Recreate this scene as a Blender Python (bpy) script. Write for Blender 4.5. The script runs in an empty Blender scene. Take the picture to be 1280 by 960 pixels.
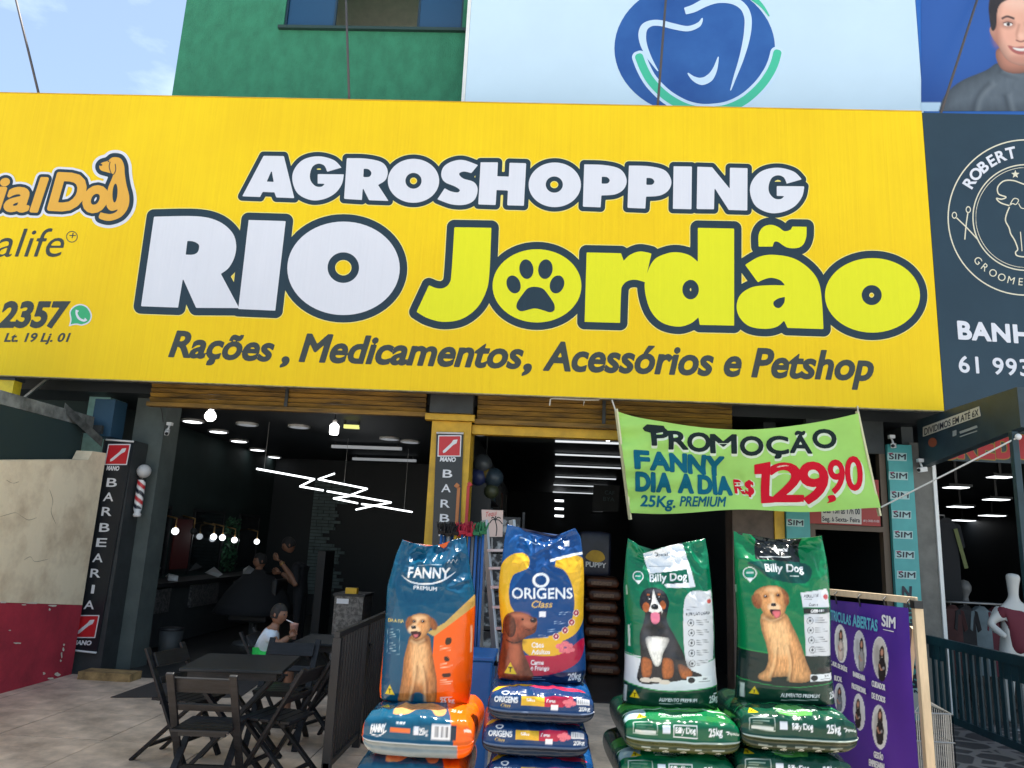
import bpy, bmesh, math, random
import numpy as np
from mathutils import Vector, Matrix
random.seed(7); RNG = np.random.default_rng(7)
PI = math.pi
# ------------------------------------------------------------------ camera
FOC, EYE = 940.0, 1.70                      # focal length in photo pixels (1280 wide), eye height
YAW, PITCH, ROLL = math.radians(2.613), math.radians(11.99), math.radians(2.665)
def _axes():
    cy, sy = math.cos(YAW), math.sin(YAW)
    f = Vector((-sy*math.cos(PITCH), cy*math.cos(PITCH), math.sin(PITCH)))
    r = Vector((cy, sy, 0)); u = r.cross(f)
    c, s = math.cos(ROLL), math.sin(ROLL)
    return c*r+s*u, -s*r+c*u, f
AR, AU, AF = _axes(); CAM = Vector((0, 0, EYE))
scene = bpy.context.scene
cam_data = bpy.data.cameras.new('camera'); cam_data.sensor_fit = 'HORIZONTAL'; cam_data.sensor_width = 36
cam_data.lens = 36*FOC/1280; cam_data.clip_start = 0.05; cam_data.clip_end = 2000
cam = bpy.data.objects.new('camera', cam_data); scene.collection.objects.link(cam)
mw = Matrix((AR, AU, -AF)).transposed().to_4x4(); mw.translation = CAM; cam.matrix_world = mw
scene.camera = cam
# ------------------------------------------------------------------ sky, sun, exposure
SUN_EL, SUN_AZ = math.radians(74), math.radians(28)      # sun stands high behind the building, to the right
world = bpy.data.worlds.new('World'); scene.world = world; world.use_nodes = True
wn, wl = world.node_tree.nodes, world.node_tree.links
bg = wn['Background']; bg.inputs['Strength'].default_value = 0.11
sky = wn.new('ShaderNodeTexSky'); sky.sky_type = 'NISHITA'; sky.sun_disc = False
sky.sun_elevation = SUN_EL; sky.sun_rotation = SUN_AZ; sky.air_density = 1.0; sky.dust_density = 0.6; sky.ozone_density = 1.0
tcn = wn.new('ShaderNodeTexCoord'); mpn = wn.new('ShaderNodeMapping'); mpn.inputs['Scale'].default_value = (1.0, 1.0, 2.4)
nzn = wn.new('ShaderNodeTexNoise'); nzn.inputs['Scale'].default_value = 3.2; nzn.inputs['Detail'].default_value = 9; nzn.inputs['Roughness'].default_value = 0.58
rmp = wn.new('ShaderNodeValToRGB'); rmp.color_ramp.elements[0].position = 0.47; rmp.color_ramp.elements[1].position = 0.72
rmp.color_ramp.elements[0].color = (0.13, 0.13, 0.13, 1); rmp.color_ramp.elements[1].color = (0.85, 0.85, 0.85, 1)
mxn = wn.new('ShaderNodeMix'); mxn.data_type = 'RGBA'; mxn.inputs[7].default_value = (5.9, 6.9, 6.7, 1)
wl.new(tcn.outputs['Generated'], mpn.inputs['Vector']); wl.new(mpn.outputs[0], nzn.inputs['Vector'])
wl.new(nzn.outputs['Fac'], rmp.inputs['Fac']); wl.new(rmp.outputs['Color'], mxn.inputs[0])
wl.new(sky.outputs['Color'], mxn.inputs[6]); wl.new(mxn.outputs[2], bg.inputs['Color'])
sun_data = bpy.data.lights.new('sun', 'SUN'); sun_data.energy = 5.0; sun_data.angle = math.radians(0.53); sun_data.color = (1.0, 0.95, 0.87)
sun = bpy.data.objects.new('sun', sun_data); scene.collection.objects.link(sun)
SUND = Vector((math.sin(SUN_AZ)*math.cos(SUN_EL), math.cos(SUN_AZ)*math.cos(SUN_EL), math.sin(SUN_EL)))
sun.rotation_euler = SUND.to_track_quat('Z', 'Y').to_euler(); sun.location = (4, -4, 12)
vs = scene.view_settings; vs.view_transform = 'Standard'; vs.look = 'None'; vs.gamma = 1; vs.use_curve_mapping = False
vs.exposure = 1.06
scene.render.engine = 'CYCLES'; scene.cycles.use_denoising = True; scene.cycles.max_bounces = 8
scene.cycles.sample_clamp_indirect = 6.0

# ------------------------------------------------------------------ pixels -> points
def ray(x, y): return AR*((x-640)/FOC) - AU*((y-480)/FOC) + AF
def AY(x, y, Y): d = ray(x, y); return CAM + d*(Y/d.y)              # on a frontal plane
def AX(x, y, X): d = ray(x, y); return CAM + d*(X/d.x)              # on a side plane
def AG(x, y, z=0.0): d = ray(x, y); return CAM + d*((z-EYE)/d.z)    # on a level plane
def lin(r, g=None, b=None):
    if g is None: r, g, b = r
    f = lambda c: (c/255/12.92) if c/255 <= .04045 else ((c/255+.055)/1.055)**2.4
    return (f(r), f(g), f(b))

# ------------------------------------------------------------------ objects
COL = scene.collection
def thing(name, label, cat, loc=(0, 0, 0), group=None, rz=0.0):
    o = bpy.data.objects.new(name, None); COL.objects.link(o); o.empty_display_size = .1
    o.location = loc; o.rotation_euler = (0, 0, rz); o['kind'] = 'thing'; return tag(o, label, cat, group)
def tag(o, label=None, cat=None, group=None, kind=None):
    if label: o['label'] = label
    if cat: o['category'] = cat
    if group: o['group'] = group
    if kind: o['kind'] = kind
    return o
def parent(o, p, world_space=True):
    o.parent = p
    if world_space:
        m = Matrix.Translation(p.location) @ p.rotation_euler.to_matrix().to_4x4()
        q = p.parent
        if q is not None and q.type != 'EMPTY' : m = Matrix.Identity(4)
        o.matrix_parent_inverse = m.inverted() if p.type == 'EMPTY' else Matrix.Identity(4)
    return o
def dup(root, loc, rz=0.0, label=None, scale=None, **kw):
    r = root.copy(); COL.objects.link(r); r.location = loc; r.rotation_euler = (0, 0, rz)
    if scale: r.scale = scale
    if label: r['label'] = label
    for ch in list(root.children):
        c = ch.copy(); COL.objects.link(c); c.parent = r
        for g in ch.children:
            d = g.copy(); COL.objects.link(d); d.parent = c
    return r

class MB:
    """collects faces, then becomes one mesh"""
    def __init__(s): s.v = []; s.f = []; s.sm = []
    def add(s, vs, fs, smooth=False):
        n = len(s.v); s.v += [tuple(p) for p in vs]; s.f += [tuple(i+n for i in f) for f in fs]; s.sm += [smooth]*len(fs); return s
    def box(s, x0, x1, y0, y1, z0, z1):
        vs = [(x0,y0,z0),(x1,y0,z0),(x1,y1,z0),(x0,y1,z0),(x0,y0,z1),(x1,y0,z1),(x1,y1,z1),(x0,y1,z1)]
        return s.add(vs, [(0,3,2,1),(4,5,6,7),(0,1,5,4),(1,2,6,5),(2,3,7,6),(3,0,4,7)])
    def hexa(s, p):      # eight corners: bottom ring then top ring
        return s.add(p, [(0,3,2,1),(4,5,6,7),(0,1,5,4),(1,2,6,5),(2,3,7,6),(3,0,4,7)])
    def slab(s, quad, n, t):   # quad of four points, thickened by t along n
        n = Vector(n).normalized()*t; q = [Vector(a) for a in quad]
        return s.hexa([a+n for a in q]+q)
    def bar(s, a, b, w, h, up=(0, 0, 1)):
        a, b = Vector(a), Vector(b); d = (b-a).normalized(); u = Vector(up)
        x = d.cross(u)
        if x.length < 1e-4: x = d.cross(Vector((0, 1, 0)))
        x.normalize(); y = x.cross(d)
        p = [e + x*(i*w/2) + y*(j*h/2) for e in (a, b) for i, j in ((-1,-1),(1,-1),(1,1),(-1,1))]
        return s.hexa(p)
    def tube(s, path, r, n=8, caps=True):
        P = [Vector(p) for p in path]; rr = r if isinstance(r, (list, tuple)) else [r]*len(P)
        vs, fs = [], []; ref = None
        for i, p in enumerate(P):
            d = (P[min(i+1, len(P)-1)]-P[max(i-1, 0)]).normalized()
            if ref is None: ref = d.orthogonal().normalized()
            ref = (ref - d*ref.dot(d)).normalized(); b = d.cross(ref)
            for k in range(n):
                t = 2*PI*k/n; vs.append(p + (ref*math.cos(t)+b*math.sin(t))*rr[i])
        for i in range(len(P)-1):
            for k in range(n):
                k2 = (k+1) % n; fs.append((i*n+k, i*n+k2, (i+1)*n+k2, (i+1)*n+k))
        if caps: fs += [tuple(range(n))[::-1], tuple((len(P)-1)*n+k for k in range(n))]
        return s.add(vs, fs, n > 5)
    def lathe(s, prof, c=(0, 0, 0), n=16, axis='z'):
        vs, fs = [], []
        for r, h in prof:
            for k in range(n):
                t = 2*PI*k/n; x, y = r*math.cos(t), r*math.sin(t)
                p = {'z': (x, y, h), 'y': (x, h, y), 'x': (h, x, y)}[axis]
                vs.append((c[0]+p[0], c[1]+p[1], c[2]+p[2]))
        for i in range(len(prof)-1):
            for k in range(n): fs.append((i*n+k, i*n+(k+1) % n, (i+1)*n+(k+1) % n, (i+1)*n+k))
        if prof[0][0] > 1e-5: fs.append(tuple(range(n))[::-1])
        if prof[-1][0] > 1e-5: fs.append(tuple((len(prof)-1)*n+k for k in range(n)))
        return s.add(vs, fs, True)
    def ball(s, c, r, n=12, m=8):
        r = r if isinstance(r, (list, tuple)) else (r, r, r); vs, fs = [], []
        for i in range(m+1):
            a = PI*i/m
            for k in range(n):
                t = 2*PI*k/n; vs.append((c[0]+r[0]*math.sin(a)*math.cos(t), c[1]+r[1]*math.sin(a)*math.sin(t), c[2]+r[2]*math.cos(a)))
        for i in range(m):
            for k in range(n): fs.append((i*n+k, (i+1)*n+k, (i+1)*n+(k+1) % n, i*n+(k+1) % n))
        return s.add(vs, fs, True)
    def build(s, name, mat, par=None, bevel=0, ws=True, label=None, kind=None):
        me = bpy.data.meshes.new(name); me.from_pydata(s.v, [], s.f); me.polygons.foreach_set('use_smooth', s.sm)
        me.validate(); me.update()
        if mat: me.materials.append(mat)
        o = bpy.data.objects.new(name, me); COL.objects.link(o)
        if par is not None: parent(o, par, ws)
        if bevel:
            b = o.modifiers.new('bevel', 'BEVEL'); b.width = bevel; b.segments = 2; b.limit_method = 'ANGLE'; b.angle_limit = .6
        if label: o['label'] = label
        if kind: o['kind'] = kind
        return o

# ------------------------------------------------------------------ materials
MATS = {}
def mat(name, col, rough=.6, metal=0.0, spec=.5, var=0.0, vscale=6.0, stretch=(1, 1, 1), bump=0.0, bscale=40.0, emit=None, estr=0.0, alpha=None, trans=0.0, coat=0.0, col2=None, ramp=(.35, .65), attr=None, sss=0.0, rvar=0.0):
    m = bpy.data.materials.new(name); MATS[name] = m; m.use_nodes = True
    nt = m.node_tree; N, L = nt.nodes, nt.links; b = N['Principled BSDF']
    b.inputs['Base Color'].default_value = (*col, 1); b.inputs['Roughness'].default_value = rough
    b.inputs['Metallic'].default_value = metal; b.inputs['Specular IOR Level'].default_value = spec
    b.inputs['Coat Weight'].default_value = coat; b.inputs['Coat Roughness'].default_value = .12
    b.inputs['Transmission Weight'].default_value = trans
    src = None
    if attr:
        a = N.new('ShaderNodeAttribute'); a.attribute_name = attr; src = a.outputs['Color']
    if var or col2 or bump or rvar:
        tc = N.new('ShaderNodeTexCoord'); mp = N.new('ShaderNodeMapping'); mp.inputs['Scale'].default_value = stretch
        L.new(tc.outputs['Object'], mp.inputs['Vector'])
    if var or col2:
        nz = N.new('ShaderNodeTexNoise'); nz.inputs['Scale'].default_value = vscale; nz.inputs['Detail'].default_value = 7; nz.inputs['Roughness'].default_value = .62
        L.new(mp.outputs[0], nz.inputs['Vector'])
        cr = N.new('ShaderNodeValToRGB'); cr.color_ramp.elements[0].position = ramp[0]; cr.color_ramp.elements[1].position = ramp[1]
        L.new(nz.outputs['Fac'], cr.inputs['Fac'])
        if src is not None:
            lo, hi = 1-var, 1+var*.6
            cr.color_ramp.elements[0].color = (lo, lo, lo, 1); cr.color_ramp.elements[1].color = (hi, hi, hi, 1)
            mx = N.new('ShaderNodeMix'); mx.data_type = 'RGBA'; mx.blend_type = 'MULTIPLY'; mx.inputs[0].default_value = 1
            L.new(src, mx.inputs[6]); L.new(cr.outputs[0], mx.inputs[7]); src = mx.outputs[2]
        else:
            c2 = col2 if col2 else tuple(c*(1-var) for c in col); c1 = col if col2 else tuple(min(1, c*(1+var*.7)) for c in col)
            cr.color_ramp.elements[0].color = (*c2, 1); cr.color_ramp.elements[1].color = (*c1, 1); src = cr.outputs[0]
    if src is not None: L.new(src, b.inputs['Base Color'])
    if rvar:
        n3 = N.new('ShaderNodeTexNoise'); n3.inputs['Scale'].default_value = vscale*1.7; n3.inputs['Detail'].default_value = 5
        L.new(mp.outputs[0], n3.inputs['Vector']); mr = N.new('ShaderNodeMapRange')
        mr.inputs[3].default_value = max(0, rough-rvar); mr.inputs[4].default_value = min(1, rough+rvar)
        L.new(n3.outputs['Fac'], mr.inputs[0]); L.new(mr.outputs[0], b.inputs['Roughness'])
    if bump:
        n2 = N.new('ShaderNodeTexNoise'); n2.inputs['Scale'].default_value = bscale; n2.inputs['Detail'].default_value = 5
        L.new(mp.outputs[0], n2.inputs['Vector'])
        bp = N.new('ShaderNodeBump'); bp.inputs['Strength'].default_value = bump; bp.inputs['Distance'].default_value = .02
        L.new(n2.outputs['Fac'], bp.inputs['Height']); L.new(bp.outputs[0], b.inputs['Normal'])
    if emit:
        b.inputs['Emission Color'].default_value = (*emit, 1); b.inputs['Emission Strength'].default_value = estr
    if alpha is not None: b.inputs['Alpha'].default_value = alpha
    if sss:
        b.inputs['Subsurface Weight'].default_value = sss; b.inputs['Subsurface Radius'].default_value = (.02, .01, .006)
    return m

# ------------------------------------------------------------------ lettering and flat print shapes
_TC = {}
def text2d(s, offset=0.0, shear=0.0, space=1.0):
    """the built-in font as triangles; baseline at 0, scaled so that a capital H is 1 high"""
    key = (s, offset, shear, space)
    if key in _TC: return _TC[key]
    cu = bpy.data.curves.new('t', 'FONT'); cu.body = s; cu.size = 1; cu.offset = offset; cu.shear = shear; cu.space_character = space
    cu.resolution_u = 4; cu.fill_mode = 'BOTH'
    ob = bpy.data.objects.new('t', cu); me = bpy.data.meshes.new_from_object(ob)
    v = np.array([p.co[:2] for p in me.vertices]).reshape(-1, 2); me.calc_loop_triangles()
    t = np.array([tuple(q.vertices) for q in me.loop_triangles], int).reshape(-1, 3)
    bpy.data.objects.remove(ob); bpy.data.curves.remove(cu); bpy.data.meshes.remove(me)
    v = v/CAPH
    _TC[key] = (v, t); return v, t
CAPH = 1.0
_v, _t = text2d('H'); CAPH = float(_v[:, 1].max()); _TC.clear()
def bsegs(v, t):
    """boundary segments of a triangle set"""
    r = np.round(v, 5); _, idx = np.unique(r, axis=0, return_inverse=True); idx = idx.reshape(-1)
    e = {}
    for a, b, c in idx[t]:
        for p, q in ((a, b), (b, c), (c, a)):
            if p == q: continue
            k = (min(p, q), max(p, q)); e[k] = e.get(k, 0)+1
    first = {}
    for i, j in enumerate(idx): first.setdefault(j, i)
    return np.array([[*v[first[a]], *v[first[b]]] for (a, b), n in e.items() if n == 1])
def psegs(polys):
    out = []
    for p in polys:
        p = np.asarray(p, float); q = np.roll(p, -1, 0); out.append(np.hstack([p, q]))
    return np.vstack(out)
def sdf(segs, X, Y):
    """signed distance, positive inside (even-odd)"""
    P = np.stack([X.ravel(), Y.ravel()], 1); D = np.full(len(P), 1e9); C = np.zeros(len(P), int)
    for x0, y0, x1, y1 in segs:
        dx, dy = x1-x0, y1-y0; L2 = dx*dx+dy*dy
        if L2 < 1e-14: continue
        t = np.clip(((P[:, 0]-x0)*dx+(P[:, 1]-y0)*dy)/L2, 0, 1)
        D = np.minimum(D, (P[:, 0]-x0-t*dx)**2+(P[:, 1]-y0-t*dy)**2)
        if y0 != y1:
            c = ((P[:, 1] >= min(y0, y1)) & (P[:, 1] < max(y0, y1))) & (P[:, 0] < x0+(P[:, 1]-y0)*dx/(dy if dy else 1e-9))
            C += c
    D = np.sqrt(D); return np.where(C % 2 == 1, D, -D).reshape(X.shape)
def iso_mesh(segs, off, cell):
    """flat mesh of everything within `off` of the shape (rounded outline); returns verts2d, faces"""
    x0, y0 = segs[:, [0, 2]].min()-max(off, 0)-cell*2, segs[:, [1, 3]].min()-max(off, 0)-cell*2
    x1, y1 = segs[:, [0, 2]].max()+max(off, 0)+cell*2, segs[:, [1, 3]].max()+max(off, 0)+cell*2
    nx, ny = int((x1-x0)/cell)+2, int((y1-y0)/cell)+2
    gx, gy = x0+cell*np.arange(nx), y0+cell*np.arange(ny)
    X, Y = np.meshgrid(gx, gy); S = sdf(segs, X, Y)+off
    ins = S > 0; k = ins[:-1, :-1].astype(int)+ins[:-1, 1:]+ins[1:, 1:]+ins[1:, :-1]
    V, F = [], []
    for j in range(ny-1):
        row = k[j]; i = 0
        while i < nx-1:
            if row[i] == 4:
                i2 = i
                while i2+1 < nx-1 and row[i2+1] == 4: i2 += 1
                n = len(V); V += [(gx[i], gy[j]), (gx[i2+1], gy[j]), (gx[i2+1], gy[j+1]), (gx[i], gy[j+1])]; F.append((n, n+1, n+2, n+3)); i = i2+1
            else:
                if row[i]:
                    c = [(gx[i], gy[j], S[j, i]), (gx[i+1], gy[j], S[j, i+1]), (gx[i+1], gy[j+1], S[j+1, i+1]), (gx[i], gy[j+1], S[j+1, i])]
                    out = []
                    for a in range(4):
                        p, q = c[a], c[(a+1) % 4]
                        if p[2] > 0: out.append(p[:2])
                        if (p[2] > 0) != (q[2] > 0):
                            t = p[2]/(p[2]-q[2]); out.append((p[0]+(q[0]-p[0])*t, p[1]+(q[1]-p[1])*t))
                    if len(out) > 2:
                        n = len(V); V += out; F.append(tuple(range(n, n+len(out))))
                i += 1
    return np.array(V).reshape(-1, 2), F
def smooth(pts, n=6, closed=True):
    """points (x, y) or (x, y, 1) where 1 marks a sharp corner -> smooth outline"""
    P = [np.array(p[:2], float) for p in pts]; C = [len(p) > 2 for p in pts]; N = len(P); out = []
    for i in range(N if closed else N-1):
        p1, p2 = P[i], P[(i+1) % N]
        p0 = p1 if (C[i] or (not closed and i == 0)) else P[i-1]
        p3 = p2 if (C[(i+1) % N] or (not closed and i == N-2)) else P[(i+2) % N]
        if C[i] and C[(i+1) % N]: out.append(p1); continue
        for k in range(n):
            t = k/n
            out.append(.5*((2*p1)+(-p0+p2)*t+(2*p0-5*p1+4*p2-p3)*t*t+(-p0+3*p1-3*p2+p3)*t**3))
    if not closed: out.append(P[-1])
    return np.array(out)
def ell(cx, cy, rx, ry, rot=0, n=40, a0=0, a1=2*PI):
    t = np.linspace(a0, a1, n, endpoint=(a1-a0 < 6.28)); c, s = math.cos(rot), math.sin(rot)
    x, y = rx*np.cos(t), ry*np.sin(t); return np.stack([cx+x*c-y*s, cy+x*s+y*c], 1)
def stroke(pts, w):
    """outline polygon of a stroke of width w (or widths)"""
    p = np.asarray(pts, float); d = np.gradient(p, axis=0); d /= np.maximum(np.linalg.norm(d, axis=1, keepdims=True), 1e-9)
    n = np.stack([-d[:, 1], d[:, 0]], 1); w = np.asarray(w, float).reshape(-1, 1)/2*np.ones((len(p), 1))
    return np.vstack([p+n*w, (p-n*w)[::-1]])
class Print:
    """flat print on a plane: shapes given in photo pixels are turned into points of that plane"""
    def __init__(s, to3d, nrm): s.to3d = to3d; s.n = Vector(nrm); s.k = 0
    def put(s, mb, v2, faces, depth):
        s.k += 1; d = depth + (s.k % 40)*2e-5
        mb.add([s.to3d(x, y)+s.n*d for x, y in v2], [tuple(f) for f in faces])
    def shape(s, mb, polys, depth, off=0.0, cell=1.2):
        v, f = iso_mesh(psegs(polys), off, cell); s.put(mb, v, f, depth)
    def text(s, mb, txt, p0, p1, cap, depth, offset=0.0, shear=0.0, space=1.0, grow=None, cell=1.0):
        """baseline from pixel p0 to p1, capitals `cap` pixels high; grow = rounded outline in pixels"""
        v, t = text2d(txt, offset, shear, space); a, b = np.array(p0, float), np.array(p1, float)
        x0, x1 = v[:, 0].min(), v[:, 0].max(); e = (b-a); up = np.array([0.0, -1.0])
        # the frame's verticals lean: use the plane's own vertical at this spot
        q = s.to3d(*a); 
        q2 = s.up_px(a); up = q2
        w = a+np.outer((v[:, 0]-x0)/(x1-x0), e)+np.outer(v[:, 1]*cap, up)
        if grow is None: s.put(mb, w, t, depth)
        else:
            vv, ff = iso_mesh(bsegs(w, t), grow, cell); s.put(mb, vv, ff, depth)
    def up_px(s, a):
        q = s.to3d(*a); r = q+Vector((0, 0, .1)); k = lambda w: ((w-CAM).dot(AR)/(w-CAM).dot(AF), -(w-CAM).dot(AU)/(w-CAM).dot(AF))
        x0, y0 = k(q); x1, y1 = k(r); d = np.array([x1-x0, y1-y0]); return d/np.linalg.norm(d)
def zoomer(ox, oy, sc):
    return lambda pts: [((p[0]/sc+ox), (p[1]/sc+oy)) + ((1,) if len(p) > 2 else ()) for p in pts]
# ------------------------------------------------------------------ materials of the setting
SD, FY = 8.5, 9.1            # sign plane, shop-front plane
m_concrete = mat('concrete', (.50, .475, .44), .85, var=.25, vscale=1.2, bump=.25, bscale=30)
m_tile = mat('floor_tile', (.66, .52, .40), .5, var=.42, vscale=2.6, bump=.12, bscale=60, rvar=.15)
m_grout = mat('grout', (.09, .08, .07), .95, var=.2)
m_indark = mat('dark_green_plaster', (.016, .032, .031), .7, var=.2, vscale=2)
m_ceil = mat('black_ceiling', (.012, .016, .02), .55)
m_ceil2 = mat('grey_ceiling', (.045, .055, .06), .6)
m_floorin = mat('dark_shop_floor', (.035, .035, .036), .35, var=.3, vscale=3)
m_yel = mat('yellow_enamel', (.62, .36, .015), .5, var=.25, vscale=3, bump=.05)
m_yelsh = mat('shutter_yellow_shaded', (.22, .115, .010), .6, var=.75, vscale=4, stretch=(.4, 1, 3))  # shade under the sign is put into this yellow, besides random streaks
m_greenwall = mat('green_render', (.034, .21, .115), .85, var=.17, vscale=5.5, bump=.6, bscale=55, stretch=(1, 1, .6))
m_tan = mat('cream_limewash', (.92, .77, .54), .9, col2=(.66, .51, .34), vscale=2.3, ramp=(.33, .56), bump=.4, bscale=14)
m_red = mat('oxblood_paint', (.50, .035, .06), .75, col2=(.34, .025, .045), vscale=3.0, bump=.3, bscale=18)
m_black = mat('black_paint', (.012, .013, .015), .5)
m_dgrey = mat('dark_grey_paint', (.035, .04, .042), .6, var=.2)
m_teal = mat('teal_paint', (.07, .36, .36), .6, var=.12)
m_paleteal = mat('pale_teal_plaster', (.28, .50, .47), .8, var=.3, vscale=4)
m_steel = mat('galvanised_steel', (.30, .30, .30), .45, metal=.8, var=.2)
m_rust = mat('dull_rod_steel', (.10, .085, .085), .6, metal=.3)
m_glass = mat('window_blue_glass', (.008, .06, .14), .12, spec=.6)
m_white = mat('white_paint', (.78, .78, .76), .6, var=.05)
m_lamp = mat('lamp_white', (1, 1, 1), .4, emit=(1, .98, .95), estr=3.0)
m_lampdim = mat('lamp_dim', (.6, .6, .6), .4, emit=(.85, .93, 1), estr=.10)
m_tube = mat('led_tube', (1, 1, 1), .4, emit=(.93, .97, 1), estr=1.5)

# ------------------------------------------------------------------ ground
g = MB(); R = 140
g.add([(-R, -R, -.012), (R, -R, -.012), (R, R, -.012), (-R, R, -.012)], [(0, 1, 2, 3)])
ground = tag(g.build('ground', m_concrete), kind='structure')
# tiled forecourt: grout bed with single tiles, joints as in the photo (0.87 m grid)
bed = MB(); bed.box(-6.9, 3.0, 3.0, 9.05, -.011, -.004); forecourt = tag(bed.build('forecourt', m_grout), kind='structure')
TS = .87
tm = MB(); tm.box(.005, TS-.005, .005, TS-.005, -.004, .0); tile0 = None
for i in range(-3, 8):
    for j in range(0, 7):
        x, y = -4.33+i*TS, 9.03-(j+1)*TS
        if x > 2.2 or x < -6.9: continue
        if tile0 is None:
            o = tm.build('floor_tile', m_tile, forecourt); tile0 = o
        else:
            o = tile0.copy(); COL.objects.link(o); o.parent = forecourt
        o.location = (x, y, random.uniform(-.0012, .0012)); o.rotation_euler = (random.uniform(-.0012, .0012), random.uniform(-.0012, .0012), 0)
# wavy two-tone paving on the right
m_wave = bpy.data.materials.new('wavy_paving'); m_wave.use_nodes = True
N, L = m_wave.node_tree.nodes, m_wave.node_tree.links; b = N['Principled BSDF']; b.inputs['Roughness'].default_value = .6
tc = N.new('ShaderNodeTexCoord'); wv = N.new('ShaderNodeTexVoronoi'); wv.inputs['Scale'].default_value = 3.4; wv.feature = 'DISTANCE_TO_EDGE'
cr = N.new('ShaderNodeValToRGB'); cr.color_ramp.elements[0].color = (.20, .18, .17, 1); cr.color_ramp.elements[1].color = (.055, .05, .052, 1)
cr.color_ramp.elements[0].position = .07; cr.color_ramp.elements[1].position = .10
L.new(tc.outputs['Object'], wv.inputs['Vector']); L.new(wv.outputs['Distance'], cr.inputs['Fac']); L.new(cr.outputs[0], b.inputs['Base Color'])
w = MB(); w.box(3.02, 9, 5.2, 9.2, -.011, .0); tag(w.build('pavement', m_wave), kind='structure')
# dark mat and floor strip in front of the barber shop
mt = MB(); q = [AG(138, 872, .003), AG(222, 842, .003), AG(330, 850, .003), AG(300, 872, .003)]
m_mat = mat('rubber_mat', (.05, .045, .042), .9, bump=.3, bscale=150)
mt.slab(q, (0, 0, -1), .006)
for k in range(len(mt.v)): mt.v[k] = (mt.v[k][0], mt.v[k][1], mt.v[k][2]+.006)
tag(mt.build('door_mat', m_mat), 'flat dark grey mat on the forecourt floor before the barber shop', 'mat')

# ------------------------------------------------------------------ the row of shops as one building
bld = thing('shop_building', 'green commercial building with dark open shopfronts and yellow columns below a long sign', 'building', (-1.1, 9.3, 0))
def wallbox(name, x0, x1, y0, y1, z0, z1, m, p=bld, **k):
    return MB().box(x0, x1, y0, y1, z0, z1).build(name, m, p, **k)
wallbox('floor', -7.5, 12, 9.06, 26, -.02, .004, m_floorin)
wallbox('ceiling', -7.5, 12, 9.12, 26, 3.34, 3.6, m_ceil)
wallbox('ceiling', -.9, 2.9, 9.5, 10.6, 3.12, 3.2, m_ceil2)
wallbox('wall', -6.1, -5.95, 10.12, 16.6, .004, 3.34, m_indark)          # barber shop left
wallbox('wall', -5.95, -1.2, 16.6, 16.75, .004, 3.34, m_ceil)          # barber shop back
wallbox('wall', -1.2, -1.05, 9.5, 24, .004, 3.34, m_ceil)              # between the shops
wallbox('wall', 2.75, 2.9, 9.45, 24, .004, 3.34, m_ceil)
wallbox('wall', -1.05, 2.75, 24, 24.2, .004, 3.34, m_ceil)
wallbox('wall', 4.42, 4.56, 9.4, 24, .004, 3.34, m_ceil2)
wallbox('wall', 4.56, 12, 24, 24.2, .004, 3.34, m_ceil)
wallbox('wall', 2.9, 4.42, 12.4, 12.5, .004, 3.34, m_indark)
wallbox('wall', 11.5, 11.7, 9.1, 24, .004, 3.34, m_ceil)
wallbox('unseen_upper_wall', -5.9, 12, 9.1, 9.4, 3.6, 7.0, m_greenwall)  # unseen wall behind the sign, added to block light
wallbox('light_block_slab', -5.95, 12, 8.62, 9.1, 3.52, 3.62, m_dgrey)  # unseen slab, added to stop light leaking down behind the sign
# columns
wallbox('pilaster', -5.30, -4.90, 9.45, 9.85, .004, 3.34, mat('grey_green_pilaster', (.085, .105, .10), .7, var=.2, vscale=3))
wallbox('column_base', -5.1, -4.5, 8.72, 8.97, .0, .085, mat('worn_ochre_step', (.34, .23, .10), .85, var=.5, vscale=7))
yc = wallbox('yellow_column', -1.36, -.88, 9.0, 9.5, .004, 3.12, m_yel)
wallbox('column_head', -1.44, -.84, 8.93, 9.06, 3.124, 3.2, m_yel)
wallbox('box_plate', -1.38, -.86, 8.86, 9.08, 3.203, 3.5, m_dgrey)
wallbox('brown_pillar', 2.26, 2.74, 9.1, 9.44, .004, 3.12, mat('brown_pillar', (.09, .06, .045), .6, var=.3))
wallbox('yellow_jamb', 2.745, 2.86, 9.08, 9.4, .004, 3.0, m_yel)
wallbox('grey_pillar', 4.365, 4.60, 9.1, 9.4, .004, 3.1, mat('grey_pillar', (.15, .145, .13), .75, var=.2))
wallbox('white_trim', 4.605, 4.645, 9.08, 9.14, .004, 2.9, m_white)
wallbox('door_lintel', 3.16, 4.07, 9.1, 9.2, 2.95, 3.34, m_dgrey)
wallbox('door_frame', 3.16, 3.22, 9.1, 9.2, .004, 2.95, mat('brown_frame', (.11, .075, .05), .5))
wallbox('door_frame', 4.0, 4.07, 9.1, 9.2, .004, 2.95, MATS['brown_frame'])
wallbox('door_transom', 3.22, 4.0, 9.1, 9.2, 2.03, 2.09, MATS['brown_frame'])
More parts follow.
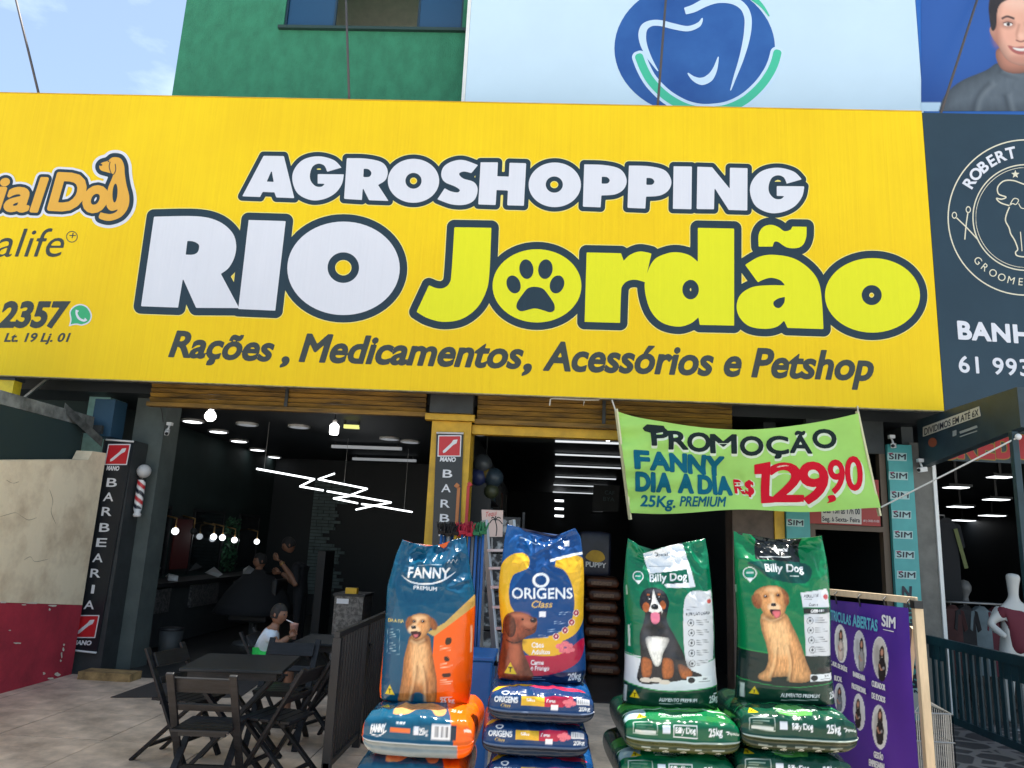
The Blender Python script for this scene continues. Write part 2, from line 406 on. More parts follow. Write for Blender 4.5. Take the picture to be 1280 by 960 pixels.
# shutter boxes: single slats under the sign, rail below
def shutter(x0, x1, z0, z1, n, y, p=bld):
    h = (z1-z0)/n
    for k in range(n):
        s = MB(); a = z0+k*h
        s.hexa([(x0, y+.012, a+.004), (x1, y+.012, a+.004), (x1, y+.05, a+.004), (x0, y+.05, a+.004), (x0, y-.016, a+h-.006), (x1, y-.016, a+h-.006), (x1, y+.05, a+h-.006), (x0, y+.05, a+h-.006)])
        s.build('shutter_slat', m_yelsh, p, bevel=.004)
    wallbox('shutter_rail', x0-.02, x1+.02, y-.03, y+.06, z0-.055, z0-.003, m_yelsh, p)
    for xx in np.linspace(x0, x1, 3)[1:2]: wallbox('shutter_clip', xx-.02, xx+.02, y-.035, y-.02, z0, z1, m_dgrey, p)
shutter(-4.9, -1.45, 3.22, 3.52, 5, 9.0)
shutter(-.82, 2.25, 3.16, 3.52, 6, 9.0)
wallbox('yellow_beam', -.875, 2.26, 9.07, 9.2, 2.99, 3.1, m_yel)
# green upper storey with a window
UY = 9.8
gx0, gx1, top = -5.68, -1.28, 19.5  # unseen storeys above the view raised so their shade covers the forecourt
w0, w1 = AY(352, 36, UY), AY(579, 39, UY)
wx0, wx1, wz0, wz1 = w0.x+.02, w1.x-.02, w0.z+.03, w0.z+1.35
for nm, bx in dict(a=(gx0, wx0, 6.9, top), b=(wx1, gx1, 6.9, top), c=(wx0, wx1, 6.9, wz0), d=(wx0, wx1, wz1, top)).items():
    wallbox('upper_green_wall', bx[0], bx[1], UY, UY+.25, bx[2], bx[3], m_greenwall)
wallbox('side_wall', gx0, gx0+.25, UY+.25, 20, 6.9, top, m_greenwall)
wallbox('roof_slab', gx0, 12, UY+.25, 20, top-.15, top-.01, m_concrete)
wallbox('upper_wall_right', gx1, 12, UY, UY+.25, 6.9, top, m_greenwall)
wallbox('room_floor', gx0+.25, 12, UY+.25, 20, 6.9, 7.0, m_concrete)
win = MB(); win.box(wx0-.06, wx1+.06, UY-.06, UY+.04, wz0-.05, wz0-.002).build('window_sill', mat('sill_dark', (.02, .05, .045), .6), bld)
wp = MB()
for a, c in ((wx0, wx0+.03), (wx1-.03, wx1)): wp.box(a, c, UY+.03, UY+.10, wz0, wz1)
wp.box(wx0+.03, wx1-.03, UY+.03, UY+.10, wz0, wz0+.03)
wf = wp.build('window', mat('window_frame_blue', (.01, .035, .06), .4), bld)
W3 = (wx1-wx0)
for a, c in ((wx0+.032, wx0+W3*.285), (wx1-W3*.255, wx1-.032)):
    MB().box(a, c, UY+.06, UY+.07, wz0+.032, wz1).build('pane', m_glass, wf)
    MB().box(c-.03 if a < wx0+.5 else a, c if a < wx0+.5 else a+.03, UY+.05, UY+.085, wz0+.032, wz1).build('sash', MATS['window_frame_blue'], wf)
mi = mat('beige_room', (.62, .52, .46), .9, var=.1)
wallbox('room_wall', wx0-.5, wx1+.5, UY+2.2, UY+2.3, 7.0, top-.2, mi)
wallbox('room_beam', wx0-.5, wx1+.5, UY+1.9, UY+2.198, wz0+.95, wz0+1.15, mi)

# ------------------------------------------------------------------ neighbour on the left: cream and oxblood side wall
lw = thing('side_wall', 'cream plaster wall with peeling oxblood lower half at the left edge', 'wall', (-5.4, 8, 0))
xw = -5.34
def lowpoly(pts, m, name, p, x0=xw, t=.2):
    mb = MB(); q = [Vector((x0, y, z)) for y, z in pts]; n = len(q)
    mb.add(q+[v+Vector((-t, 0, 0)) for v in q], [tuple(range(n)), tuple(range(2*n-1, n-1, -1))]+[(i, i+n, (i+1) % n+n, (i+1) % n) for i in range(n)])
    return mb.build(name, m, p)
lowpoly([(3.5, 0), (9.0, 0), (9.0, .765), (7.5, .905), (3.5, 1.0)], m_red, 'oxblood_base', lw)
ups = [(3.5, 1.003), (7.5, .908), (9.0, .768), (9.0, 2.56), (8.72, 2.55), (8.66, 2.44), (7.2, 2.27), (3.5, 2.0)]
lowpoly(ups, m_tan, 'cream_plaster', lw)
# flaked patches, each its own chip of bare plaster
rnd = random.Random(3); chipm = mat('bare_plaster', (.70, .62, .52), .95)
for (px, py, w_, h_) in [(22, 804, 7, 1.2), (4, 753, 5, 1.5), (40, 754, 10, 1.4), (66, 757, 6, 1.5), (77, 818, 1.3, 5), (79, 812, 1.6, 3), (80, 806, 1.2, 2), (72, 843, 5, 3), (63, 848, 5, 2), (30, 756, 4, 1), (76, 826, 1.4, 2), (55, 842, 2, 2), (12, 788, 2, .8), (62, 762, 1.5, 2)]:
    pts = [(px+w_*math.cos(a)*rnd.uniform(.5, 1.1), py+h_*math.sin(a)*rnd.uniform(.5, 1.1)) for a in np.linspace(0, 2*PI, 9)[:-1]]
    mb = MB(); P3 = [AX(x, y, xw+.003) for x, y in pts]; mb.add(P3, [tuple(range(8))]); mb.build('paint_chip', chipm, lw)
crk = mat('crack_line', (.34, .25, .16), .95); stn = mat('grey_stain', (.50, .40, .29), .95, var=.3)  # brown strokes for cracks in the plaster
for pts in ([(0,646),(10,643),(20,641),(28,646),(36,650),(46,647)], [(30,700),(38,696),(44,702),(60,699)], [(62,612),(66,626),(64,640),(70,655)], [(8,600),(16,604),(24,602)]):
    w2 = stroke(smooth(pts, closed=False), np.abs(np.sin(np.linspace(.3, 6, (len(pts)-1)*6+1)))*.45+.15); n_ = len(w2)//2; mb = MB(); P3 = [AX(x, y, xw+.003) for x, y in w2]
    mb.add(P3, [(i, i+1, 2*n_-2-i, 2*n_-1-i) for i in range(n_-1)]).build('crack', crk, lw)
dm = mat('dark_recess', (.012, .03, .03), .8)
nb = thing('neighbour_house', 'low neighbouring house with stained concrete eave left of the barber shop', 'house', (-6.6, 9.6, 0))
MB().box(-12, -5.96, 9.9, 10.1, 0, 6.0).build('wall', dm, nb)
MB().box(-7.2, -5.56, 4.0, 9.0, 2.86, 3.0).build('flat_roof', mat('stained_concrete', (.16, .17, .16), .9, var=.6, vscale=5), nb)
MB().slab([(-5.57, 8.4, 2.99), (-5.40, 8.98, 2.66), (-5.40, 8.98, 2.74), (-5.57, 8.4, 3.07)], (0, 0, -1), .03).build('eave_edge', MATS['stained_concrete'], nb)
MB().box(-7.2, -5.56, 4.0, 8.8, 2.3, 2.855).build('eave_shade_block', dm, nb)  # solid dark block standing in for the shade under the eave
MB().box(-5.98, -5.70, 9.5, 9.88, .0, 3.6).build('pale_teal_pillar', m_paleteal, nb)
MB().box(-5.66, -5.40, 9.12, 9.4, 2.78, 3.25).build('blue_meter_box', mat('blue_box', (.02, .07, .13), .6), nb)
MB().box(-6.75, -5.45, 9.0, 9.05, 2.8, 2.9).build('gutter', m_dgrey, nb)
MB().bar((-6.75, 9.05, 3.0), (-6.2, 9.0, 3.5), .03, .03).build('brace', m_steel, nb)
yp = thing('yellow_post', 'slim yellow steel post at the far left under the sign', 'post', (-6.45, 8.62, 0))
MB().box(-6.6, -6.34, 8.56, 8.7, 0, 3.37).build('shaft', mat('yellow_post_paint', (.78, .55, .02), .5, var=.2), yp)
MB().box(-6.62, -6.32, 8.54, 8.72, 3.34, 3.372).build('cap_plate', m_dgrey, yp)
# ------------------------------------------------------------------ big yellow sign
m_vinyl = bpy.data.materials.new('yellow_vinyl'); m_vinyl.use_nodes = True
def streaked(m, c1, c2, rough=.32, s=(26, 1, .35), p=(.36, .74), top=None):
    N, L = m.node_tree.nodes, m.node_tree.links; b = N['Principled BSDF']; b.inputs['Roughness'].default_value = rough; b.inputs['Specular IOR Level'].default_value = .28
    tc = N.new('ShaderNodeTexCoord'); mp = N.new('ShaderNodeMapping'); mp.inputs['Scale'].default_value = s
    nz = N.new('ShaderNodeTexNoise'); nz.inputs['Scale'].default_value = 1.6; nz.inputs['Detail'].default_value = 6; nz.inputs['Roughness'].default_value = .7
    n2 = N.new('ShaderNodeTexNoise'); n2.inputs['Scale'].default_value = .8; n2.inputs['Detail'].default_value = 3
    ad = N.new('ShaderNodeMath'); ad.operation = 'ADD'; sc = N.new('ShaderNodeMath'); sc.operation = 'MULTIPLY'; sc.inputs[1].default_value = .5
    cr = N.new('ShaderNodeValToRGB'); cr.color_ramp.elements[0].position = p[0]; cr.color_ramp.elements[1].position = p[1]
    cr.color_ramp.elements[0].color = (*c2, 1); cr.color_ramp.elements[1].color = (*c1, 1)
    L.new(tc.outputs['Object'], mp.inputs['Vector']); L.new(mp.outputs[0], nz.inputs['Vector']); L.new(tc.outputs['Object'], n2.inputs['Vector'])
    L.new(nz.outputs['Fac'], ad.inputs[0]); L.new(n2.outputs['Fac'], ad.inputs[1]); L.new(ad.outputs[0], sc.inputs[0])
    L.new(sc.outputs[0], cr.inputs['Fac']); L.new(cr.outputs[0], b.inputs['Base Color'])
    bp = N.new('ShaderNodeBump'); bp.inputs['Strength'].default_value = .25; bp.inputs['Distance'].default_value = .02
    L.new(nz.outputs['Fac'], bp.inputs['Height']); L.new(bp.outputs[0], b.inputs['Normal'])
    return m
streaked(m_vinyl, (.94, .65, .003), (.83, .535, .002), .48)
def stk(name, c, f=.9, rough=.34): return streaked(bpy.data.materials.new(name), c, tuple(x*f for x in c), rough) if False else _stk(name, c, f, rough)
def _stk(name, c, f, rough):
    m = bpy.data.materials.new(name); m.use_nodes = True; return streaked(m, c, tuple(x*f for x in c), rough)
m_ink = _stk('ink_slate', (.022, .045, .065), .8, .36); m_inkw = _stk('ink_white', (.74, .74, .80), .93, .34)
m_inky = _stk('ink_lime_yellow', (.80, .78, .012), .93, .34); m_key = _stk('ink_pale_yellow', (.92, .78, .20), .95, .34)
m_grey = _stk('ink_grey', (.055, .065, .06), .85, .36); m_inko = _stk('ink_orange', (.80, .42, .06), .93, .34)
sgn = thing('shop_sign', 'long yellow shop sign with large outlined white and lime lettering above the shopfronts', 'sign', (-1.3, 8.5, 3.38))
TR_, BR_ = AY(1155, 140, SD), AY(1177, 512, SD); sx1 = (TR_.x+BR_.x)/2
SZ0, SZ1 = 3.385, 7.11
MB().box(-8.6, sx1, SD, SD+.03, SZ0, SZ1).build('panel', m_vinyl, sgn)
fr = MB(); fr.box(-8.6, sx1, SD+.032, SD+.09, SZ1-.06, SZ1+.004); fr.box(-8.6, sx1, SD+.032, SD+.09, SZ0-.012, SZ0+.05)
fr.build('frame', m_steel, sgn)
MB().box(-8.6, sx1, SD-.004, SD+.031, SZ1+.001, SZ1+.014).build('top_trim', m_yel, sgn)
MB().box(-8.6, sx1, SD-.004, SD+.031, SZ0-.013, SZ0-.001).build('bottom_trim', mat('dirty_trim', (.30, .24, .12), .8, var=.5, vscale=9), sgn)
for x in np.arange(-8.2, 4.3, 1.55): MB().box(x-.02, x+.02, SD+.032, SD+.09, SZ0+.052, SZ1-.062).build('strut', m_steel, sgn)
for x in np.arange(-7.9, 4.3, 2.4): MB().box(x-.015, x+.015, SD+.091, FY-.002, SZ1-.4, SZ1-.37).build('wall_bracket', m_steel, sgn)
PS = Print(lambda x, y: AY(x, y, SD), (0, -1, 0))
zr, zj, zd, za, zo = zoomer(150, 250, 3.459), zoomer(500, 260, 4.0), zoomer(780, 250, 3.2), zoomer(290, 180, 3.459), zoomer(640, 190, 3.368)
def E_(z, cx, cy, rx, ry, rot=0): return np.array([p for p in z([tuple(q) for q in ell(cx, cy, rx, ry, rot, 60)])])
Sm = lambda z, pts: smooth(z(pts))
c = 1
R_ = [Sm(zr, [(148,73,c),(330,71),(425,92),(485,140),(503,195),(495,250),(470,295),(437,320,c),(516,468,c),(330,467,c),(273,340,c),(252,466,c),(92,460,c)]),
      Sm(zr, [(292,178,c),(318,180),(340,192),(343,208),(335,228),(315,237),(285,237,c)])]
I_ = [Sm(zr, [(557,87,c),(717,92,c),(672,479,c),(512,472,c)])]
O_ = [E_(zr, 967, 296, 243, 202), E_(zr, 966, 293, 68, 66)]
J_ = [Sm(zj, [(272,97,c),(457,100,c),(447,330),(430,420),(385,500),(310,555),(220,570),(140,552),(83,520,c),(145,387,c),(185,402),(220,400),(248,375),(258,320)])]
o1 = [E_(zj, 685, 390, 222, 183)]
paw = [E_(zj, 632, 307, 35, 49, -.12), E_(zj, 727, 307, 36, 49, .12), E_(zj, 568, 383, 34, 46, -.35), E_(zj, 785, 383, 35, 46, .35),
       Sm(zj, [(675,395),(715,405),(745,440),(770,480),(772,510),(750,522),(715,512),(675,503),(640,510),(605,517),(583,500),(588,470),(615,430),(640,402)])]
r1 = [Sm(zj, [(933,223,c),(1105,227,c),(1118,265,c),(1150,235),(1200,218),(1257,228,c),(1225,372,c),(1180,360),(1140,365),(1112,390),(1105,430),(1100,575,c),(923,570,c)])]
d1 = [Sm(zd, [(295,112,c),(440,115,c),(440,503,c),(303,500,c),(297,470,c),(265,495),(215,507),(150,490),(105,440),(83,360),(90,300),(120,240),(170,215),(215,210),(262,222),(295,248,c)]), E_(zd, 266, 359, 33, 39)]
a1 = [Sm(zd, [(484,260,c),(540,228),(600,220),(680,235),(745,280),(780,335),(792,420),(797,517,c),(653,512,c),(640,483,c),(610,508),(560,516),(500,505),(462,470),(450,425),(465,380),(510,350),(570,342),(643,342,c),(625,322),(590,312),(560,318),(535,330,c)]),
      Sm(zd, [(643,388,c),(615,395),(597,410),(603,428),(622,432),(640,412)])]
t1 = [Sm(zd, [(538,187,c),(538,140),(555,110),(585,100),(615,108),(640,125),(665,120),(672,107,c),(730,108,c),(728,150),(715,180),(690,193),(650,190),(615,168),(600,170),(594,187,c)])]
o2 = [E_(zd, 993, 382, 190, 149), E_(zd, 990, 381, 40, 40)]
Gp = [(474,103,c),(440,70),(375,54),(310,68),(270,110),(262,160),(285,215),(340,243),(395,240),(445,215),(475,175),(484,132,c),(371,131,c),(371,172,c),(402,173,c),(388,185),(362,183),(341,160),(338,130),(350,98),(375,86),(400,95),(412,121,c)]
Pp = [(304,53,c),(390,56),(455,73),(482,115),(472,155),(435,179),(376,184,c),(373,234,c),(298,231,c)]; Pc = [(378,105,c),(400,107),(411,120),(402,133),(377,134,c)]
sh = lambda pts, dx, dy, sx=1, sy=1, ox=0, oy=0: [((p[0]-ox)*sx+ox+dx, (p[1]-oy)*sy+oy+dy)+tuple(p[2:]) for p in pts]
AGRO = [[Sm(za, [(137,52,c),(225,53,c),(270,235,c),(192,232,c),(184,210,c),(133,208,c),(122,230,c),(45,227,c)]), Sm(za, [(172,115,c),(181,165,c),(151,163,c)])],
        [Sm(za, Gp)],
        [Sm(za, [(497,62,c),(580,64),(648,80),(673,115),(665,155),(632,178,c),(677,247,c),(593,244,c),(566,190,c),(562,243,c),(485,238,c)]), Sm(za, [(570,108,c),(590,110),(603,125),(595,142),(568,144,c)])],
        [E_(za, 785, 160, 111, 95), E_(za, 785, 160, 35, 34)],
        [Sm(za, [(1064,92,c),(1035,127,c),(1003,120),(982,130),(1000,150),(1045,165),(1062,195),(1050,240),(1010,263),(950,262),(888,240,c),(920,192,c),(945,205),(975,210),(985,200),(965,185),(920,165),(905,135),(915,100),(950,77),(1000,70)])],
        [Sm(za, [(1075,80,c),(1150,80,c),(1147,140,c),(1197,142,c),(1200,82,c),(1272,84,c),(1262,268,c),(1190,266,c),(1193,202,c),(1144,200,c),(1140,265,c),(1065,262,c)])],
        [E_(zo, 180, 139, 110, 94), E_(zo, 178, 138, 36, 34)],
        [Sm(zo, Pp), Sm(zo, Pc)], [Sm(zo, sh(Pp, 188, 5)), Sm(zo, sh(Pc, 188, 5))],
        [Sm(zo, [(680,61,c),(757,62,c),(755,242,c),(677,240,c)])],
        [Sm(zo, [(780,63,c),(842,65,c),(916,155,c),(917,67,c),(991,69,c),(990,247,c),(912,245,c),(852,152,c),(850,242,c),(777,241,c)])],
        [Sm(zo, [(1002+(p[0]-262)*1.027, 67+(p[1]-54)*1.005)+tuple(p[2:]) for p in Gp])]]
def word(letters, m_fill, off, name, d0=.002):
    k, o, f = MB(), MB(), MB()
    for L_ in letters:
        PS.shape(k, L_, d0, off+1.1, 1.4); PS.shape(o, L_, d0+.0016, off, 1.2); PS.shape(f, L_, d0+.0032, 0, 1.0)
    ob = f.build(name, m_fill, sgn); o.build('letter_outline', m_ink, ob); k.build('letter_keyline', m_key, ob); return ob
word(AGRO, m_inkw, 5.6, 'white_lettering')
word([R_, I_, O_], m_inkw, 9.4, 'white_lettering')
word([J_, o1, r1, d1, a1, t1, o2], m_inky, 9.4, 'lime_lettering')
pm = MB()
for p in paw: PS.shape(pm, [p], .0068, 0, .9)
pm.build('paw_print', m_ink, sgn)
tx = MB()
PS.text(tx, 'Rações', (211, 445), (340, 451), 31, .002, offset=.018, shear=.2, grow=.7)
PS.text(tx, ',', (351, 452), (361, 453), 31, .002, offset=.02, shear=.2, grow=.8)
PS.text(tx, 'Medicamentos', (374, 451), (652, 460), 33, .002, offset=.018, shear=.2, grow=.7)
PS.text(tx, ',', (653, 462), (664, 462), 33, .002, offset=.02, shear=.2, grow=.8)
PS.text(tx, 'Acessórios e Petshop', (679, 462), (1091, 475), 34, .002, offset=.018, shear=.2, grow=.7)
tx.build('dark_lettering', m_grey, sgn)
# left corner: brand words, phone number, address, chat logo
k1, k2, k3 = MB(), MB(), MB()
for m_, gw, d_ in ((k1, 7.4, .002), (k2, 4.6, .0035), (k3, .9, .005)):
    PS.text(m_, 'ial', (-8, 262), (51, 264), 41, d_, shear=.1, grow=gw+1.3)
    PS.text(m_, 'D', (62, 261), (101, 263), 44, d_, shear=.1, grow=gw+1.9); PS.text(m_, 'o', (104, 263), (130, 264), 44, d_, shear=.08, grow=gw+1.9)
zdg = zoomer(0, 180, 3.2)
dog = [smooth(zdg([(398,90),(408,76),(432,68),(452,54),(482,58),(497,85),(500,120),(506,160),(517,205),(517,240),(505,270),(480,295),(440,308),(405,302),(396,292),(403,274,1),(440,281),(466,272),(472,262,1),(445,268),(428,250),(426,215),(434,175),(448,140),(452,122),(430,114),(405,106)])), np.array(zdg([tuple(p) for p in ell(461, 197, 10, 38, .06)]))]
for m_, gw, d_ in ((k1, 9, .0021), (k2, 5.2, .0036), (k3, 0, .0051)): PS.shape(m_, dog, d_, gw, .8)
k1.build('white_halo', m_inkw, sgn); k2.build('letter_outline', m_ink, sgn); k3.build('orange_lettering', m_inko, sgn)
e1 = MB(); PS.shape(e1, [stroke(smooth(zdg([(442,72),(438,92),(446,118),(456,122),(464,104),(462,80)]), closed=False), 1.0)], .0075, 0, .5)
PS.shape(e1, [ell(126.5, 206.5, 1.8, 1.3)], .0075, 0, .4); PS.shape(e1, [ell(136, 202, .9, .9)], .0075, 0, .4)
e1.build('dog_drawing', m_ink, sgn)
t2 = MB()
PS.text(t2, 'alife', (-6, 321), (77, 321), 36, .002, offset=-.004, shear=.14, grow=.1)
PS.text(t2, '+', (86, 299.5), (94, 299.5), 10, .002)
PS.shape(t2, [ell(90, 296, 7.2, 7.2), ell(90, 296, 6.2, 6.2)], .002, 0, .5)
PS.text(t2, '2357', (-3, 408), (82, 408), 30, .002, offset=.035, shear=.12, grow=.5)
PS.text(t2, 'Lt. 19 Lj. 01', (5, 427), (87, 427), 10.5, .002, offset=.03, shear=.16)
t2.build('dark_lettering', m_grey, sgn)
w1_, w2_, w3_ = MB(), MB(), MB()
blob = [smooth([(101,380),(110,384),(115,394),(112,403),(103,407),(95,406),(86,408,1),(88,400),(87,390),(92,383)])]
PS.shape(w1_, blob, .002, 0, .6); PS.shape(w2_, blob, .0036, -1.7, .6)
PS.shape(w3_, [stroke(smooth([(97,388),(96,392),(99,398),(105,401),(108,399)], closed=False), [4, 2.6, 2.4, 2.6, 4.2]*1 if False else np.interp(np.linspace(0, 1, 25), [0, .2, .5, .8, 1], [4, 2.2, 2.6, 2.2, 4]))], .0052, .2, .5)
w1_.build('logo_border', m_inkw, sgn); w2_.build('green_bubble', _stk('ink_green', (.05, .42, .18), .95, .4), sgn); w3_.build('handset_drawing', m_inkw, sgn)

# ------------------------------------------------------------------ tie rods above the sign
rodg = 'steel tie rods above the sign'
for (a, b2, lab) in [((50, 116), (14, -26), 'thin dark steel tie rod against the sky above the sign'), ((437, 123), (432, -22), 'thin dark steel tie rod crossing the green wall'),
                     ((822, 131), (834, -24), 'thin dark steel tie rod crossing the tooth logo'), ((1175, 139), (1228, -22), 'thin dark steel tie rod before the portrait poster')]:
    t = thing('tie_rod', lab, 'rod', AY(*a, SD+.06), rodg)
    p0, p1 = AY(*a, SD+.06), AY(*b2, 9.18); p2 = p1+(p1-p0)*.25; p0 = p0+Vector((0, 0, -.05))
    MB().tube([p0, p2], .016, 8).build('rod', m_rust, t); MB().ball(p0, .03, 8, 6).build('anchor', m_rust, t)
# ------------------------------------------------------------------ tooth billboard
BY = 9.28
bb = thing('dental_billboard', 'pale blue billboard with a tooth drawn in a round blue logo', 'billboard', (1.8, BY, 7.1))
bx0, bx1, bz = AY(585.5, 60, BY).x, AY(1150, 80, BY).x, 11.2
MB().box(bx0, bx1, BY, BY+.06, 7.02, bz).build('panel', mat('pale_blue_vinyl', (.58, .73, .85), .35, var=.03, vscale=.8), bb)
MB().box(bx0-.05, bx0-.002, BY-.01, BY+.09, 7.02, bz).build('edge_trim', m_white, bb)
PB = Print(lambda x, y: AY(x, y, BY), (0, -1, 0)); zt = zoomer(750, 0, 5.12)
m_bl = mat('ink_royal_blue', (.012, .075, .30), .35, col2=(.03, .13, .40), vscale=.7); m_gr = mat('ink_mint', (.06, .52, .32), .35); m_pb = mat('ink_pale_blue', (.58, .73, .90), .35)
l1, l2, l3, l4 = MB(), MB(), MB(), MB()
PB.shape(l1, [E_(zt, 606, 310, 514, 428), E_(zt, 4000, 300, 5, 5)][:1], .002, 0, 1.2)
circ = lambda r, a0, a1, n=40: [tuple(p) for p in ell(685, 250, r*1.0, r*1.03, 0, n, a0, a1)]
tick = lambda a0, a1, r0, r1: np.array(zt(circ((r0+r1)/2, a0, a1)))
arcp = np.array(zt([(250,365),(275,430),(315,505),(370,570),(440,630),(540,685),(640,710),(740,708),(830,690),(930,640),(1020,560),(1080,480),(1115,410),(1135,340)]))
arcs = smooth([tuple(p) for p in arcp], closed=False)
PB.shape(l2, [stroke(arcs, 3.0)], .0036, 7.4, 1.0)
PB.shape(l3, [stroke(arcs, 2.0)], .0052, 4.1, 1.0)
wtooth = [([(655,118),(630,160),(560,185),(470,170),(390,150),(330,150),(285,175),(270,225),(280,290),(310,360),(340,410),(370,455)], [3,26,30,34,34,34,44,46,38,26,14,3]),
          ([(545,72),(600,55),(680,15),(760,-5),(850,5),(915,45),(945,110),(945,190),(930,280),(900,390),(865,490),(835,580)], [40,46,50,48,44,42,42,42,36,26,16,2]),
          ([(562,470),(600,505),(650,522),(700,500),(735,445),(757,365)], [3,26,44,44,26,2])]
for pts, ws in wtooth:
    s_ = smooth(zt(pts), closed=False); wd = np.interp(np.linspace(0, 1, len(s_)), np.linspace(0, 1, len(ws)), ws)/5.12
    PB.shape(l4, [stroke(s_, wd)], .0056, .4, .8)
s_ = smooth(zt([(900,-60),(985,10),(1050,90),(1095,180),(1122,300)]), closed=False)
l5 = MB(); PB.shape(l5, [stroke(smooth(zt([(940,-40),(1000,5),(1045,50),(1082,105)]), closed=False), np.linspace(8, .8, 19))], .0052, .3, .8)
l1.build('blue_disc', m_bl, bb); l2.build('white_arc', m_pb, bb); l3.build('mint_arc', m_gr, bb); l4.build('tooth_outline', m_pb, bb); l5.build('mint_tip', m_gr, bb)
# ------------------------------------------------------------------ portrait poster, cut by the frame
pp = thing('portrait_poster', 'blue poster of a smiling man in a grey roll-neck at the top right', 'poster', (6, BY, 7.1))
px0 = AY(1150.5, 80, BY).x
MB().box(px0, px0+3.2, BY, BY+.06, 7.02, bz).build('panel', mat('poster_blue', (.012, .09, .38), .35, col2=(.02, .14, .50), vscale=.6), pp)
PORTRAIT = (pp, BY)
# ------------------------------------------------------------------ dark grooming sign
gs = thing('grooming_sign', 'dark slate sign with a round white poodle emblem, right of the yellow sign', 'sign', (6.2, SD, 3.4))
m_slate = mat('slate_vinyl', (.018, .040, .058), .22, var=.12, vscale=1.0)
MB().box(sx1+.006, sx1+3.6, SD, SD+.04, SZ0, SZ1-.01).build('panel', m_slate, gs)
MB().box(sx1+.006, sx1+3.6, SD+.042, SD+.09, SZ0, SZ0+.06).build('frame', m_steel, gs)
m_cream = mat('ink_cream', (.72, .66, .50), .35); n1, n2, n3, n4 = MB(), MB(), MB(), MB()
CX, CY = 1282, 272
ring = lambda r, w: PS.shape(n1, [ell(CX, CY, r+w/2, (r+w/2)*1.0, 0, 90), ell(CX, CY, r-w/2, (r-w/2)*1.0, 0, 90)], .003, 0, .8)
ring(97, 1.6); ring(66, 1.5); ring(62.5, .8); n1.build('emblem_rings', m_cream, gs)
def arc_text(mb, txt, r, a0, da, cap, off, inward=False, depth=.003):
    for k, ch in enumerate(txt):
        a = a0+k*da; v, t = text2d(ch, off); x0, x1 = v[:, 0].min(), v[:, 0].max(); v = v-np.array([(x0+x1)/2, 0])
        up = np.array([math.cos(a), math.sin(a)])*(1 if not inward else -1); ri = np.array([-up[1], up[0]])
        q = np.array([CX, CY])+np.array([math.cos(a), math.sin(a)])*r+np.outer(v[:, 0]*cap, ri)+np.outer(v[:, 1]*cap, up)
        PS.put(mb, q, t, depth)
arc_text(n2, 'ROBERT', 76, math.radians(212), math.radians(9.0), 13.5, .03); n2.build('white_lettering', m_inkw, gs)
arc_text(n3, 'GROOME', 85, math.radians(138), math.radians(-8.7), 9.0, .0, True)
# poodle, scissors and star line drawing
zg = zoomer(1130, 0, 1.8462)
S2 = lambda pts, w=1.6, z=zg: PS.shape(n3, [stroke(smooth(z(pts), closed=False), w)], .003, 0, .5)
S2([(243,475),(222,468),(213,458),(225,460),(235,455),(218,448),(216,432),(230,418),(252,417),(275,425),(300,432)])
S2([(243,475),(250,470),(258,472),(264,462),(256,458),(250,462),(243,475)], 1.2); S2([(264,470),(270,480),(280,482)], 1.2)
S2([(243,478),(236,495),(234,510),(242,526),(246,540),(255,555),(262,575),(257,582),(260,590),(275,593),(285,592)]); S2([(272,580),(270,555),(268,535)], 1.2)
S2([(147,492),(143,520),(140,553)], 1.5); S2([(121,503),(143,524),(169,552)], 1.5)
for a, b3 in ((116, 497), (148, 484)): PS.shape(n3, [np.array(zg([tuple(p) for p in ell(a, b3, 6, 8)])), np.array(zg([tuple(p) for p in ell(a, b3, 4, 5.5)]))], .003, 0, .4)
star = [(CX-13+5.5*(1 if k % 2 == 0 else .42)*math.sin(PI*k/5), 218-5.5*(1 if k % 2 == 0 else .42)*math.cos(PI*k/5)) for k in range(10)]
PS.shape(n3, [np.array(star)], .003, 0, .4); n3.build('emblem_drawing', m_cream, gs)
PS.text(n4, 'BANH', (1198, 423), (1288, 429), 21, .003, offset=.03, space=1.1, grow=.4)
for (x, y, w_) in [(1198,423,0)]: pass
PS.text(n4, '61 993', (1199, 465), (1287, 470), 20, .003, offset=.012, space=1.1, grow=.2); n4.build('white_lettering', m_inkw, gs)
# ------------------------------------------------------------------ helpers for printed colour and people
def set_attr(o, cols, name='print'):
    a = o.data.color_attributes.new(name, 'FLOAT_COLOR', 'POINT'); c = np.ones((len(o.data.vertices), 4), np.float32); c[:, :3] = cols
    a.data.foreach_set('color', c.ravel())
def skin(name, pts, edges, m, par=None, sub=2):
    names = list(pts); idx = {n: i for i, n in enumerate(names)}
    me = bpy.data.meshes.new(name); me.from_pydata([pts[n][0] for n in names], [(idx[a], idx[b]) for a, b in edges], []); me.update()
    o = bpy.data.objects.new(name, me); COL.objects.link(o); me.materials.append(m)
    me.skin_vertices.new() if hasattr(me.skin_vertices, 'new') and len(me.skin_vertices) == 0 else None
    md = o.modifiers.new('skin', 'SKIN'); md.use_smooth_shade = True
    if len(me.skin_vertices) == 0:
        bpy.context.view_layer.objects.active = o
    for i, n in enumerate(names):
        r = pts[n][1]; r = r if isinstance(r, tuple) else (r, r); me.skin_vertices[0].data[i].radius = r
        me.skin_vertices[0].data[i].use_root = (i == 0)
    sb = o.modifiers.new('sub', 'SUBSURF'); sb.levels = sub; sb.render_levels = sub
    if par is not None: parent(o, par)
    return o
m_wood = mat('black_stained_wood', (.010, .011, .014), .5, spec=.3, var=.5, vscale=9, stretch=(1, 1, 6), rvar=.12)
m_tabletop = mat('dark_table_top', (.008, .012, .016), .42, spec=.3)
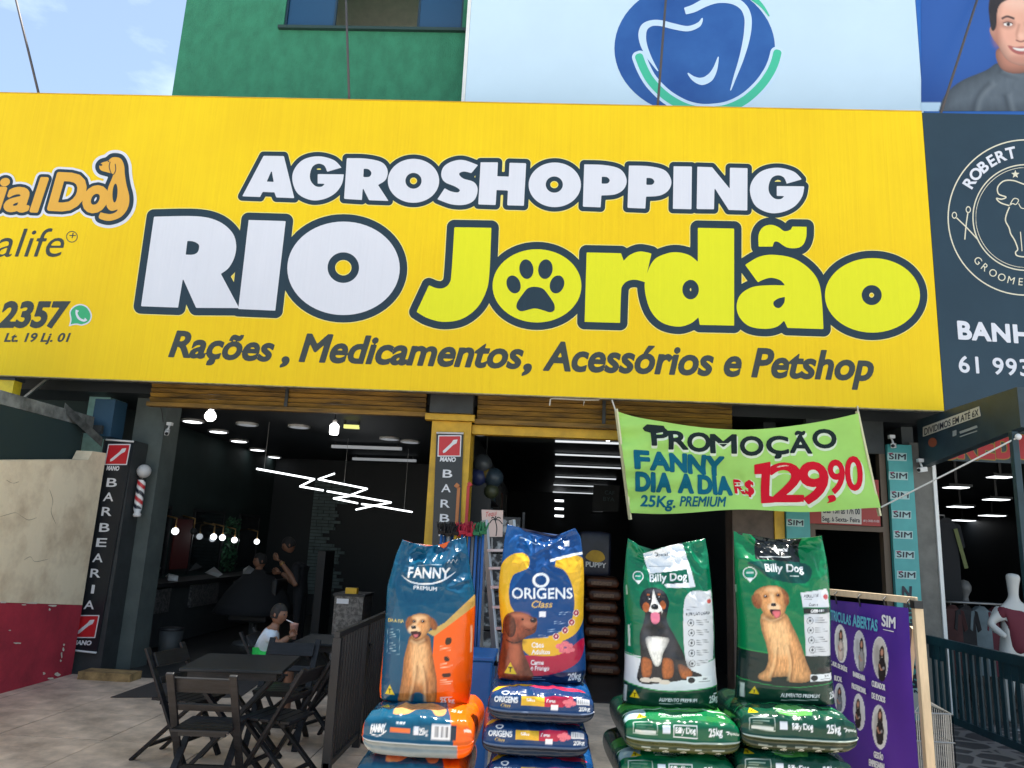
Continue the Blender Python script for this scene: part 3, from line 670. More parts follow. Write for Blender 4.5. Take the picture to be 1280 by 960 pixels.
m_skin = mat('brown_skin', (.26, .125, .075), .5, sss=.1); m_hair = mat('black_hair', (.008, .007, .007), .55, bump=.6, bscale=120)
m_shirtb = mat('black_cloth', (.010, .011, .014), .85); m_shirtw = mat('white_blue_cloth', (.62, .70, .80), .85, var=.08, bump=.4, bscale=25); m_green = mat('green_cloth', (.03, .62, .10), .8)
m_signb = mat('black_vinyl', (.012, .015, .02), .33, var=.2, vscale=2); m_redv = mat('red_vinyl', (.55, .018, .025), .35); m_whv = mat('white_vinyl', (.72, .72, .74), .35)
m_granite = mat('grey_granite', (.16, .155, .15), .3, col2=(.03, .03, .032), vscale=26, ramp=(.42, .6))
m_plasticw = mat('white_plastic', (.7, .7, .7), .4)

# ------------------------------------------------------------------ upright barber banners
def barber_banner(tname, lab, quad, Y, squares, manos, letters, cap, wid, hang=False):
    t = thing(tname, lab, 'banner', AY(*quad[3], Y)); PV = Print(lambda x, y: AY(x, y, Y-.012), (0, -1, 0))
    MB().slab([AY(x, y, Y-.012) for x, y in quad], (0, 1, 0), .012).build('cloth', m_signb, t)
    for pt in (0, 1):
        a, b2 = (quad[0], quad[1]) if pt == 0 else (quad[3], quad[2]); MB().tube([AY(*a, Y-.02), AY(*b2, Y-.02)], .012, 6).build('batten', m_plasticw, t)
    for (x0, y0, x1, y1) in squares:
        r, w_, cl = MB(), MB(), MB(); l = (y1-y0)*.0; lean = -(quad[3][0]-quad[0][0])/(quad[3][1]-quad[0][1])*(y1-y0)
        P = [(x0, y1), (x1, y1), (x1+lean, y0), (x0+lean, y0)]
        PV.shape(w_, [np.array(P)], .002, .0, .6); PV.shape(r, [np.array(P)], .0035, -1.3, .6)
        sx, sy = (x1-x0), (y1-y0); U = lambda u, v: (x0+u*sx+lean*(1-v), y0+v*sy)
        PV.shape(cl, [np.array([U(.22, .74), U(.58, .36), U(.66, .22), U(.84, .20), U(.80, .38), U(.66, .46), U(.34, .80), U(.24, .84)])], .005, 0, .4)
        sb_ = w_.build('square_border', m_whv, t); r.build('red_square', m_redv, sb_); cl.build('clipper_drawing', m_whv, sb_)
    tx = MB()
    for (x, y, w_) in manos: PV.text(tx, 'MANO', (x-w_/2, y), (x+w_/2, y+w_*.04), 5.2, .002, offset=.05, shear=.15)
    for ch, (x, y) in zip('BARBEARIA', letters):
        w2 = wid*(.3 if ch == 'I' else 1); PV.text(tx, ch, (x-w2/2, y+cap/2), (x+w2/2, y+cap/2+.3), cap, .002, offset=.012)
    tx.build('white_lettering', m_whv, t, kind='stuff'); return t
MB().box(-5.46, -5.07, 9.11, 9.44, 0, 2.74).build('black_column', m_dgrey, bld)
zz = lambda x, y: (x/2.4, 460+y/2.4)
barber_banner('barber_banner', 'black vertical barber banner with peeling hem beside the cream wall', [(132.5, 549.5), (167, 552), (120.5, 816), (82.5, 812)], 9.1,
    [(*zz(313, 228), *zz(381, 291)), (*zz(210, 741), *zz(286, 810))], [(*zz(338, 306), 16), (*zz(245, 829), 24)],
    [zz(*p) for p in [(334,343),(324,386),(319,430),(312,478),(303,523),(292,569),(285,615),(277,663),(266,710)]], 10.6, 13)
zy = lambda x, y: (480+x/4.267, 470+y/4.267)
barber_banner('barber_banner', 'black vertical barber banner hung on the yellow column', [zy(280, 303), zy(424, 306), (569, 840), (534, 838)], 8.985,
    [(*zy(285, 316), *zy(409, 430))], [(*zy(340, 454), 20)], [zy(x, y) for x, y in [(338,520),(330,598),(326,680),(322,757),(318,832),(313,910),(309,988),(305,1066),(300,1144)]], 9.6, 12)
# barber pole on the pilaster
bp = thing('barber_pole', 'small red white and black striped barber pole with round white globe', 'barber pole', AY(174, 648, 9.28))
a, b2 = AY(177.5, 600, 9.28), AY(172, 636, 9.28); ax = (b2-a).normalized(); uu = ax.orthogonal().normalized(); vv = ax.cross(uu)
mb = MB(); vs_, cs, fs = [], [], []
for i in range(41):
    for k in range(24):
        th = 2*PI*k/24; vs_.append(a+(b2-a)*(i/40)+(uu*math.cos(th)+vv*math.sin(th))*.05)
        ph = (k/24+i/40*1.9) % 1; cs.append((.55, .02, .03) if ph < .28 else (.75, .75, .75) if ph < .5 else (.01, .012, .03) if ph < .78 else (.75, .75, .75))
for i in range(40):
    for k in range(24): fs.append((i*24+k, i*24+(k+1) % 24, (i+1)*24+(k+1) % 24, (i+1)*24+k))
mb.add(vs_, fs, True); o = mb.build('striped_cylinder', mat('pole_print', (1, 1, 1), .3, attr='print'), bp); set_attr(o, np.array(cs))
MB().ball(AY(180, 589, 9.28), .085, 16, 10).build('globe', mat('globe_white', (.55, .55, .55), .4), bp)
MB().tube([AY(172, 636, 9.28), AY(171.5, 641, 9.28), AY(171.3, 643, 9.28), AY(171, 646, 9.28)], [.05, .035, .05, .04], 12).build('finial', m_plasticw, bp)
MB().bar(AY(170, 596, 9.36), AY(161, 640, 9.36), .02, .02).build('bracket', m_steel, bp)
MB().bar(AY(170, 596, 9.36), AY(178, 598, 9.28), .015, .015).build('arm', m_steel, bp); MB().bar(AY(162, 636, 9.36), AY(173, 638, 9.28), .015, .015).build('arm', m_steel, bp)
MB().bar(AY(166, 620, 9.36), AY(166, 620, 9.46), .02, .02).build('wall_stud', m_steel, bp)
def sec_cam(lab, p, d):
    t = thing('security_camera', lab, 'camera', p, 'small white security cameras'); p = Vector(p); d = Vector(d).normalized()
    hs_ = MB().bar(p-d*.06, p+d*.06, .05, .055).build('housing', m_plasticw, t, bevel=.006); MB().tube([p+d*.0601, p+d*.068], .02, 10).build('lens', m_black, hs_)
    MB().tube([p+Vector((0, 0, .02)), p+Vector((0, .04, .09))], .012, 6).build('mount', m_plasticw, t); MB().box(p.x-.03, p.x+.03, p.y+.01, p.y+.07, p.z+.09, p.z+.13).build('base_plate', m_plasticw, t)
sec_cam('white security camera dangling on a cable above the barber pole', AY(209, 540, 9.38), (.4, -1, -.5)); sec_cam('white security camera just right of the barber pole globe', AY(200, 585, 9.6), (.6, -1, -.3))
cb = MB(); cb.tube([AY(204, 528, 9.42), AY(202, 512, 9.4), AY(196, 502, 9.4), AY(190, 498, 9.4)], .006, 5); tag(cb.build('loose_cable', m_black), 'thin black cable looping above the hanging security camera', 'cable')

# ------------------------------------------------------------------ barber shop interior
dg = 'round downlights in the barber shop ceiling'
ZC = 3.338
dlab = ['round ceiling downlight nearest the left bulb', 'second round downlight along the left row', 'third round downlight along the left row', 'fourth round downlight along the left row', 'fifth round downlight along the left row', 'sixth and farthest round downlight along the left row', 'round ceiling downlight near the yellow column, left of a pair', 'round ceiling downlight nearest the yellow column', 'dim round downlight left of the second bulb', 'dim round downlight between the two front bulbs']
for i, (x, y) in enumerate([(241,525),(273,538),(299,550),(322,561),(342,570),(360,579),(487,547),(513,551),(374,532),(309,529)]):
    p = AG(x, y, ZC); t = thing('downlight', dlab[i], 'ceiling light', p, dg); big = i < 6
    rm_ = MB().lathe([(.17, ZC), (.17, ZC-.03), (.14, ZC-.032)], (p.x, p.y, 0), 20).build('rim', m_white, t)
    MB().lathe([(.139, ZC-.033), (.13, ZC-.036)], (p.x, p.y, 0), 20).build('diffuser', m_tube if big else m_lampdim, rm_)
for lab, (a, b2, mm) in {'dim glowing bar imitating a ceiling reflection nearest the yellow column': ((415,558),(502,561),m_lampdim), 'second dim glowing bar imitating a ceiling reflection behind the column bulb': ((441,573.5),(520,576),m_lampdim), 'third dim glowing bar imitating a ceiling reflection deeper in the barber shop': ((463,586.5),(533,589),m_lampdim), 'small yellowish ceiling lamp behind the second bulb': ((430,533),(449,534),None)}.items():  # dim emissive bars imitate tube reflections on the ceiling
    p, q = AG(*a, 3.25), AG(*b2, 3.25); t = thing('strip_light', lab, 'ceiling light', (p+q)/2, 'barber shop strip lights')
    MB().bar(p, q, .07, .05).build('tube', mm or mat('lamp_yellow', (.6, .6, .2), .4, emit=(.8, .8, .25), estr=.5), t)
    for e in (p, q): MB().bar(e+(q-p)*(.05 if e == p else -.05), e+(q-p)*(.05 if e == p else -.05)+Vector((0, 0, .085)), .03, .03).build('hanger', m_black, t)
zl = thing('zigzag_light', 'zigzag of white led tubes hanging inside the barber shop', 'ceiling light', AY(420, 612, 12.6))
zp = lambda x, y: (lambda Y: AY(x, y, Y))(11+3*(x-321)/194)
for a, b2 in [((321,586),(393,599)), ((393,599),(375,608)), ((375,608),(404,613)), ((409,614),(437,619)), ((418,592),(398,599)), ((398,599),(459,611)), ((459,611),(438,619)), ((438,619),(489,628)), ((437,620),(417,623)), ((417,623),(447,629)), ((452,630),(468,632)), ((489,628),(468,632)), ((468,632),(445,637)), ((468,632),(515,640))]:
    MB().tube([zp(*a), zp(*b2)], .014, 8).build('led_tube', m_tube, zl)
for x, y in [(330,588),(430,606),(505,638)]: p = zp(x, y); MB().tube([p, (p.x, p.y, ZC)], .004, 4).build('wire', m_steel, zl)
def bulb(lab, px, py, Y, r, kind, zt=3.335, m=m_lamp, g='bare bulbs at the barber shop front'):
    p = AY(px, py, Y); t = thing('light_bulb', lab, 'bulb', p, g)
    if kind == 'globe': MB().lathe([(.001, -r), (r*.5, -r*.9), (r*.9, -r*.45), (r, 0), (r*.8, r*.55), (r*.4, r*1.0), (r*.38, r*1.15)], p, 16).build('glass', m, t); top = r*1.15
    else: MB().lathe([(.001, -r*1.7), (r*.85, -r*1.65), (r, -r*1.2), (r, r*.4), (r*.6, r*.8)], p, 16).build('glass', m, t); top = r*.8
    MB().lathe([(r*.5, top), (r*.5, top+r*.7), (r*.34, top+r*.9)], p, 12).build('socket', m_plasticw, t)
    MB().tube([p+Vector((0, 0, top+r*.9)), (p.x, p.y, zt)], .007, 5).build('cord', m_black, t)
bulb('bright round bulb hanging at the left of the barber shop front', 263, 520, 9.75, .075, 'globe'); bulb('long led bulb hanging before the zigzag light', 418, 534, 9.75, .06, 'tube')
lg = 'bulbs over the barber mirrors'
for lab, x, y, mm in [('mirror bulb nearest the barber pole', 219, 664, m_tube), ('unlit mirror bulb beside the first lit one', 242, 664, m_dgrey), ('mirror bulb left of the red picture', 267, 671, m_tube), ('mirror bulb before the red picture', 278, 672, m_tube), ('mirror bulb just right of the red picture', 293, 675, m_tube), ('farthest mirror bulb, left of the barber', 321, 677, m_tube)]:
    p = AX(x, y, -5.72); t = thing('wall_bulb', lab, 'bulb', p, lg)
    MB().ball(p, .055, 12, 8).build('glass', mm, t); MB().tube([p+Vector((0, 0, .05)), p+Vector((0, 0, .2)), p+Vector((-.21, 0, .24))], .014, 6).build('bracket', mat('brass', (.4, .25, .1), .4, metal=.8) if 'brass' not in MATS else MATS['brass'], t)
# counter, mirrors, pictures, leaves along the left wall
ct = thing('barber_counter', 'long dark barber counter with grey stone drawer fronts along the left wall', 'counter', (-5.6, 12.5, 0))
MB().box(-5.94, -5.35, 10.3, 15.9, .86, .92).build('worktop', m_black, ct); MB().box(-5.94, -5.45, 10.3, 15.9, .02, .858).build('cabinet', m_dgrey, ct)
for y0, y1 in ((10.4, 11.3), (12.0, 13.0), (13.7, 14.7)): MB().box(-5.449, -5.40, y0, y1, .5, .84).build('stone_drawer', m_granite, ct)
for i, (y0, y1) in enumerate(((10.9, 12.0), (12.9, 14.1), (14.9, 15.9))):
    t = thing('wall_mirror', ['tall dark mirror nearest the shop front', 'tall dark mirror in the middle of the counter wall', 'tall dark mirror farthest along the counter wall'][i], 'mirror', (-5.9, (y0+y1)/2, 1), 'barber mirrors')
    MB().box(-5.948, -5.93, y0, y1, 1.0, 2.0).build('glass', mat('mirror%d' % i, (.05, .06, .07), .06, metal=.9), t)
    fr_ = MB(); fr_.box(-5.947, -5.91, y0-.04, y0-.002, .96, 2.04); MB().box(-5.947, -5.91, y0-.04, y0-.002, .96, 2.04).build('frame_side', m_black, t); MB().box(-5.947, -5.91, y1+.002, y1+.04, .96, 2.04).build('frame_side', m_black, t); MB().box(-5.947, -5.91, y0, y1, 2.002, 2.04).build('frame_top', m_black, t)
t = thing('red_picture', 'dark red framed picture between the mirror bulbs', 'picture', AX(281, 690, -5.9)); MB().box(-5.92, -5.9, 12.2, 12.8, 1.05, 1.85).build('canvas', mat('dark_red_print', (.10, .012, .012), .6), t); MB().box(-5.945, -5.921, 12.15, 12.85, 1.0, 1.9).build('frame', m_black, t)
ivy_m = mat('ivy_leaf', (.02, .09, .04), .5, var=.5)
for i, (y0, y1) in enumerate(((10.2, 10.85), (14.12, 14.85))):
    mb = MB(); rr = random.Random(i)
    for k in range(420):
        p = Vector((-5.93+rr.random()*.05, rr.uniform(y0, y1), rr.uniform(.95, 1.95))); a = Vector((rr.uniform(-.3, .6), rr.uniform(-1, 1), rr.uniform(-1, 1))).normalized()*.03; b_ = a.orthogonal().normalized()*.022
        mb.add([p-a, p+b_, p+a, p-b_], [(0, 1, 2, 3)])
    o = mb.build('ivy_panel', ivy_m); tag(o, ['green leafy panel on the wall nearest the shop front', 'green leafy panel on the wall beside the seated customer'][i], 'plant', kind='stuff')
# pale brick feature on the back wall with a ragged edge
fb = thing('brick_feature', 'pale grey brick panel with ragged edge on the barber shop back wall', 'wall panel', AY(400, 740, 16.5))
x0 = AY(384, 700, 16.55).x; zt_, zb = AY(400, 600, 16.55).z, AY(400, 743, 16.55).z; n = 34; mb = MB(); rr = random.Random(4)
for k in range(n):
    z = zb+(zt_-zb)*k/n; h = (zt_-zb)/n*.84; f = k/n
    wid = .62+.16*math.sin(f*9.0)+.12*math.sin(f*23)+rr.uniform(-.1, .1); xx = x0
    while xx < x0+wid:
        w_ = min(.26 if xx > x0 else rr.choice((.13, .26)), x0+wid-xx); mb.box(xx, xx+w_-.012, 16.56-rr.uniform(0, .012), 16.599, z, z+h); xx += w_
mb.build('bricks', mat('pale_brick', (.16, .21, .21), .8, var=.2), fb, kind='stuff')
# small clutter
def slip(name, lab, cat, pts, Y, m, th=.01):
    mb = MB(); mb.slab([AY(x, y, Y) for x, y in pts], (0, 1, 0), th); return tag(mb.build(name, m), lab, cat)
Yc = 11.3
cl = [('paper_sheet', 'crumpled white paper lying on the counter left of the customer', 'paper', [(254,730),(266,722),(277,731),(271,735)]), ('paper_sheet', 'folded white paper standing behind the customer', 'paper', [(303,722),(311,711),(318,716),(312,722)]), ('tissue_box', 'white box on the counter below the first mirror bulb', 'box', [(212,709),(224,712),(223,719),(211,718)])]
for nm, lab, cat, pts in cl:
    P = [AX(x, y, -5.42) for x, y in pts]; mb = MB(); c0 = sum(P, Vector())/4; dz = .921-min(p.z for p in P); mb.add([p+Vector((0, 0, dz)) for p in P]+[c0+Vector((-.12, 0, dz+.02))], [(0, 1, 4), (1, 2, 4), (2, 3, 4), (3, 0, 4)]); tag(mb.build(nm, m_plasticw), lab, cat)
bt = thing('spray_bottle', 'small pale spray bottle on the counter near the first leaf panel', 'bottle', (-5.6, 10.75, .921)); MB().lathe([(.03, 0), (.035, .02), (.035, .12), (.012, .15), (.012, .18)], (-5.6, 10.75, .921), 10).build('body', m_plasticw, bt); MB().box(-5.62, -5.55, 10.74, 10.76, 1.10, 1.125).build('trigger', m_black, bt)
bn = thing('waste_bin', 'dark round waste bin at the foot of the barber counter', 'bin', (-4.75, 10.1, 0)); MB().lathe([(.12, .005), (.15, .40), (.14, .40), (.115, .02)], (-4.75, 10.1, 0), 18).build('body', m_dgrey, bn); MB().lathe([(.152, .401), (.15, .43), (.001, .44)], (-4.75, 10.1, 0), 18).build('lid', m_black, bn)
# reception plinth near the railing
rp = thing('reception_plinth', 'grey stone reception plinth just left of the standing bags', 'counter', AG(440, 830)); p = AY(441, 745, 9.7)
MB().box(p.x-.2, p.x+.16, 9.6, 10.1, .005, p.z).build('body', m_granite, rp); MB().box(p.x-.22, p.x+.18, 9.58, 10.12, p.z+.001, p.z+.03).build('top', m_black, rp)
MB().box(p.x-.17, p.x-.02, 9.588, 9.599, p.z-.09, p.z-.03).build('white_label', m_whv, rp)
MB().box(p.x-.08, p.x+.06, 9.62, 9.72, p.z+.031, p.z+.10).build('yellow_box', MATS['yellow_enamel']); tag(bpy.data.objects['yellow_box'], 'small yellow box on top of the stone plinth', 'box')

# ------------------------------------------------------------------ barber and customer
Yb = 12.0
def P_(x, y, dy=0, Y=Yb): return AY(x, y, Y+dy)
def head(p, face, r, par, m_s=m_skin, hair=True, tilt=0):
    """head with nose, ears, eyes, mouth and hair cap; face = direction it looks"""
    f = Vector(face).normalized(); up = Vector((0, 0, 1)); s = f.cross(up).normalized(); up = s.cross(f)
    mb = MB(); M_ = lambda a, b_, c_: p+f*(a*r)+s*(b_*r)+up*(c_*r)
    vs_, fs = [], []; nn, mm = 20, 14
    for i in range(mm+1):
        th = PI*i/mm
        for k in range(nn):
            ph = 2*PI*k/nn; z = math.cos(th); q = math.sin(th); x, y = q*math.cos(ph), q*math.sin(ph)
            jaw = 1-.28*max(0, -z)*(1 if x < .2 else .75); bump = 0
            if x > .6 and abs(y) < .32: bump = .20*math.exp(-((z+.12)/.16)**2)*math.exp(-(y/.14)**2)+.05*math.exp(-((z+.5)/.1)**2)*math.exp(-(y/.25)**2)-.05*math.exp(-((z-.1)/.1)**2)
            vs_.append(M_(x*(.98*jaw+bump), y*.78*jaw, z*1.18-.05))
    for i in range(mm):
        for k in range(nn): fs.append((i*nn+k, (i+1)*nn+k, (i+1)*nn+(k+1) % nn, i*nn+(k+1) % nn))
    mb.add(vs_, fs, True); mb.build('head', m_s, par)
    for sd in (-1, 1):
        MB().ball(M_(-.02, sd*.80, -.05), (r*.16, r*.1, r*.24), 8, 6).build('ear', m_s, par)
        MB().ball(M_(.84, sd*.30, .05), r*.09, 8, 6).build('eye', m_black, par)
    MB().ball(M_(.86, 0, -.55), (r*.1, r*.1, r*.05), 8, 6).build('mouth', mat('lips', (.2, .06, .05), .5) if 'lips' not in MATS else MATS['lips'], par)
    if hair:
        vs_, fs = [], []
        for i in range(9):
            th = PI*.60*i/8
            for k in range(nn):
                ph = 2*PI*k/nn; lim = 1 if math.cos(ph) < .35 else .62; t_ = th*lim; x, y, z = math.sin(t_)*math.cos(ph), math.sin(t_)*math.sin(ph), math.cos(t_)
                vs_.append(M_(x*1.06-.03, y*.86, z*1.26-.04))
        for i in range(8):
            for k in range(nn): fs.append((i*nn+k, (i+1)*nn+k, (i+1)*nn+(k+1) % nn, i*nn+(k+1) % nn))
        MB().add(vs_, fs, True).build('hair', m_hair, par)
def hand(w, tip, side, L_, par, m_s=m_skin):
    """palm with four curled fingers and a thumb; w wrist, tip direction, side = thumb side"""
    d = Vector(tip).normalized(); s = Vector(side).normalized(); s = (s-d*s.dot(d)).normalized(); n = d.cross(s)
    pts = {'w': (w, L_*.13), 'p': (w+d*L_*.42, (L_*.23, L_*.13))}; ed = [('w', 'p')]
    for i, (o, l) in enumerate(((.24, .42), (.08, .5), (-.08, .47), (-.22, .36))):
        b0 = w+d*L_*.5+s*(o*L_); pts['f%d' % i] = (b0, L_*.075); pts['g%d' % i] = (b0+d*L_*l*.55+n*L_*.10, L_*.068); pts['h%d' % i] = (b0+d*L_*l*.75+n*L_*.30, L_*.055); ed += [('p', 'f%d' % i), ('f%d' % i, 'g%d' % i), ('g%d' % i, 'h%d' % i)]
    t0 = w+d*L_*.25+s*L_*.22; pts['t'] = (t0, L_*.08); pts['t2'] = (t0+d*L_*.25+s*L_*.12+n*L_*.12, L_*.07); pts['t3'] = (t0+d*L_*.42+s*L_*.1+n*L_*.26, L_*.06); ed += [('p', 't'), ('t', 't2'), ('t2', 't3')]
    return skin('hand', pts, ed, m_s, par, 1)
ba = thing('person', 'barber in black with a gold wristband bending over a customer', 'person', AG(372, 790))
ba.location = (P_(374, 700).x, Yb, 0)
base = Vector((P_(376, 700).x, Yb, 0))
sh_ = P_(374, 708); hip = Vector((sh_.x+.06, Yb, .93))
skin('body', {'pel': (hip, (.17, .13)), 'wa': (hip+Vector((-.01, 0, .18)), (.15, .12)), 'ch': (sh_+Vector((0, 0, -.10)), (.19, .13)), 'ne': (sh_+Vector((-.03, 0, .08)), .06),
    'hl': (hip+Vector((0, .1, -.08)), .095), 'kl': (hip+Vector((.02, .12, -.48)), .065), 'al': (hip+Vector((.03, .12, -.86)), .045), 'hr': (hip+Vector((0, -.1, -.08)), .095), 'kr': (hip+Vector((.02, -.12, -.48)), .065), 'ar': (hip+Vector((.03, -.12, -.86)), .045),
    'sl': (sh_+Vector((.0, -.19, -.04)), .07), 'el': (P_(371, 732, -.28), .05), 'sr': (sh_+Vector((0, .19, -.04)), .07), 'er': (sh_+Vector((-.12, .26, -.28)), .05)},
    [('pel', 'wa'), ('wa', 'ch'), ('ch', 'ne'), ('pel', 'hl'), ('hl', 'kl'), ('kl', 'al'), ('pel', 'hr'), ('hr', 'kr'), ('kr', 'ar'), ('ch', 'sl'), ('sl', 'el'), ('ch', 'sr'), ('sr', 'er')], m_shirtb, ba)
for d_ in (.12, -.12): MB().ball(hip+Vector((-.03, d_, -.89)), (.13, .05, .045), 10, 6).build('shoe', m_black, ba)
wr = P_(350, 701, -.25); skin('forearm', {'e': (P_(371, 733, -.28), .052), 'm': (P_(363, 719, -.27), .045), 'w': (wr, .032)}, [('e', 'm'), ('m', 'w')], m_skin, ba); hand(wr, (-.7, 0, .35), (0, -.6, 1), .17, ba)
wr2 = sh_+Vector((-.34, .2, -.12)); skin('forearm', {'e': (sh_+Vector((-.12, .26, -.28)), .052), 'm': (sh_+Vector((-.24, .23, -.2)), .045), 'w': (wr2, .032)}, [('e', 'm'), ('m', 'w')], m_skin, ba); hand(wr2, (-1, -.3, .1), (0, -.3, 1), .17, ba)
MB().tube([P_(352, 704, -.25), P_(353.5, 706, -.25)], .042, 12).build('wristband', MATS['brass'], ba)
head(P_(361, 681), (-.85, -.35, -.38), .105, ba)
cu_ = thing('person', 'seated customer wrapped in a black barber cape', 'person', (P_(325, 720).x, Yb, 0))
hd = P_(325, 701); cp = hd+Vector((0, 0, -.18))
MB().lathe([(.62, .48), (.55, .62), (.46, .78), (.34, .93), (.24, 1.03), (.12, cp.z-.02), (.07, cp.z+.05)], (cp.x, Yb, 0), 22).build('cape', m_shirtb, cu_)
MB().tube([cp+Vector((0, 0, -.06)), cp+Vector((0, 0, .1))], .055, 12).build('neck', m_skin, cu_)
MB().lathe([(.082, 0), (.076, .03)], cp+Vector((0, 0, .0)), 16).build('collar', m_plasticw, cu_)
head(hd, (-.75, -.6, -.05), .105, cu_)
bc = thing('barber_chair', 'black barber chair under the seated customer', 'chair', (cp.x, Yb, 0))
MB().box(cp.x-.3, cp.x+.3, Yb-.3, Yb+.3, .36, .47).build('seat', m_black, bc, bevel=.03); MB().lathe([(.28, .005), (.26, .05), (.06, .08), (.06, .36)], (cp.x, Yb, 0), 18).build('pedestal', m_steel, bc)
MB().box(cp.x+.30, cp.x+.40, Yb-.27, Yb+.27, .47, 1.0).build('backrest', m_black, bc, bevel=.03)
MB().box(P_(388, 700).x+.05, P_(398, 700).x+.05, Yb+.2, Yb+.75, .005, 1.45).build('backrest_board', m_black)
tag(bpy.data.objects['backrest_board'], 'tall black cabinet standing behind the barber', 'cabinet'); bpy.data.objects['backrest_board'].name = 'tall_cabinet'

# ------------------------------------------------------------------ folding chairs and tables on the forecourt
def make_chair(lab, loc, rz):
    t = thing('folding_chair', lab, 'chair', (0, 0, 0), 'dark wooden folding chairs')
    for s in (-1, 1):
        MB().bar((.22, s*.2, 0), (-.235, s*.2, .80), .022, .05, (0, 1, 0)).build('post', m_wood, t, bevel=.004)
        MB().bar((-.27, s*.165, 0), (.20, s*.165, .43), .022, .045, (0, 1, 0)).build('leg', m_wood, t, bevel=.004)
    for k in range(5): MB().box(-.15+k*.078, -.15+k*.078+.07, -.185, .185, .432, .450).build('seat_slat', m_wood, t, bevel=.003)
    for x in (-.10, .17): MB().box(x, x+.03, -.15, .15, .40, .431).build('seat_rail', m_wood, t)
    for z, h in ((.665, .11), (.55, .05)):
        x = .22-.455*(z/.80); mb = MB(); p = [Vector((x-.035*(j/4-.5)**2*0, -.188+.376*j/4, z)) for j in range(5)]
        mb.bar((x, -.188, z+h/2), (x, .188, z+h/2), h, .018, (1, 0, .56)).build('back_slat', m_wood, t, bevel=.004)
    MB().bar((-.15, -.15, .11), (-.15, .15, .11), .03, .02).build('stretcher', m_wood, t); MB().bar((.13, -.19, .16), (.13, .19, .16), .03, .02).build('stretcher', m_wood, t)
    t.location = loc; t.rotation_euler = (0, 0, rz); return t
ch0 = make_chair('folding chair at the left, in profile, facing right', (-2.68, 6.06, 0), math.radians(-12))
for lab, loc, rz in [('folding chair nearest the camera with its back turned', (-2.13, 5.22, 0), math.radians(94)), ('folding chair on the right side of the near table, facing left', (-1.76, 5.62, 0), math.radians(168)),
                     ('folding chair behind the near table, its blue-sheened backrest towards the boy', (-2.10, 6.62, 0), math.radians(-88)), ('folding chair the boy is sitting on', (-2.48, 7.32, 0), math.radians(4)), ('folding chair against the railing behind the near table', (-1.72, 6.72, 0), math.radians(160))]:
    dup(ch0, loc, rz, lab)
def make_table(lab, loc, rz, s=.36):
    t = thing('folding_table', lab, 'table', loc, 'dark folding tables', rz); x, y = loc[:2]; ca, sa = math.cos(rz), math.sin(rz)
    Q = lambda a, b_, z: (x+a*ca-b_*sa, y+a*sa+b_*ca, z)
    MB().hexa([Q(-s, -s, .715), Q(s, -s, .715), Q(s, s, .715), Q(-s, s, .715), Q(-s, -s, .74), Q(s, -s, .74), Q(s, s, .74), Q(-s, s, .74)]).build('top', m_tabletop, t, bevel=.006)
    for k in (-1, 1):
        MB().hexa([Q(-s+.05, k*(s-.06)-.015, .66), Q(s-.05, k*(s-.06)-.015, .66), Q(s-.05, k*(s-.06)+.015, .66), Q(-s+.05, k*(s-.06)+.015, .66), Q(-s+.05, k*(s-.06)-.015, .714), Q(s-.05, k*(s-.06)-.015, .714), Q(s-.05, k*(s-.06)+.015, .714), Q(-s+.05, k*(s-.06)+.015, .714)]).build('apron', m_wood, t)
        MB().bar(Q(-s+.06, k*(s-.1), .70), Q(s-.06, k*(s-.1), 0.0), .025, .05, (0, 1, 0)).build('leg', m_wood, t); MB().bar(Q(s-.06, k*(s-.13), .70), Q(-s+.06, k*(s-.13), 0.0), .025, .05, (0, 1, 0)).build('leg', m_wood, t)
    return t
make_table('near dark square table among the folding chairs', (-2.20, 5.92, 0), math.radians(8)); make_table('far dark table where the boy sits', (-1.88, 7.42, 0), math.radians(2), .34)
# boy with a drink
by = thing('person', 'boy in pale t-shirt and green shorts drinking through a straw', 'person', (-2.45, 7.3, 0))
B = lambda x, y, dy=0: AY(x, y, 7.3+dy)
pe = B(329, 822); kneeL, kneeR = B(362, 824, -.10), B(362, 823, .10)
skin('body', {'pel': (pe, (.115, .10)), 'wa': (B(331, 810), (.105, .085)), 'ch': (B(337, 796), (.115, .085)), 'ne': (B(343, 784), .042), 'he': (B(346, 777), .045),
    'hl': (pe+Vector((.03, -.085, -.01)), .075), 'kl': (kneeL, .055), 'al': (Vector((kneeL.x+.02, kneeL.y, .09)), .036), 'tl': (Vector((kneeL.x+.13, kneeL.y, .045)), .034), 'hr': (pe+Vector((.03, .085, -.01)), .075), 'kr': (kneeR, .055), 'ar': (Vector((kneeR.x+.02, kneeR.y, .09)), .036), 'tr': (Vector((kneeR.x+.13, kneeR.y, .045)), .034),
    'sl': (B(337, 793, -.14), .045), 'el': (B(347, 806, -.17), .036), 'wl': (B(361, 797, -.07), .026), 'sr': (B(338, 793, .14), .045), 'er': (B(349, 805, .17), .036), 'wr': (B(361, 796, .06), .026)},
    [('pel', 'wa'), ('wa', 'ch'), ('ch', 'ne'), ('ne', 'he'), ('pel', 'hl'), ('hl', 'kl'), ('kl', 'al'), ('al', 'tl'), ('pel', 'hr'), ('hr', 'kr'), ('kr', 'ar'), ('ar', 'tr'), ('ch', 'sl'), ('sl', 'el'), ('el', 'wl'), ('ch', 'sr'), ('sr', 'er'), ('er', 'wr')], m_skin, by)
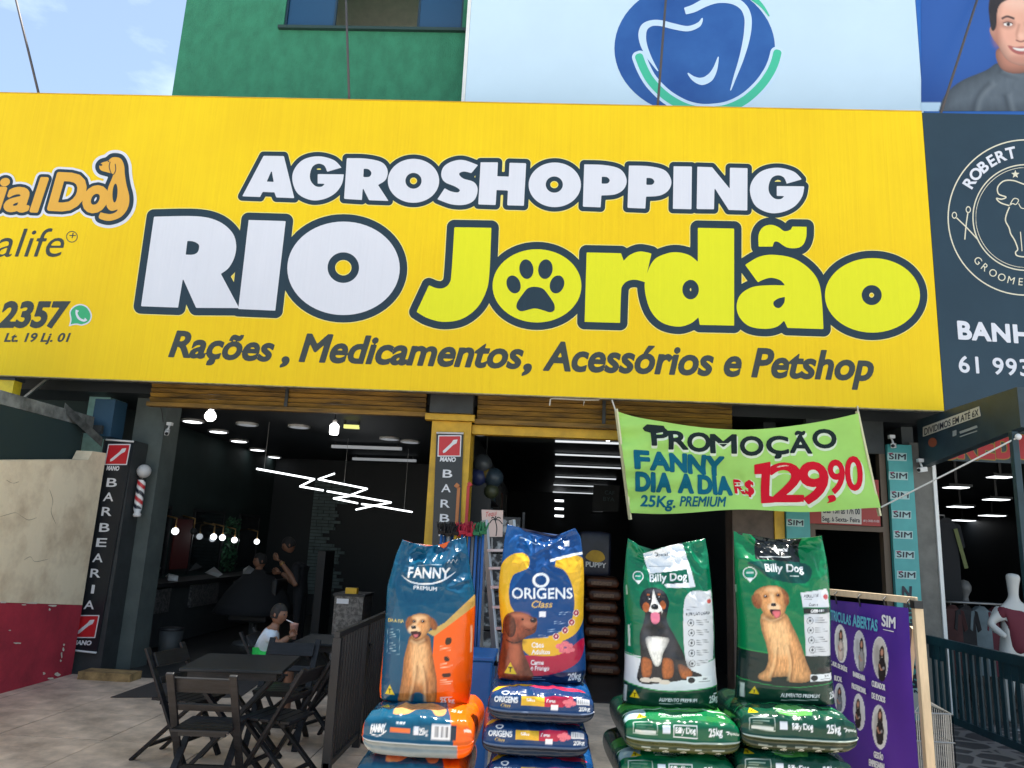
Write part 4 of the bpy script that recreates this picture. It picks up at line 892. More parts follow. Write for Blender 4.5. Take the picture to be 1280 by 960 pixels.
skin('t_shirt', {'pel': (B(329, 821), (.128, .118)), 'wa': (B(331, 810), (.122, .10)), 'ch': (B(337, 796), (.13, .10)), 'ne': (B(341, 788), .065), 'sl': (B(337, 794, -.15), .06), 'el': (B(342, 801, -.17), .056), 'sr': (B(338, 794, .15), .06), 'er': (B(343, 800, .17), .056)},
    [('pel', 'wa'), ('wa', 'ch'), ('ch', 'ne'), ('ch', 'sl'), ('sl', 'el'), ('ch', 'sr'), ('sr', 'er')], m_shirtw, by)
skin('shorts', {'pel': (pe+Vector((.01, 0, -.02)), (.125, .115)), 'hl': (pe+Vector((.05, -.085, -.01)), .088), 'kl': (B(357, 823, -.10), .078), 'hr': (pe+Vector((.05, .085, -.01)), .088), 'kr': (B(357, 822, .10), .078)}, [('pel', 'hl'), ('hl', 'kl'), ('pel', 'hr'), ('hr', 'kr')], m_green, by)
head(B(349, 767.5), (1, -.25, -.06), .082, by); hand(B(361, 797, -.07), (.7, .1, .6), (-.3, .2, 1), .11, by); hand(B(361, 796, .06), (.7, -.1, .6), (-.3, -.2, 1), .11, by)
cpx = thing('drink_cup', 'tall plastic cup with straw in the boy\'s hands', 'cup', B(366, 800)); q = B(366, 799)
MB().lathe([(.028, 0), (.04, .13), (.042, .133), (.042, .14), (.001, .15)], q, 14).build('cup', mat('pinkish_cup', (.42, .22, .18), .3, var=.2), cpx)
MB().tube([q+Vector((0, 0, .14)), B(357.5, 774.5)], .006, 6).build('straw', m_plasticw, cpx)
# railing between barber forecourt and pet shop entrance
rl = thing('metal_railing', 'black metal railing of upright bars left of the stacked bags', 'railing', (-1.45, 6.7, 0))
MB().box(-1.475, -1.435, 5.72, 7.6, .97, 1.01).build('top_rail', m_black, rl); MB().box(-1.475, -1.435, 5.72, 7.6, .08, .12).build('bottom_rail', m_black, rl)
for y in (5.75, 6.66, 7.57): MB().box(-1.485, -1.425, y-.03, y+.03, 0, .968).build('post', m_black, rl)
for k in range(20):
    y = 5.83+k*.088
    if abs(y-6.66) > .04 : MB().box(-1.464, -1.446, y-.009, y+.009, .121, .969).build('bar', m_black, rl)
ss = lambda a, b, x: np.clip((x-a)/(b-a), 0, 1)**2*(3-2*np.clip((x-a)/(b-a), 0, 1))
# ------------------------------------------------------------------ printed bags
class Art:
    """a small printed picture, later read by the vertices of a bag"""
    def __init__(s, x0, y0, x1, y1, k, base):
        s.x0, s.y0, s.k = x0, y0, k; s.W, s.H = int((x1-x0)*k)+1, int((y1-y0)*k)+1
        s.a = np.zeros((s.H, s.W, 3)); s.a[:] = lin(base)
    def segs(s, sg, col, off=0.0, tex=0.0, ts=9.0, alpha=1.0, shade=0.0, soft=0.0, ty=None):
        c = np.array(lin(col)); pad = abs(off)+2/s.k+soft
        i0, i1 = int((sg[:, [0, 2]].min()-pad-s.x0)*s.k), int((sg[:, [0, 2]].max()+pad-s.x0)*s.k)+1
        j0, j1 = int((sg[:, [1, 3]].min()-pad-s.y0)*s.k), int((sg[:, [1, 3]].max()+pad-s.y0)*s.k)+1
        i0, j0, i1, j1 = max(i0, 0), max(j0, 0), min(i1, s.W), min(j1, s.H)
        if i1 <= i0 or j1 <= j0: return
        X, Y = np.meshgrid(s.x0+np.arange(i0, i1)/s.k, s.y0+np.arange(j0, j1)/s.k)
        d = sdf(sg, X, Y)+off; m = (np.clip(d*s.k+.5, 0, 1) if not soft else ss(-soft, soft, d))[..., None]*alpha
        cc = c if not tex else c*(1+tex*(fbm(X/ts, Y/(ty or ts*1.7), 4)-.5)*2)[..., None]
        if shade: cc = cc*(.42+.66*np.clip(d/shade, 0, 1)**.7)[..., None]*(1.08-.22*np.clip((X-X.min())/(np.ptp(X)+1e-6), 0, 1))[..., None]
        b = s.a[j0:j1, i0:i1]; s.a[j0:j1, i0:i1] = b*(1-m)+cc*m
    def poly(s, pts, col, sm=False, **k): s.segs(psegs([smooth(pts) if sm else np.array([p[:2] for p in pts], float)]), col, **k)
    def ell(s, cx, cy, rx, ry, col, rot=0, **k): s.segs(psegs([ell(cx, cy, rx, ry, rot, 24)]), col, **k)
    def ring(s, cx, cy, r, w, col): s.segs(psegs([ell(cx, cy, r, r, 0, 24), ell(cx, cy, r-w, r-w, 0, 24)]), col)
    def line(s, pts, w, col, sm=False, **k): s.segs(psegs([stroke(smooth(pts, closed=False) if sm else pts, w)]), col, **k)
    def box(s, x0, y0, x1, y1, col, **k): s.poly([(x0, y0), (x1, y0), (x1, y1), (x0, y1)], col, **k)
    def text(s, t, p0, p1, cap, col, bold=.012, shear=0.0):
        v, tr = text2d(t, 0.0, shear); a, b = np.array(p0, float), np.array(p1, float); x0, x1 = v[:, 0].min(), v[:, 0].max()
        w = a+np.outer((v[:, 0]-x0)/(x1-x0), b-a)+np.outer(v[:, 1]*cap, (0, -1)); s.segs(bsegs(w, tr), col, off=bold*cap)
    def lines(s, x0, x1, y, n, dy, col, w=1.6):
        for k in range(n): s.line([(x0, y+k*dy), (x0+(x1-x0)*(.75+.25*math.sin(k*2.3+x0)), y+k*dy)], w, col)
    def tri(s, x, y, h):
        s.poly([(x-h*.55, y), (x, y-h), (x+h*.55, y)], (225, 195, 25)); s.text('T', (x-h*.17, y-h*.14), (x+h*.17, y-h*.14), h*.42, (25, 25, 25), .05)
    def get(s, X, Y):
        x = np.clip((X-s.x0)*s.k, 0, s.W-1.001); y = np.clip((Y-s.y0)*s.k, 0, s.H-1.001); i, j = x.astype(int), y.astype(int); f, g_ = (x-i)[..., None], (y-j)[..., None]
        return (s.a[j, i]*(1-f)+s.a[j, i+1]*f)*(1-g_)+(s.a[j+1, i]*(1-f)+s.a[j+1, i+1]*f)*g_
_H = RNG.random((256, 256))
def vnoise(x, y):
    i, j = np.floor(x).astype(int), np.floor(y).astype(int); f, g_ = x-i, y-j; f = f*f*(3-2*f); g_ = g_*g_*(3-2*g_); h = lambda a, b: _H[a % 256, b % 256]
    return (h(i, j)*(1-f)+h(i+1, j)*f)*(1-g_)+(h(i, j+1)*(1-f)+h(i+1, j+1)*f)*g_
def fbm(x, y, o=4):
    r, a, n = 0, .5, 0
    for k in range(o): r = r+a*vnoise(x*2**k+17.3*k, y*2**k+5.1*k); n += a; a *= .5
    return r/n
def ridge(x, y, o=2):
    r, a, n = 0, .6, 0
    for k in range(o): r = r+a*(1-np.abs(2*vnoise(x*2**k+31*k, y*2**k+7*k)-1))**2; n += a; a *= .5
    return r/n
m_bag = mat('laminated_print', (1, 1, 1), .21, attr='print', spec=.36, bump=.10, bscale=16)
def standing_bag(lab, z, Lz, Rz, dips, D, art, side, depth=.165, seed=0.0, slack=1.0):
    nr, nc, nb = 190, 130, 36
    Lp, Rp = np.array(z(Lz)), np.array(z(Rz))
    t = np.linspace(0, 1, nr); u = np.linspace(0, 1, len(Lp)); u2 = np.linspace(0, 1, len(Rp))
    ip = lambda P, uu, k: np.interp(t, uu, P[:, k]); Lx, Ly, Rx, Ry = ip(Lp, u, 0), ip(Lp, u, 1), ip(Rp, u2, 0), ip(Rp, u2, 1)
    ker = np.ones(9)/9
    sm_ = lambda a: np.convolve(np.pad(a, 4, mode='edge'), ker, 'valid'); Lx, Ly, Rx, Ry = sm_(Lx), sm_(Ly), sm_(Rx), sm_(Ry)
    S, T = np.meshgrid(np.linspace(0, 1, nc), t); PX = Lx[:, None]*(1-S)+Rx[:, None]*S; PY = Ly[:, None]*(1-S)+Ry[:, None]*S
    dip = np.interp(S, *zip(*dips)); PY = PY+dip*ss(.78, 1.0, T)**1.5
    sc = D/FOC; k0 = [AY(0, 0, D), AY(1, 0, D)]
    V = np.array([tuple(AY(x, y, D)) for x, y in zip(PX.ravel(), PY.ravel())]).reshape(nr, nc, 3)
    b = depth*np.interp(T, [0, .03, .10, .3, .55, .8, .93, 1], [.80, .88, .96, 1.0, .9, .5, .14, .05])
    e = np.abs(2*S-1); prof = (1-e**2.7)**(1/2.2)
    A = ss(.45, .95, T)*slack; x_, y_ = S*3+seed, T*4+seed*1.7
    wr = .012*(fbm(x_*.9, y_*.9, 3)-.5)*2*(.35+A)+.085*A*(ridge(x_*.8+T*1.4, y_*.75-S*1.1)-.5)+.036*A*(ridge(x_*1.3-T*1.5+9, y_*1.5+S*1.9)-.5)
    wr = wr+.008*(fbm(S*2+seed, T*34, 2)-.5)*2*ss(.62, 1, e)+.004*(fbm(S*16+seed, T*22, 2)-.5)*2*(.3+A)
    wr = wr+.010*(fbm(S*5+seed, T*9, 2)-.5)*ss(.35, 0, T)+.011*A*(ridge(S*9+T*5+seed, T*10-S*4, 1)-.4)+.006*(ridge(S*6-T*3+seed, T*13+S*3, 1)-.4)*(.25+ss(.3, .7, T))
    env = (1-e**6)*(.3+.7*ss(0, .05, T)); F_ = V.copy(); F_[..., 1] = D-b*prof-wr*env
    # sealed top edge curls forward and back
    F_[..., 1] += .022*ss(.86, 1, T)*(fbm(S*3+seed*3, S*0, 2)-.5)*2
    sb = np.linspace(1, 0, nb)[1:-1]; Sb, Tb = np.meshgrid(sb, t); eb = np.abs(2*Sb-1)
    B_ = np.empty((nr, nb-2, 3)); B_[..., 0] = V[:, 0, 0][:, None]*(1-Sb)+V[:, -1, 0][:, None]*Sb; B_[..., 2] = V[:, 0, 2][:, None]*(1-Sb)+V[:, -1, 2][:, None]*Sb
    db = np.interp(Sb, *zip(*dips))*sc*ss(.78, 1, Tb)**1.5; B_[..., 2] -= db
    bb_ = depth*np.interp(Tb, [0, .03, .10, .3, .55, .8, .93, 1], [.80, .88, .96, 1, .9, .5, .14, .05]); B_[..., 1] = D+.9*bb_*(1-eb**2.7)**(1/2.2)+.022*ss(.86, 1, Tb)*(fbm(Sb*3+seed*3, Sb*0, 2)-.5)*2+.004*ss(.9, 1, Tb)
    ring = np.concatenate([F_, B_], 1); n = ring.shape[1]; zmin = ring[0, :, 2].mean()
    low = ss(.12, 0, np.broadcast_to(t[:, None], ring.shape[:2])); ring[..., 2] = ring[..., 2]-(ring[0, :, 2][None, :]-zmin)*low
    col = np.concatenate([art.get(PX, PY), np.broadcast_to(np.array(lin(side)), (nr, nb-2, 3))], 1)
    vs_ = ring.reshape(-1, 3); i, j = np.meshgrid(np.arange(nr-1), np.arange(n), indexing='ij'); j2 = (j+1) % n
    fs = np.stack([i*n+j, i*n+j2, (i+1)*n+j2, (i+1)*n+j], -1).reshape(-1, 4).tolist()
    mb = MB(); mb.add(vs_.tolist(), fs, True)
    mb.f.append(tuple(range(n))[::-1]); mb.sm.append(False); tp = (nr-1)*n; mb.f.append(tuple(range(tp, tp+n))); mb.sm.append(False)
    o = mb.build('dog_food_bag', m_bag); set_attr(o, col.reshape(-1, 3)); tag(o, lab, 'food bag', 'dog food bags standing on the stacks'); o['_z'] = 0.0; del o['_z']; return zmin
def bagmap(z):    # art coordinates are photo pixels; shapes are given in zoomed pixels
    class A_(Art): pass
    return A_
class ZArt:
    """Art addressed in the zoomed pixels a shape was read off in"""
    def __init__(s, ox, oy, sc, w, h, base): s.ox, s.oy, s.sc = ox, oy, sc; s.A = Art(0, 0, w, h, 1.0, base)
    def __getattr__(s, n): return getattr(s.A, n)
    def get(s, X, Y): return s.A.get((X-s.ox)*s.sc, (Y-s.oy)*s.sc)
WH = (232, 234, 236)
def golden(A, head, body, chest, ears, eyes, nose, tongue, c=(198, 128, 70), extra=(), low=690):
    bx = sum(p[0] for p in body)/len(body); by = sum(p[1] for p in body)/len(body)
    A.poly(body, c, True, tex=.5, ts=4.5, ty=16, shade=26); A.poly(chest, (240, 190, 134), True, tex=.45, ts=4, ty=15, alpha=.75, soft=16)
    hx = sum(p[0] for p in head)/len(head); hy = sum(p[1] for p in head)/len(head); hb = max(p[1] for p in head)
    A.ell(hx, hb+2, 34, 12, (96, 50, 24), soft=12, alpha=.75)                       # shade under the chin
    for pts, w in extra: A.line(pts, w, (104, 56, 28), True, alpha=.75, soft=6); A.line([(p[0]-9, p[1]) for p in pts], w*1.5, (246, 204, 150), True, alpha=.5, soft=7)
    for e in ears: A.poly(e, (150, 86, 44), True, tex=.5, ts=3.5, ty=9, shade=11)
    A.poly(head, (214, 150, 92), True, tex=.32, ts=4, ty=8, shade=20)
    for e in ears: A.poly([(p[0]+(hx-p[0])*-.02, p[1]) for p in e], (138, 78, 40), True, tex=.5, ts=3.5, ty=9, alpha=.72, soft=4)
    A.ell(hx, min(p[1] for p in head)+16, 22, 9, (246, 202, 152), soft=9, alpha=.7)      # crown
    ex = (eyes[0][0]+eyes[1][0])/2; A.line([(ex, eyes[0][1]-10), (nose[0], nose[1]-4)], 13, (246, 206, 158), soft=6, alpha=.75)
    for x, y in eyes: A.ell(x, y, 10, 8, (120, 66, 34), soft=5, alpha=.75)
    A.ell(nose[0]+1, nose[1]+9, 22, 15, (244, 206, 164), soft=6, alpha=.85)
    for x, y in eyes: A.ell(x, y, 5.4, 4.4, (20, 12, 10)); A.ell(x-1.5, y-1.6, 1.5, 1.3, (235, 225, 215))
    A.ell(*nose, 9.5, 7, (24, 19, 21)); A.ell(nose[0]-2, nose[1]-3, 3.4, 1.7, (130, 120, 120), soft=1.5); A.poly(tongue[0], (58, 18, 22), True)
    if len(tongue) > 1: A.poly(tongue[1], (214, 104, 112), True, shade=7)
# --- orange and teal
fa = ZArt(440, 640, 3.0, 540, 760, (8, 74, 104))
fa.poly([(60,60),(200,60),(150,330),(60,420)], (14, 92, 122), alpha=.5); fa.poly([(300,60),(470,60),(470,250),(380,300)], (6, 64, 96), alpha=.5)
fa.poly([(470,300),(470,350),(322,454),(298,440),(360,405)], (196, 160, 88)); fa.poly([(472,343),(322,454),(318,520),(322,620),(320,730),(480,730)], (240, 98, 14), tex=.05, ts=40); fa.box(60, 330, 129, 720, (232, 92, 14)); fa.poly([(129,330),(140,335),(132,720),(118,720)], (8, 70, 98))
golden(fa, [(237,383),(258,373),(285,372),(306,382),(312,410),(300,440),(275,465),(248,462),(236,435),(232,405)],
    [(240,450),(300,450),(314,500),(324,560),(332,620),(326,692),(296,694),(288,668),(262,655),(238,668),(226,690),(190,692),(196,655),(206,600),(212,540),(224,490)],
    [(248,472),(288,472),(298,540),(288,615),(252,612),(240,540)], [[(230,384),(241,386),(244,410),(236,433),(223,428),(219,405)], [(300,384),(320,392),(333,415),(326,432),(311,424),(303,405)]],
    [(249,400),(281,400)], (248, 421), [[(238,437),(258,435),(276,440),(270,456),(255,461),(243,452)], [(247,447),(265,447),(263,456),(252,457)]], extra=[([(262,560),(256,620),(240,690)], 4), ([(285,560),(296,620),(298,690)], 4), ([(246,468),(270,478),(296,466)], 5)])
fa.text('FANNY', (222, 243), (374, 246), 37, WH, .03, .05); fa.line([(195,236),(240,262),(300,266),(352,252),(394,222)], np.interp(np.linspace(0, 1, 25), [0, .3, .8, 1], [1, 6, 6, 1]), WH, True)
fa.text('PREMIUM', (243, 285), (328, 291), 13, WH, .03); fa.line([(256,198),(344,196)], 1.6, (170, 190, 200)); fa.line([(366,190),(372,178),(378,190),(386,176),(392,188),(398,178)], 1.8, WH)
fa.text('DIA A DIA', (147, 404), (210, 406), 11, (206, 186, 100), .03); fa.line([(145,430),(195,432),(196,520),(145,518),(145,430)], 1.4, (120, 160, 175)); fa.lines(155, 184, 442, 4, 7, (150, 180, 190)); fa.lines(155, 184, 480, 5, 7, (150, 180, 190))
fa.tri(158, 668, 36); fa.poly([(362,472),(370,458),(384,462),(382,480),(366,484)], (60, 40, 20), True); fa.poly([(358,530),(366,525),(376,535),(374,545),(362,543)], (50, 30, 15), True); fa.poly([(352,590),(378,588),(380,600),(356,602)], (60, 30, 15), True)
for y in (490, 552, 612): fa.lines(344, 392, y, 3, 7, (250, 205, 165))
fa.line([(452,420),(450,520)], 5, (250, 200, 160)); fa.text('25 kg', (343, 697), (392, 698), 17, WH, .03); fa.line([(343,676),(386,677)], 2, WH)
# --- blue and yellow
og = ZArt(590, 640, 3.0, 540, 700, (12, 62, 118))
og.poly([(80,20),(240,20),(220,200),(120,330),(80,330)], (20, 84, 146), alpha=.6); og.box(60, 585, 480, 690, (8, 34, 72))
og.poly([(150,160),(190,153),(215,172),(212,206),(186,220),(156,236),(142,282),(146,340),(166,380),(150,440),(100,440),(92,330),(98,240),(115,190)], (222, 172, 38), True); og.line([(312,188),(358,200),(388,248),(402,312),(398,380),(372,432),(312,462),(246,476)], np.interp(np.linspace(0, 1, 43), [0, .15, .6, 1], [30, 46, 44, 26]), (222, 172, 38), True)
og.poly([(340,168),(420,180),(430,330),(400,330),(380,230)], (222, 172, 38), True); og.poly([(182,468),(300,458),(336,468),(330,525),(240,530),(196,505)], (222, 172, 38), True); og.poly([(186,527),(320,521),(412,468),(416,512),(388,556),(310,588),(214,592)], (172, 18, 58), True)
og.line([(292,182),(350,166),(415,153)], 9, WH, True); og.segs(psegs([ell(258, 252, 31, 27), ell(258, 252, 21, 18)]), WH); og.text('ORIGENS', (153, 318), (373, 318), 37, WH, .02); og.text('Class', (225, 350), (300, 350), 23, (214, 176, 92), .015, .25)
og.box(252, 364, 276, 384, (225, 225, 232)); og.box(345, 108, 364, 128, (225, 225, 232)); og.line([(180,95),(200,100),(240,122),(250,118)], 3, (150, 180, 215))
for x, y in ((387,372), (370,405), (346,433), (313,454)): og.ell(x, y, 12, 12, (150, 22, 62)); og.ring(x, y, 12, 1.6, WH); og.ell(x, y, 4, 4, (240, 190, 190)); og.lines(x-64, x-16, y-4, 2, 7, (150, 175, 205))
og.poly([(120,400),(138,374),(175,366),(208,374),(228,384),(244,390),(244,416),(236,440),(206,456),(192,472),(196,512),(216,560),(224,614),(88,614),(96,560),(112,500),(116,440)], (140, 70, 46), True, tex=.5, ts=7, shade=34); og.poly([(134,385),(156,383),(168,420),(158,455),(136,455),(124,415)], (92, 44, 28), True, tex=.4, ts=5, shade=10); og.poly([(200,384),(240,392),(240,412),(215,425),(196,410)], (158, 92, 66), True, alpha=.8)
for bx_, by_, rx_, ry_, cc_, al in ((185, 380, 30, 8, (206, 126, 92), .7), (205, 405, 16, 9, (196, 122, 92), .6), (165, 520, 18, 46, (190, 106, 72), .6), (125, 540, 10, 50, (70, 30, 20), .7), (200, 570, 10, 36, (80, 36, 24), .6), (176, 474, 26, 8, (60, 26, 18), .75)): og.ell(bx_, by_, rx_, ry_, cc_, soft=12, alpha=al)
og.ell(231, 396, 12, 9, (42, 26, 26)); og.ell(228, 392, 4, 2, (150, 120, 115), soft=2); og.ell(192, 393, 4.5, 3.5, (24, 14, 12)); og.line([(198,428),(222,432),(238,424)], 2.4, (60, 30, 24), True); og.line([(130,470),(160,480),(190,470)], 5, (50, 26, 20), True); og.tri(147, 592, 42)
og.text('Cães', (225, 493), (268, 493), 17, WH, .03); og.text('Adultos', (225, 517), (291, 517), 16, WH, .03); og.text('Carne', (222, 556), (268, 556), 16, WH, .03); og.text('e Frango', (222, 575), (288, 576), 15, WH, .03)
for x, y, r in ((325,490,14), (345,482,15), (362,490,13), (336,505,14), (356,506,14), (372,505,10)): og.ell(x, y, r, r*.7, (222, 112, 122), tex=.3, ts=4)
og.text('20kg', (357, 613), (405, 611), 21, WH, .01); og.lines(226, 276, 603, 2, 7, (120, 150, 190))
# --- white and green
ba_ = ZArt(750, 650, 3.094, 557, 760, (2, 104, 70))
ba_.poly([(165,130),(318,84),(356,256),(246,258),(226,232),(186,216)], (222, 226, 230)); ba_.poly([(178,208),(326,188),(332,238),(190,248)], (8, 84, 62)); ba_.text('Billy Dog', (186, 236), (323, 228), 27, WH, .02)
ba_.text('special', (218, 140), (258, 138), 11, (40, 50, 55), .02); ba_.line([(208,126),(222,130),(214,142)], 3, (40, 50, 55), True); ba_.lines(186, 318, 178, 1, 7, (120, 125, 130), 2.2); ba_.line([(262,241),(306,238)], 4, (20, 40, 40))
ba_.poly([(310,302),(400,272),(424,300),(416,562),(318,566)], (206, 208, 212), True); ba_.ell(408, 308, 15, 16, (225, 225, 225)); ba_.ell(409, 310, 10, 9, (205, 90, 85)); ba_.text('REFEIÇÃO DIÁRIA', (313, 361), (412, 358), 10, (60, 64, 68), .03); ba_.lines(316, 376, 330, 2, 9, (130, 132, 136))
for x, y in ((331,388), (333,425), (333,462), (333,500), (335,538)): ba_.ring(x, y, 13, 2.2, (50, 54, 58)); ba_.ell(x, y, 5, 5, (70, 74, 78)); ba_.lines(352, 410, y-9, 3, 8, (110, 114, 118), 2.2)
ba_.poly([(60,502),(150,514),(300,560),(470,522),(480,640),(270,648),(60,618)], (214, 218, 222)); ba_.poly([(60,610),(160,634),(270,644),(470,630),(480,770),(60,770)], (6, 56, 40)); ba_.line([(60,608),(160,632),(270,642),(470,628)], 4, (30, 150, 70), True); ba_.line([(85,508),(150,520)], 3, (30, 150, 80)); ba_.line([(400,534),(450,524)], 3, (30, 150, 80))
ba_.poly([(146,292),(165,265),(200,258),(236,273),(252,310),(246,342),(242,382),(272,440),(302,500),(322,556),(372,582),(350,604),(300,600),(260,606),(140,612),(146,520),(142,440),(156,390),(162,352),(146,332)], (34, 32, 35), True, tex=.7, ts=5, shade=16)
ba_.poly([(163,445),(200,438),(247,444),(242,470),(226,500),(216,542),(196,546),(176,500)], (226, 222, 214), True, tex=.35, ts=5, shade=8); ba_.ell(166, 330, 13, 18, (168, 88, 42), tex=.2); ba_.ell(228, 322, 11, 16, (168, 88, 42), tex=.2); ba_.poly([(196,264),(206,300),(226,345),(202,364),(176,346),(188,308)], (232, 228, 222), True)
ba_.ell(178, 296, 5, 4, (20, 16, 14)); ba_.ell(216, 294, 5, 4, (20, 16, 14)); ba_.ell(177, 284, 6, 4, (168, 88, 42)); ba_.ell(216, 282, 6, 4, (168, 88, 42)); ba_.ell(198, 328, 14, 11, (20, 20, 22)); ba_.poly([(176,346),(200,354),(222,344),(216,366),(198,372),(182,364)], (50, 22, 26), True); ba_.poly([(185,352),(212,352),(214,380),(198,393),(184,380)], (228, 122, 150), True)
for p in ([(150,520),(184,530),(182,584),(152,590)], [(226,520),(262,528),(262,586),(226,592)], [(282,540),(330,560),(332,588),(296,592)]): ba_.poly(p, (168, 92, 44), True, tex=.45, ts=5, shade=9)
for x, y in ((164, 602), (232, 608), (200, 600)): ba_.ell(x, y, 21, 9, (222, 206, 190))
for bx_, by_, rx_, ry_, cc_, al in ((165, 420, 14, 60, (86, 86, 94), .5), (255, 470, 22, 50, (74, 74, 82), .45), (200, 270, 30, 7, (96, 96, 104), .5), (300, 545, 34, 20, (70, 66, 66), .5), (240, 400, 10, 26, (90, 90, 98), .5)): ba_.ell(bx_, by_, rx_, ry_, cc_, soft=14, alpha=al)
ba_.ell(200, 405, 40, 14, (12, 12, 14), soft=12, alpha=.8); ba_.ell(200, 470, 22, 24, (250, 248, 244), soft=12, alpha=.7); ba_.ell(180, 300, 2, 1.6, (230, 230, 230)); ba_.ell(177, 294.5, 1.6, 1.4, (230, 230, 230)); ba_.ell(215, 292.5, 1.6, 1.4, (230, 230, 230)); ba_.ell(194, 324, 4, 2, (120, 120, 124), soft=2)
ba_.ring(142, 216, 20, 3, WH); ba_.poly([(130,232),(142,246),(154,232)], WH); ba_.ell(142, 216, 13, 13, (10, 130, 100)); ba_.line([(132,214),(152,214)], 3, WH); ba_.box(314, 588, 416, 614, (225, 228, 230)); ba_.ell(332, 601, 14, 11, (30, 34, 36)); ba_.text('SEM', (378, 602), (396, 602), 7, (50, 54, 58), .04); ba_.line([(360,608),(408,608)], 2.4, (110, 114, 118))
ba_.tri(125, 671, 30); ba_.text('ALIMENTO PREMIUM', (213, 680), (355, 684), 12.5, WH, .03); ba_.lines(213, 352, 690, 1, 7, (170, 190, 180), 2.4); ba_.text('25kg', (405, 692), (445, 690), 24, WH, .02); ba_.line([(424,660),(440,659)], 3, WH); ba_.line([(96,630),(93,690)], 8, (200, 205, 205))
ba_.text('Billy', (104, 480), (112, 400), 7, (180, 200, 190), .03); ba_.line([(108,480),(106,400)], 6, (190, 205, 198)); ba_.line([(99,250),(100,285)], 3, (170, 190, 180))
# --- dark green
bb2 = ZArt(890, 650, 3.095, 619, 760, (4, 112, 66))
bb2.poly([(170,54),(338,66),(324,164),(158,150)], (18, 22, 22)); bb2.poly([(132,160),(346,168),(336,240),(212,226),(168,196)], (5, 66, 58), True); bb2.text('special', (238, 119), (280, 121), 12, WH, .02); bb2.line([(232,108),(246,112),(236,122)], 3, WH, True); bb2.lines(176, 326, 142, 1, 7, (200, 205, 205), 3)
bb2.text('Billy Dog', (187, 196), (333, 199), 28, WH, .02); bb2.line([(276,212),(312,214)], 3, (200, 215, 210)); bb2.ring(133, 204, 24, 3, WH); bb2.poly([(119,222),(133,238),(147,222)], WH); bb2.ell(133, 204, 16, 16, (14, 130, 104)); bb2.line([(121,202),(146,202)], 4, WH)
bb2.poly([(313,276),(424,262),(434,332),(318,330)], (214, 216, 220)); bb2.poly([(318,334),(432,334),(434,354),(320,354)], (16, 18, 18)); bb2.poly([(320,356),(433,354),(438,562),(326,564)], (200, 202, 206)); bb2.text('ADULTOS', (325, 294), (383, 292), 10, (60, 64, 68), .04); bb2.lines(326, 376, 301, 1, 6, (120, 124, 128), 2); bb2.text('Carne', (341, 325), (378, 324), 9, (60, 64, 68), .03); bb2.text('OSSINHO', (348, 349), (402, 348), 9, WH, .04)
bb2.ell(414, 286, 19, 22, (228, 228, 228)); bb2.ell(417, 293, 12, 10, (200, 84, 84), tex=.3, ts=4)
for x, y in ((343,380), (345,415), (347,452), (350,488), (353,523)): bb2.ring(x, y, 13, 2.2, (50, 54, 58)); bb2.ell(x, y, 5, 5, (70, 74, 78)); bb2.lines(362, 422, y-9, 3, 8, (110, 114, 118), 2.2)
bb2.poly([(60,484),(180,500),(300,508),(480,516),(500,770),(60,770)], (8, 34, 30)); bb2.line([(60,482),(180,499),(320,508)], 4, (28, 140, 72), True); bb2.line([(60,596),(180,618),(290,628),(480,612)], 4, (28, 140, 72), True); bb2.poly([(60,598),(180,620),(290,630),(480,614),(500,770),(60,770)], (8, 52, 38)); bb2.box(372, 556, 440, 574, (16, 18, 18))
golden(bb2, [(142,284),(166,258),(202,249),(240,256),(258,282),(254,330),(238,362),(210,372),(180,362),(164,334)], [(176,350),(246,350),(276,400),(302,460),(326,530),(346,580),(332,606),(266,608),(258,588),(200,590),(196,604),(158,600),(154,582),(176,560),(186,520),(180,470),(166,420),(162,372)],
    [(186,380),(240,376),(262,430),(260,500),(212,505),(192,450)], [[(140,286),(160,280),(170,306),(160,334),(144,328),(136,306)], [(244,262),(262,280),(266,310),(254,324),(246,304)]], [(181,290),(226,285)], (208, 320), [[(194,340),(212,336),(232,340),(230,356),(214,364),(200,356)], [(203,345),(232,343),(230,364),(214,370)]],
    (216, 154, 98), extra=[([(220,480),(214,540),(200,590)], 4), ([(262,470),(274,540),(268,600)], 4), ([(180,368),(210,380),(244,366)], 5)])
bb2.box(342, 580, 438, 606, (225, 228, 230)); bb2.ell(358, 593, 14, 11, (30, 34, 36)); bb2.text('SEM', (402, 592), (420, 592), 7, (50, 54, 58), .04); bb2.line([(384,599),(430,599)], 2.4, (110, 114, 118)); bb2.tri(140, 657, 30); bb2.text('ALIMENTO PREMIUM', (233, 663), (380, 668), 13, WH, .03); bb2.lines(234, 376, 676, 1, 7, (170, 190, 180), 2.4); bb2.text('25kg', (427, 676), (464, 673), 24, WH, .02); bb2.box(98, 620, 110, 676, (190, 198, 196))
for y in (250, 320, 410, 450): bb2.line([(88,y),(89,y+28)], 4, (160, 185, 172))
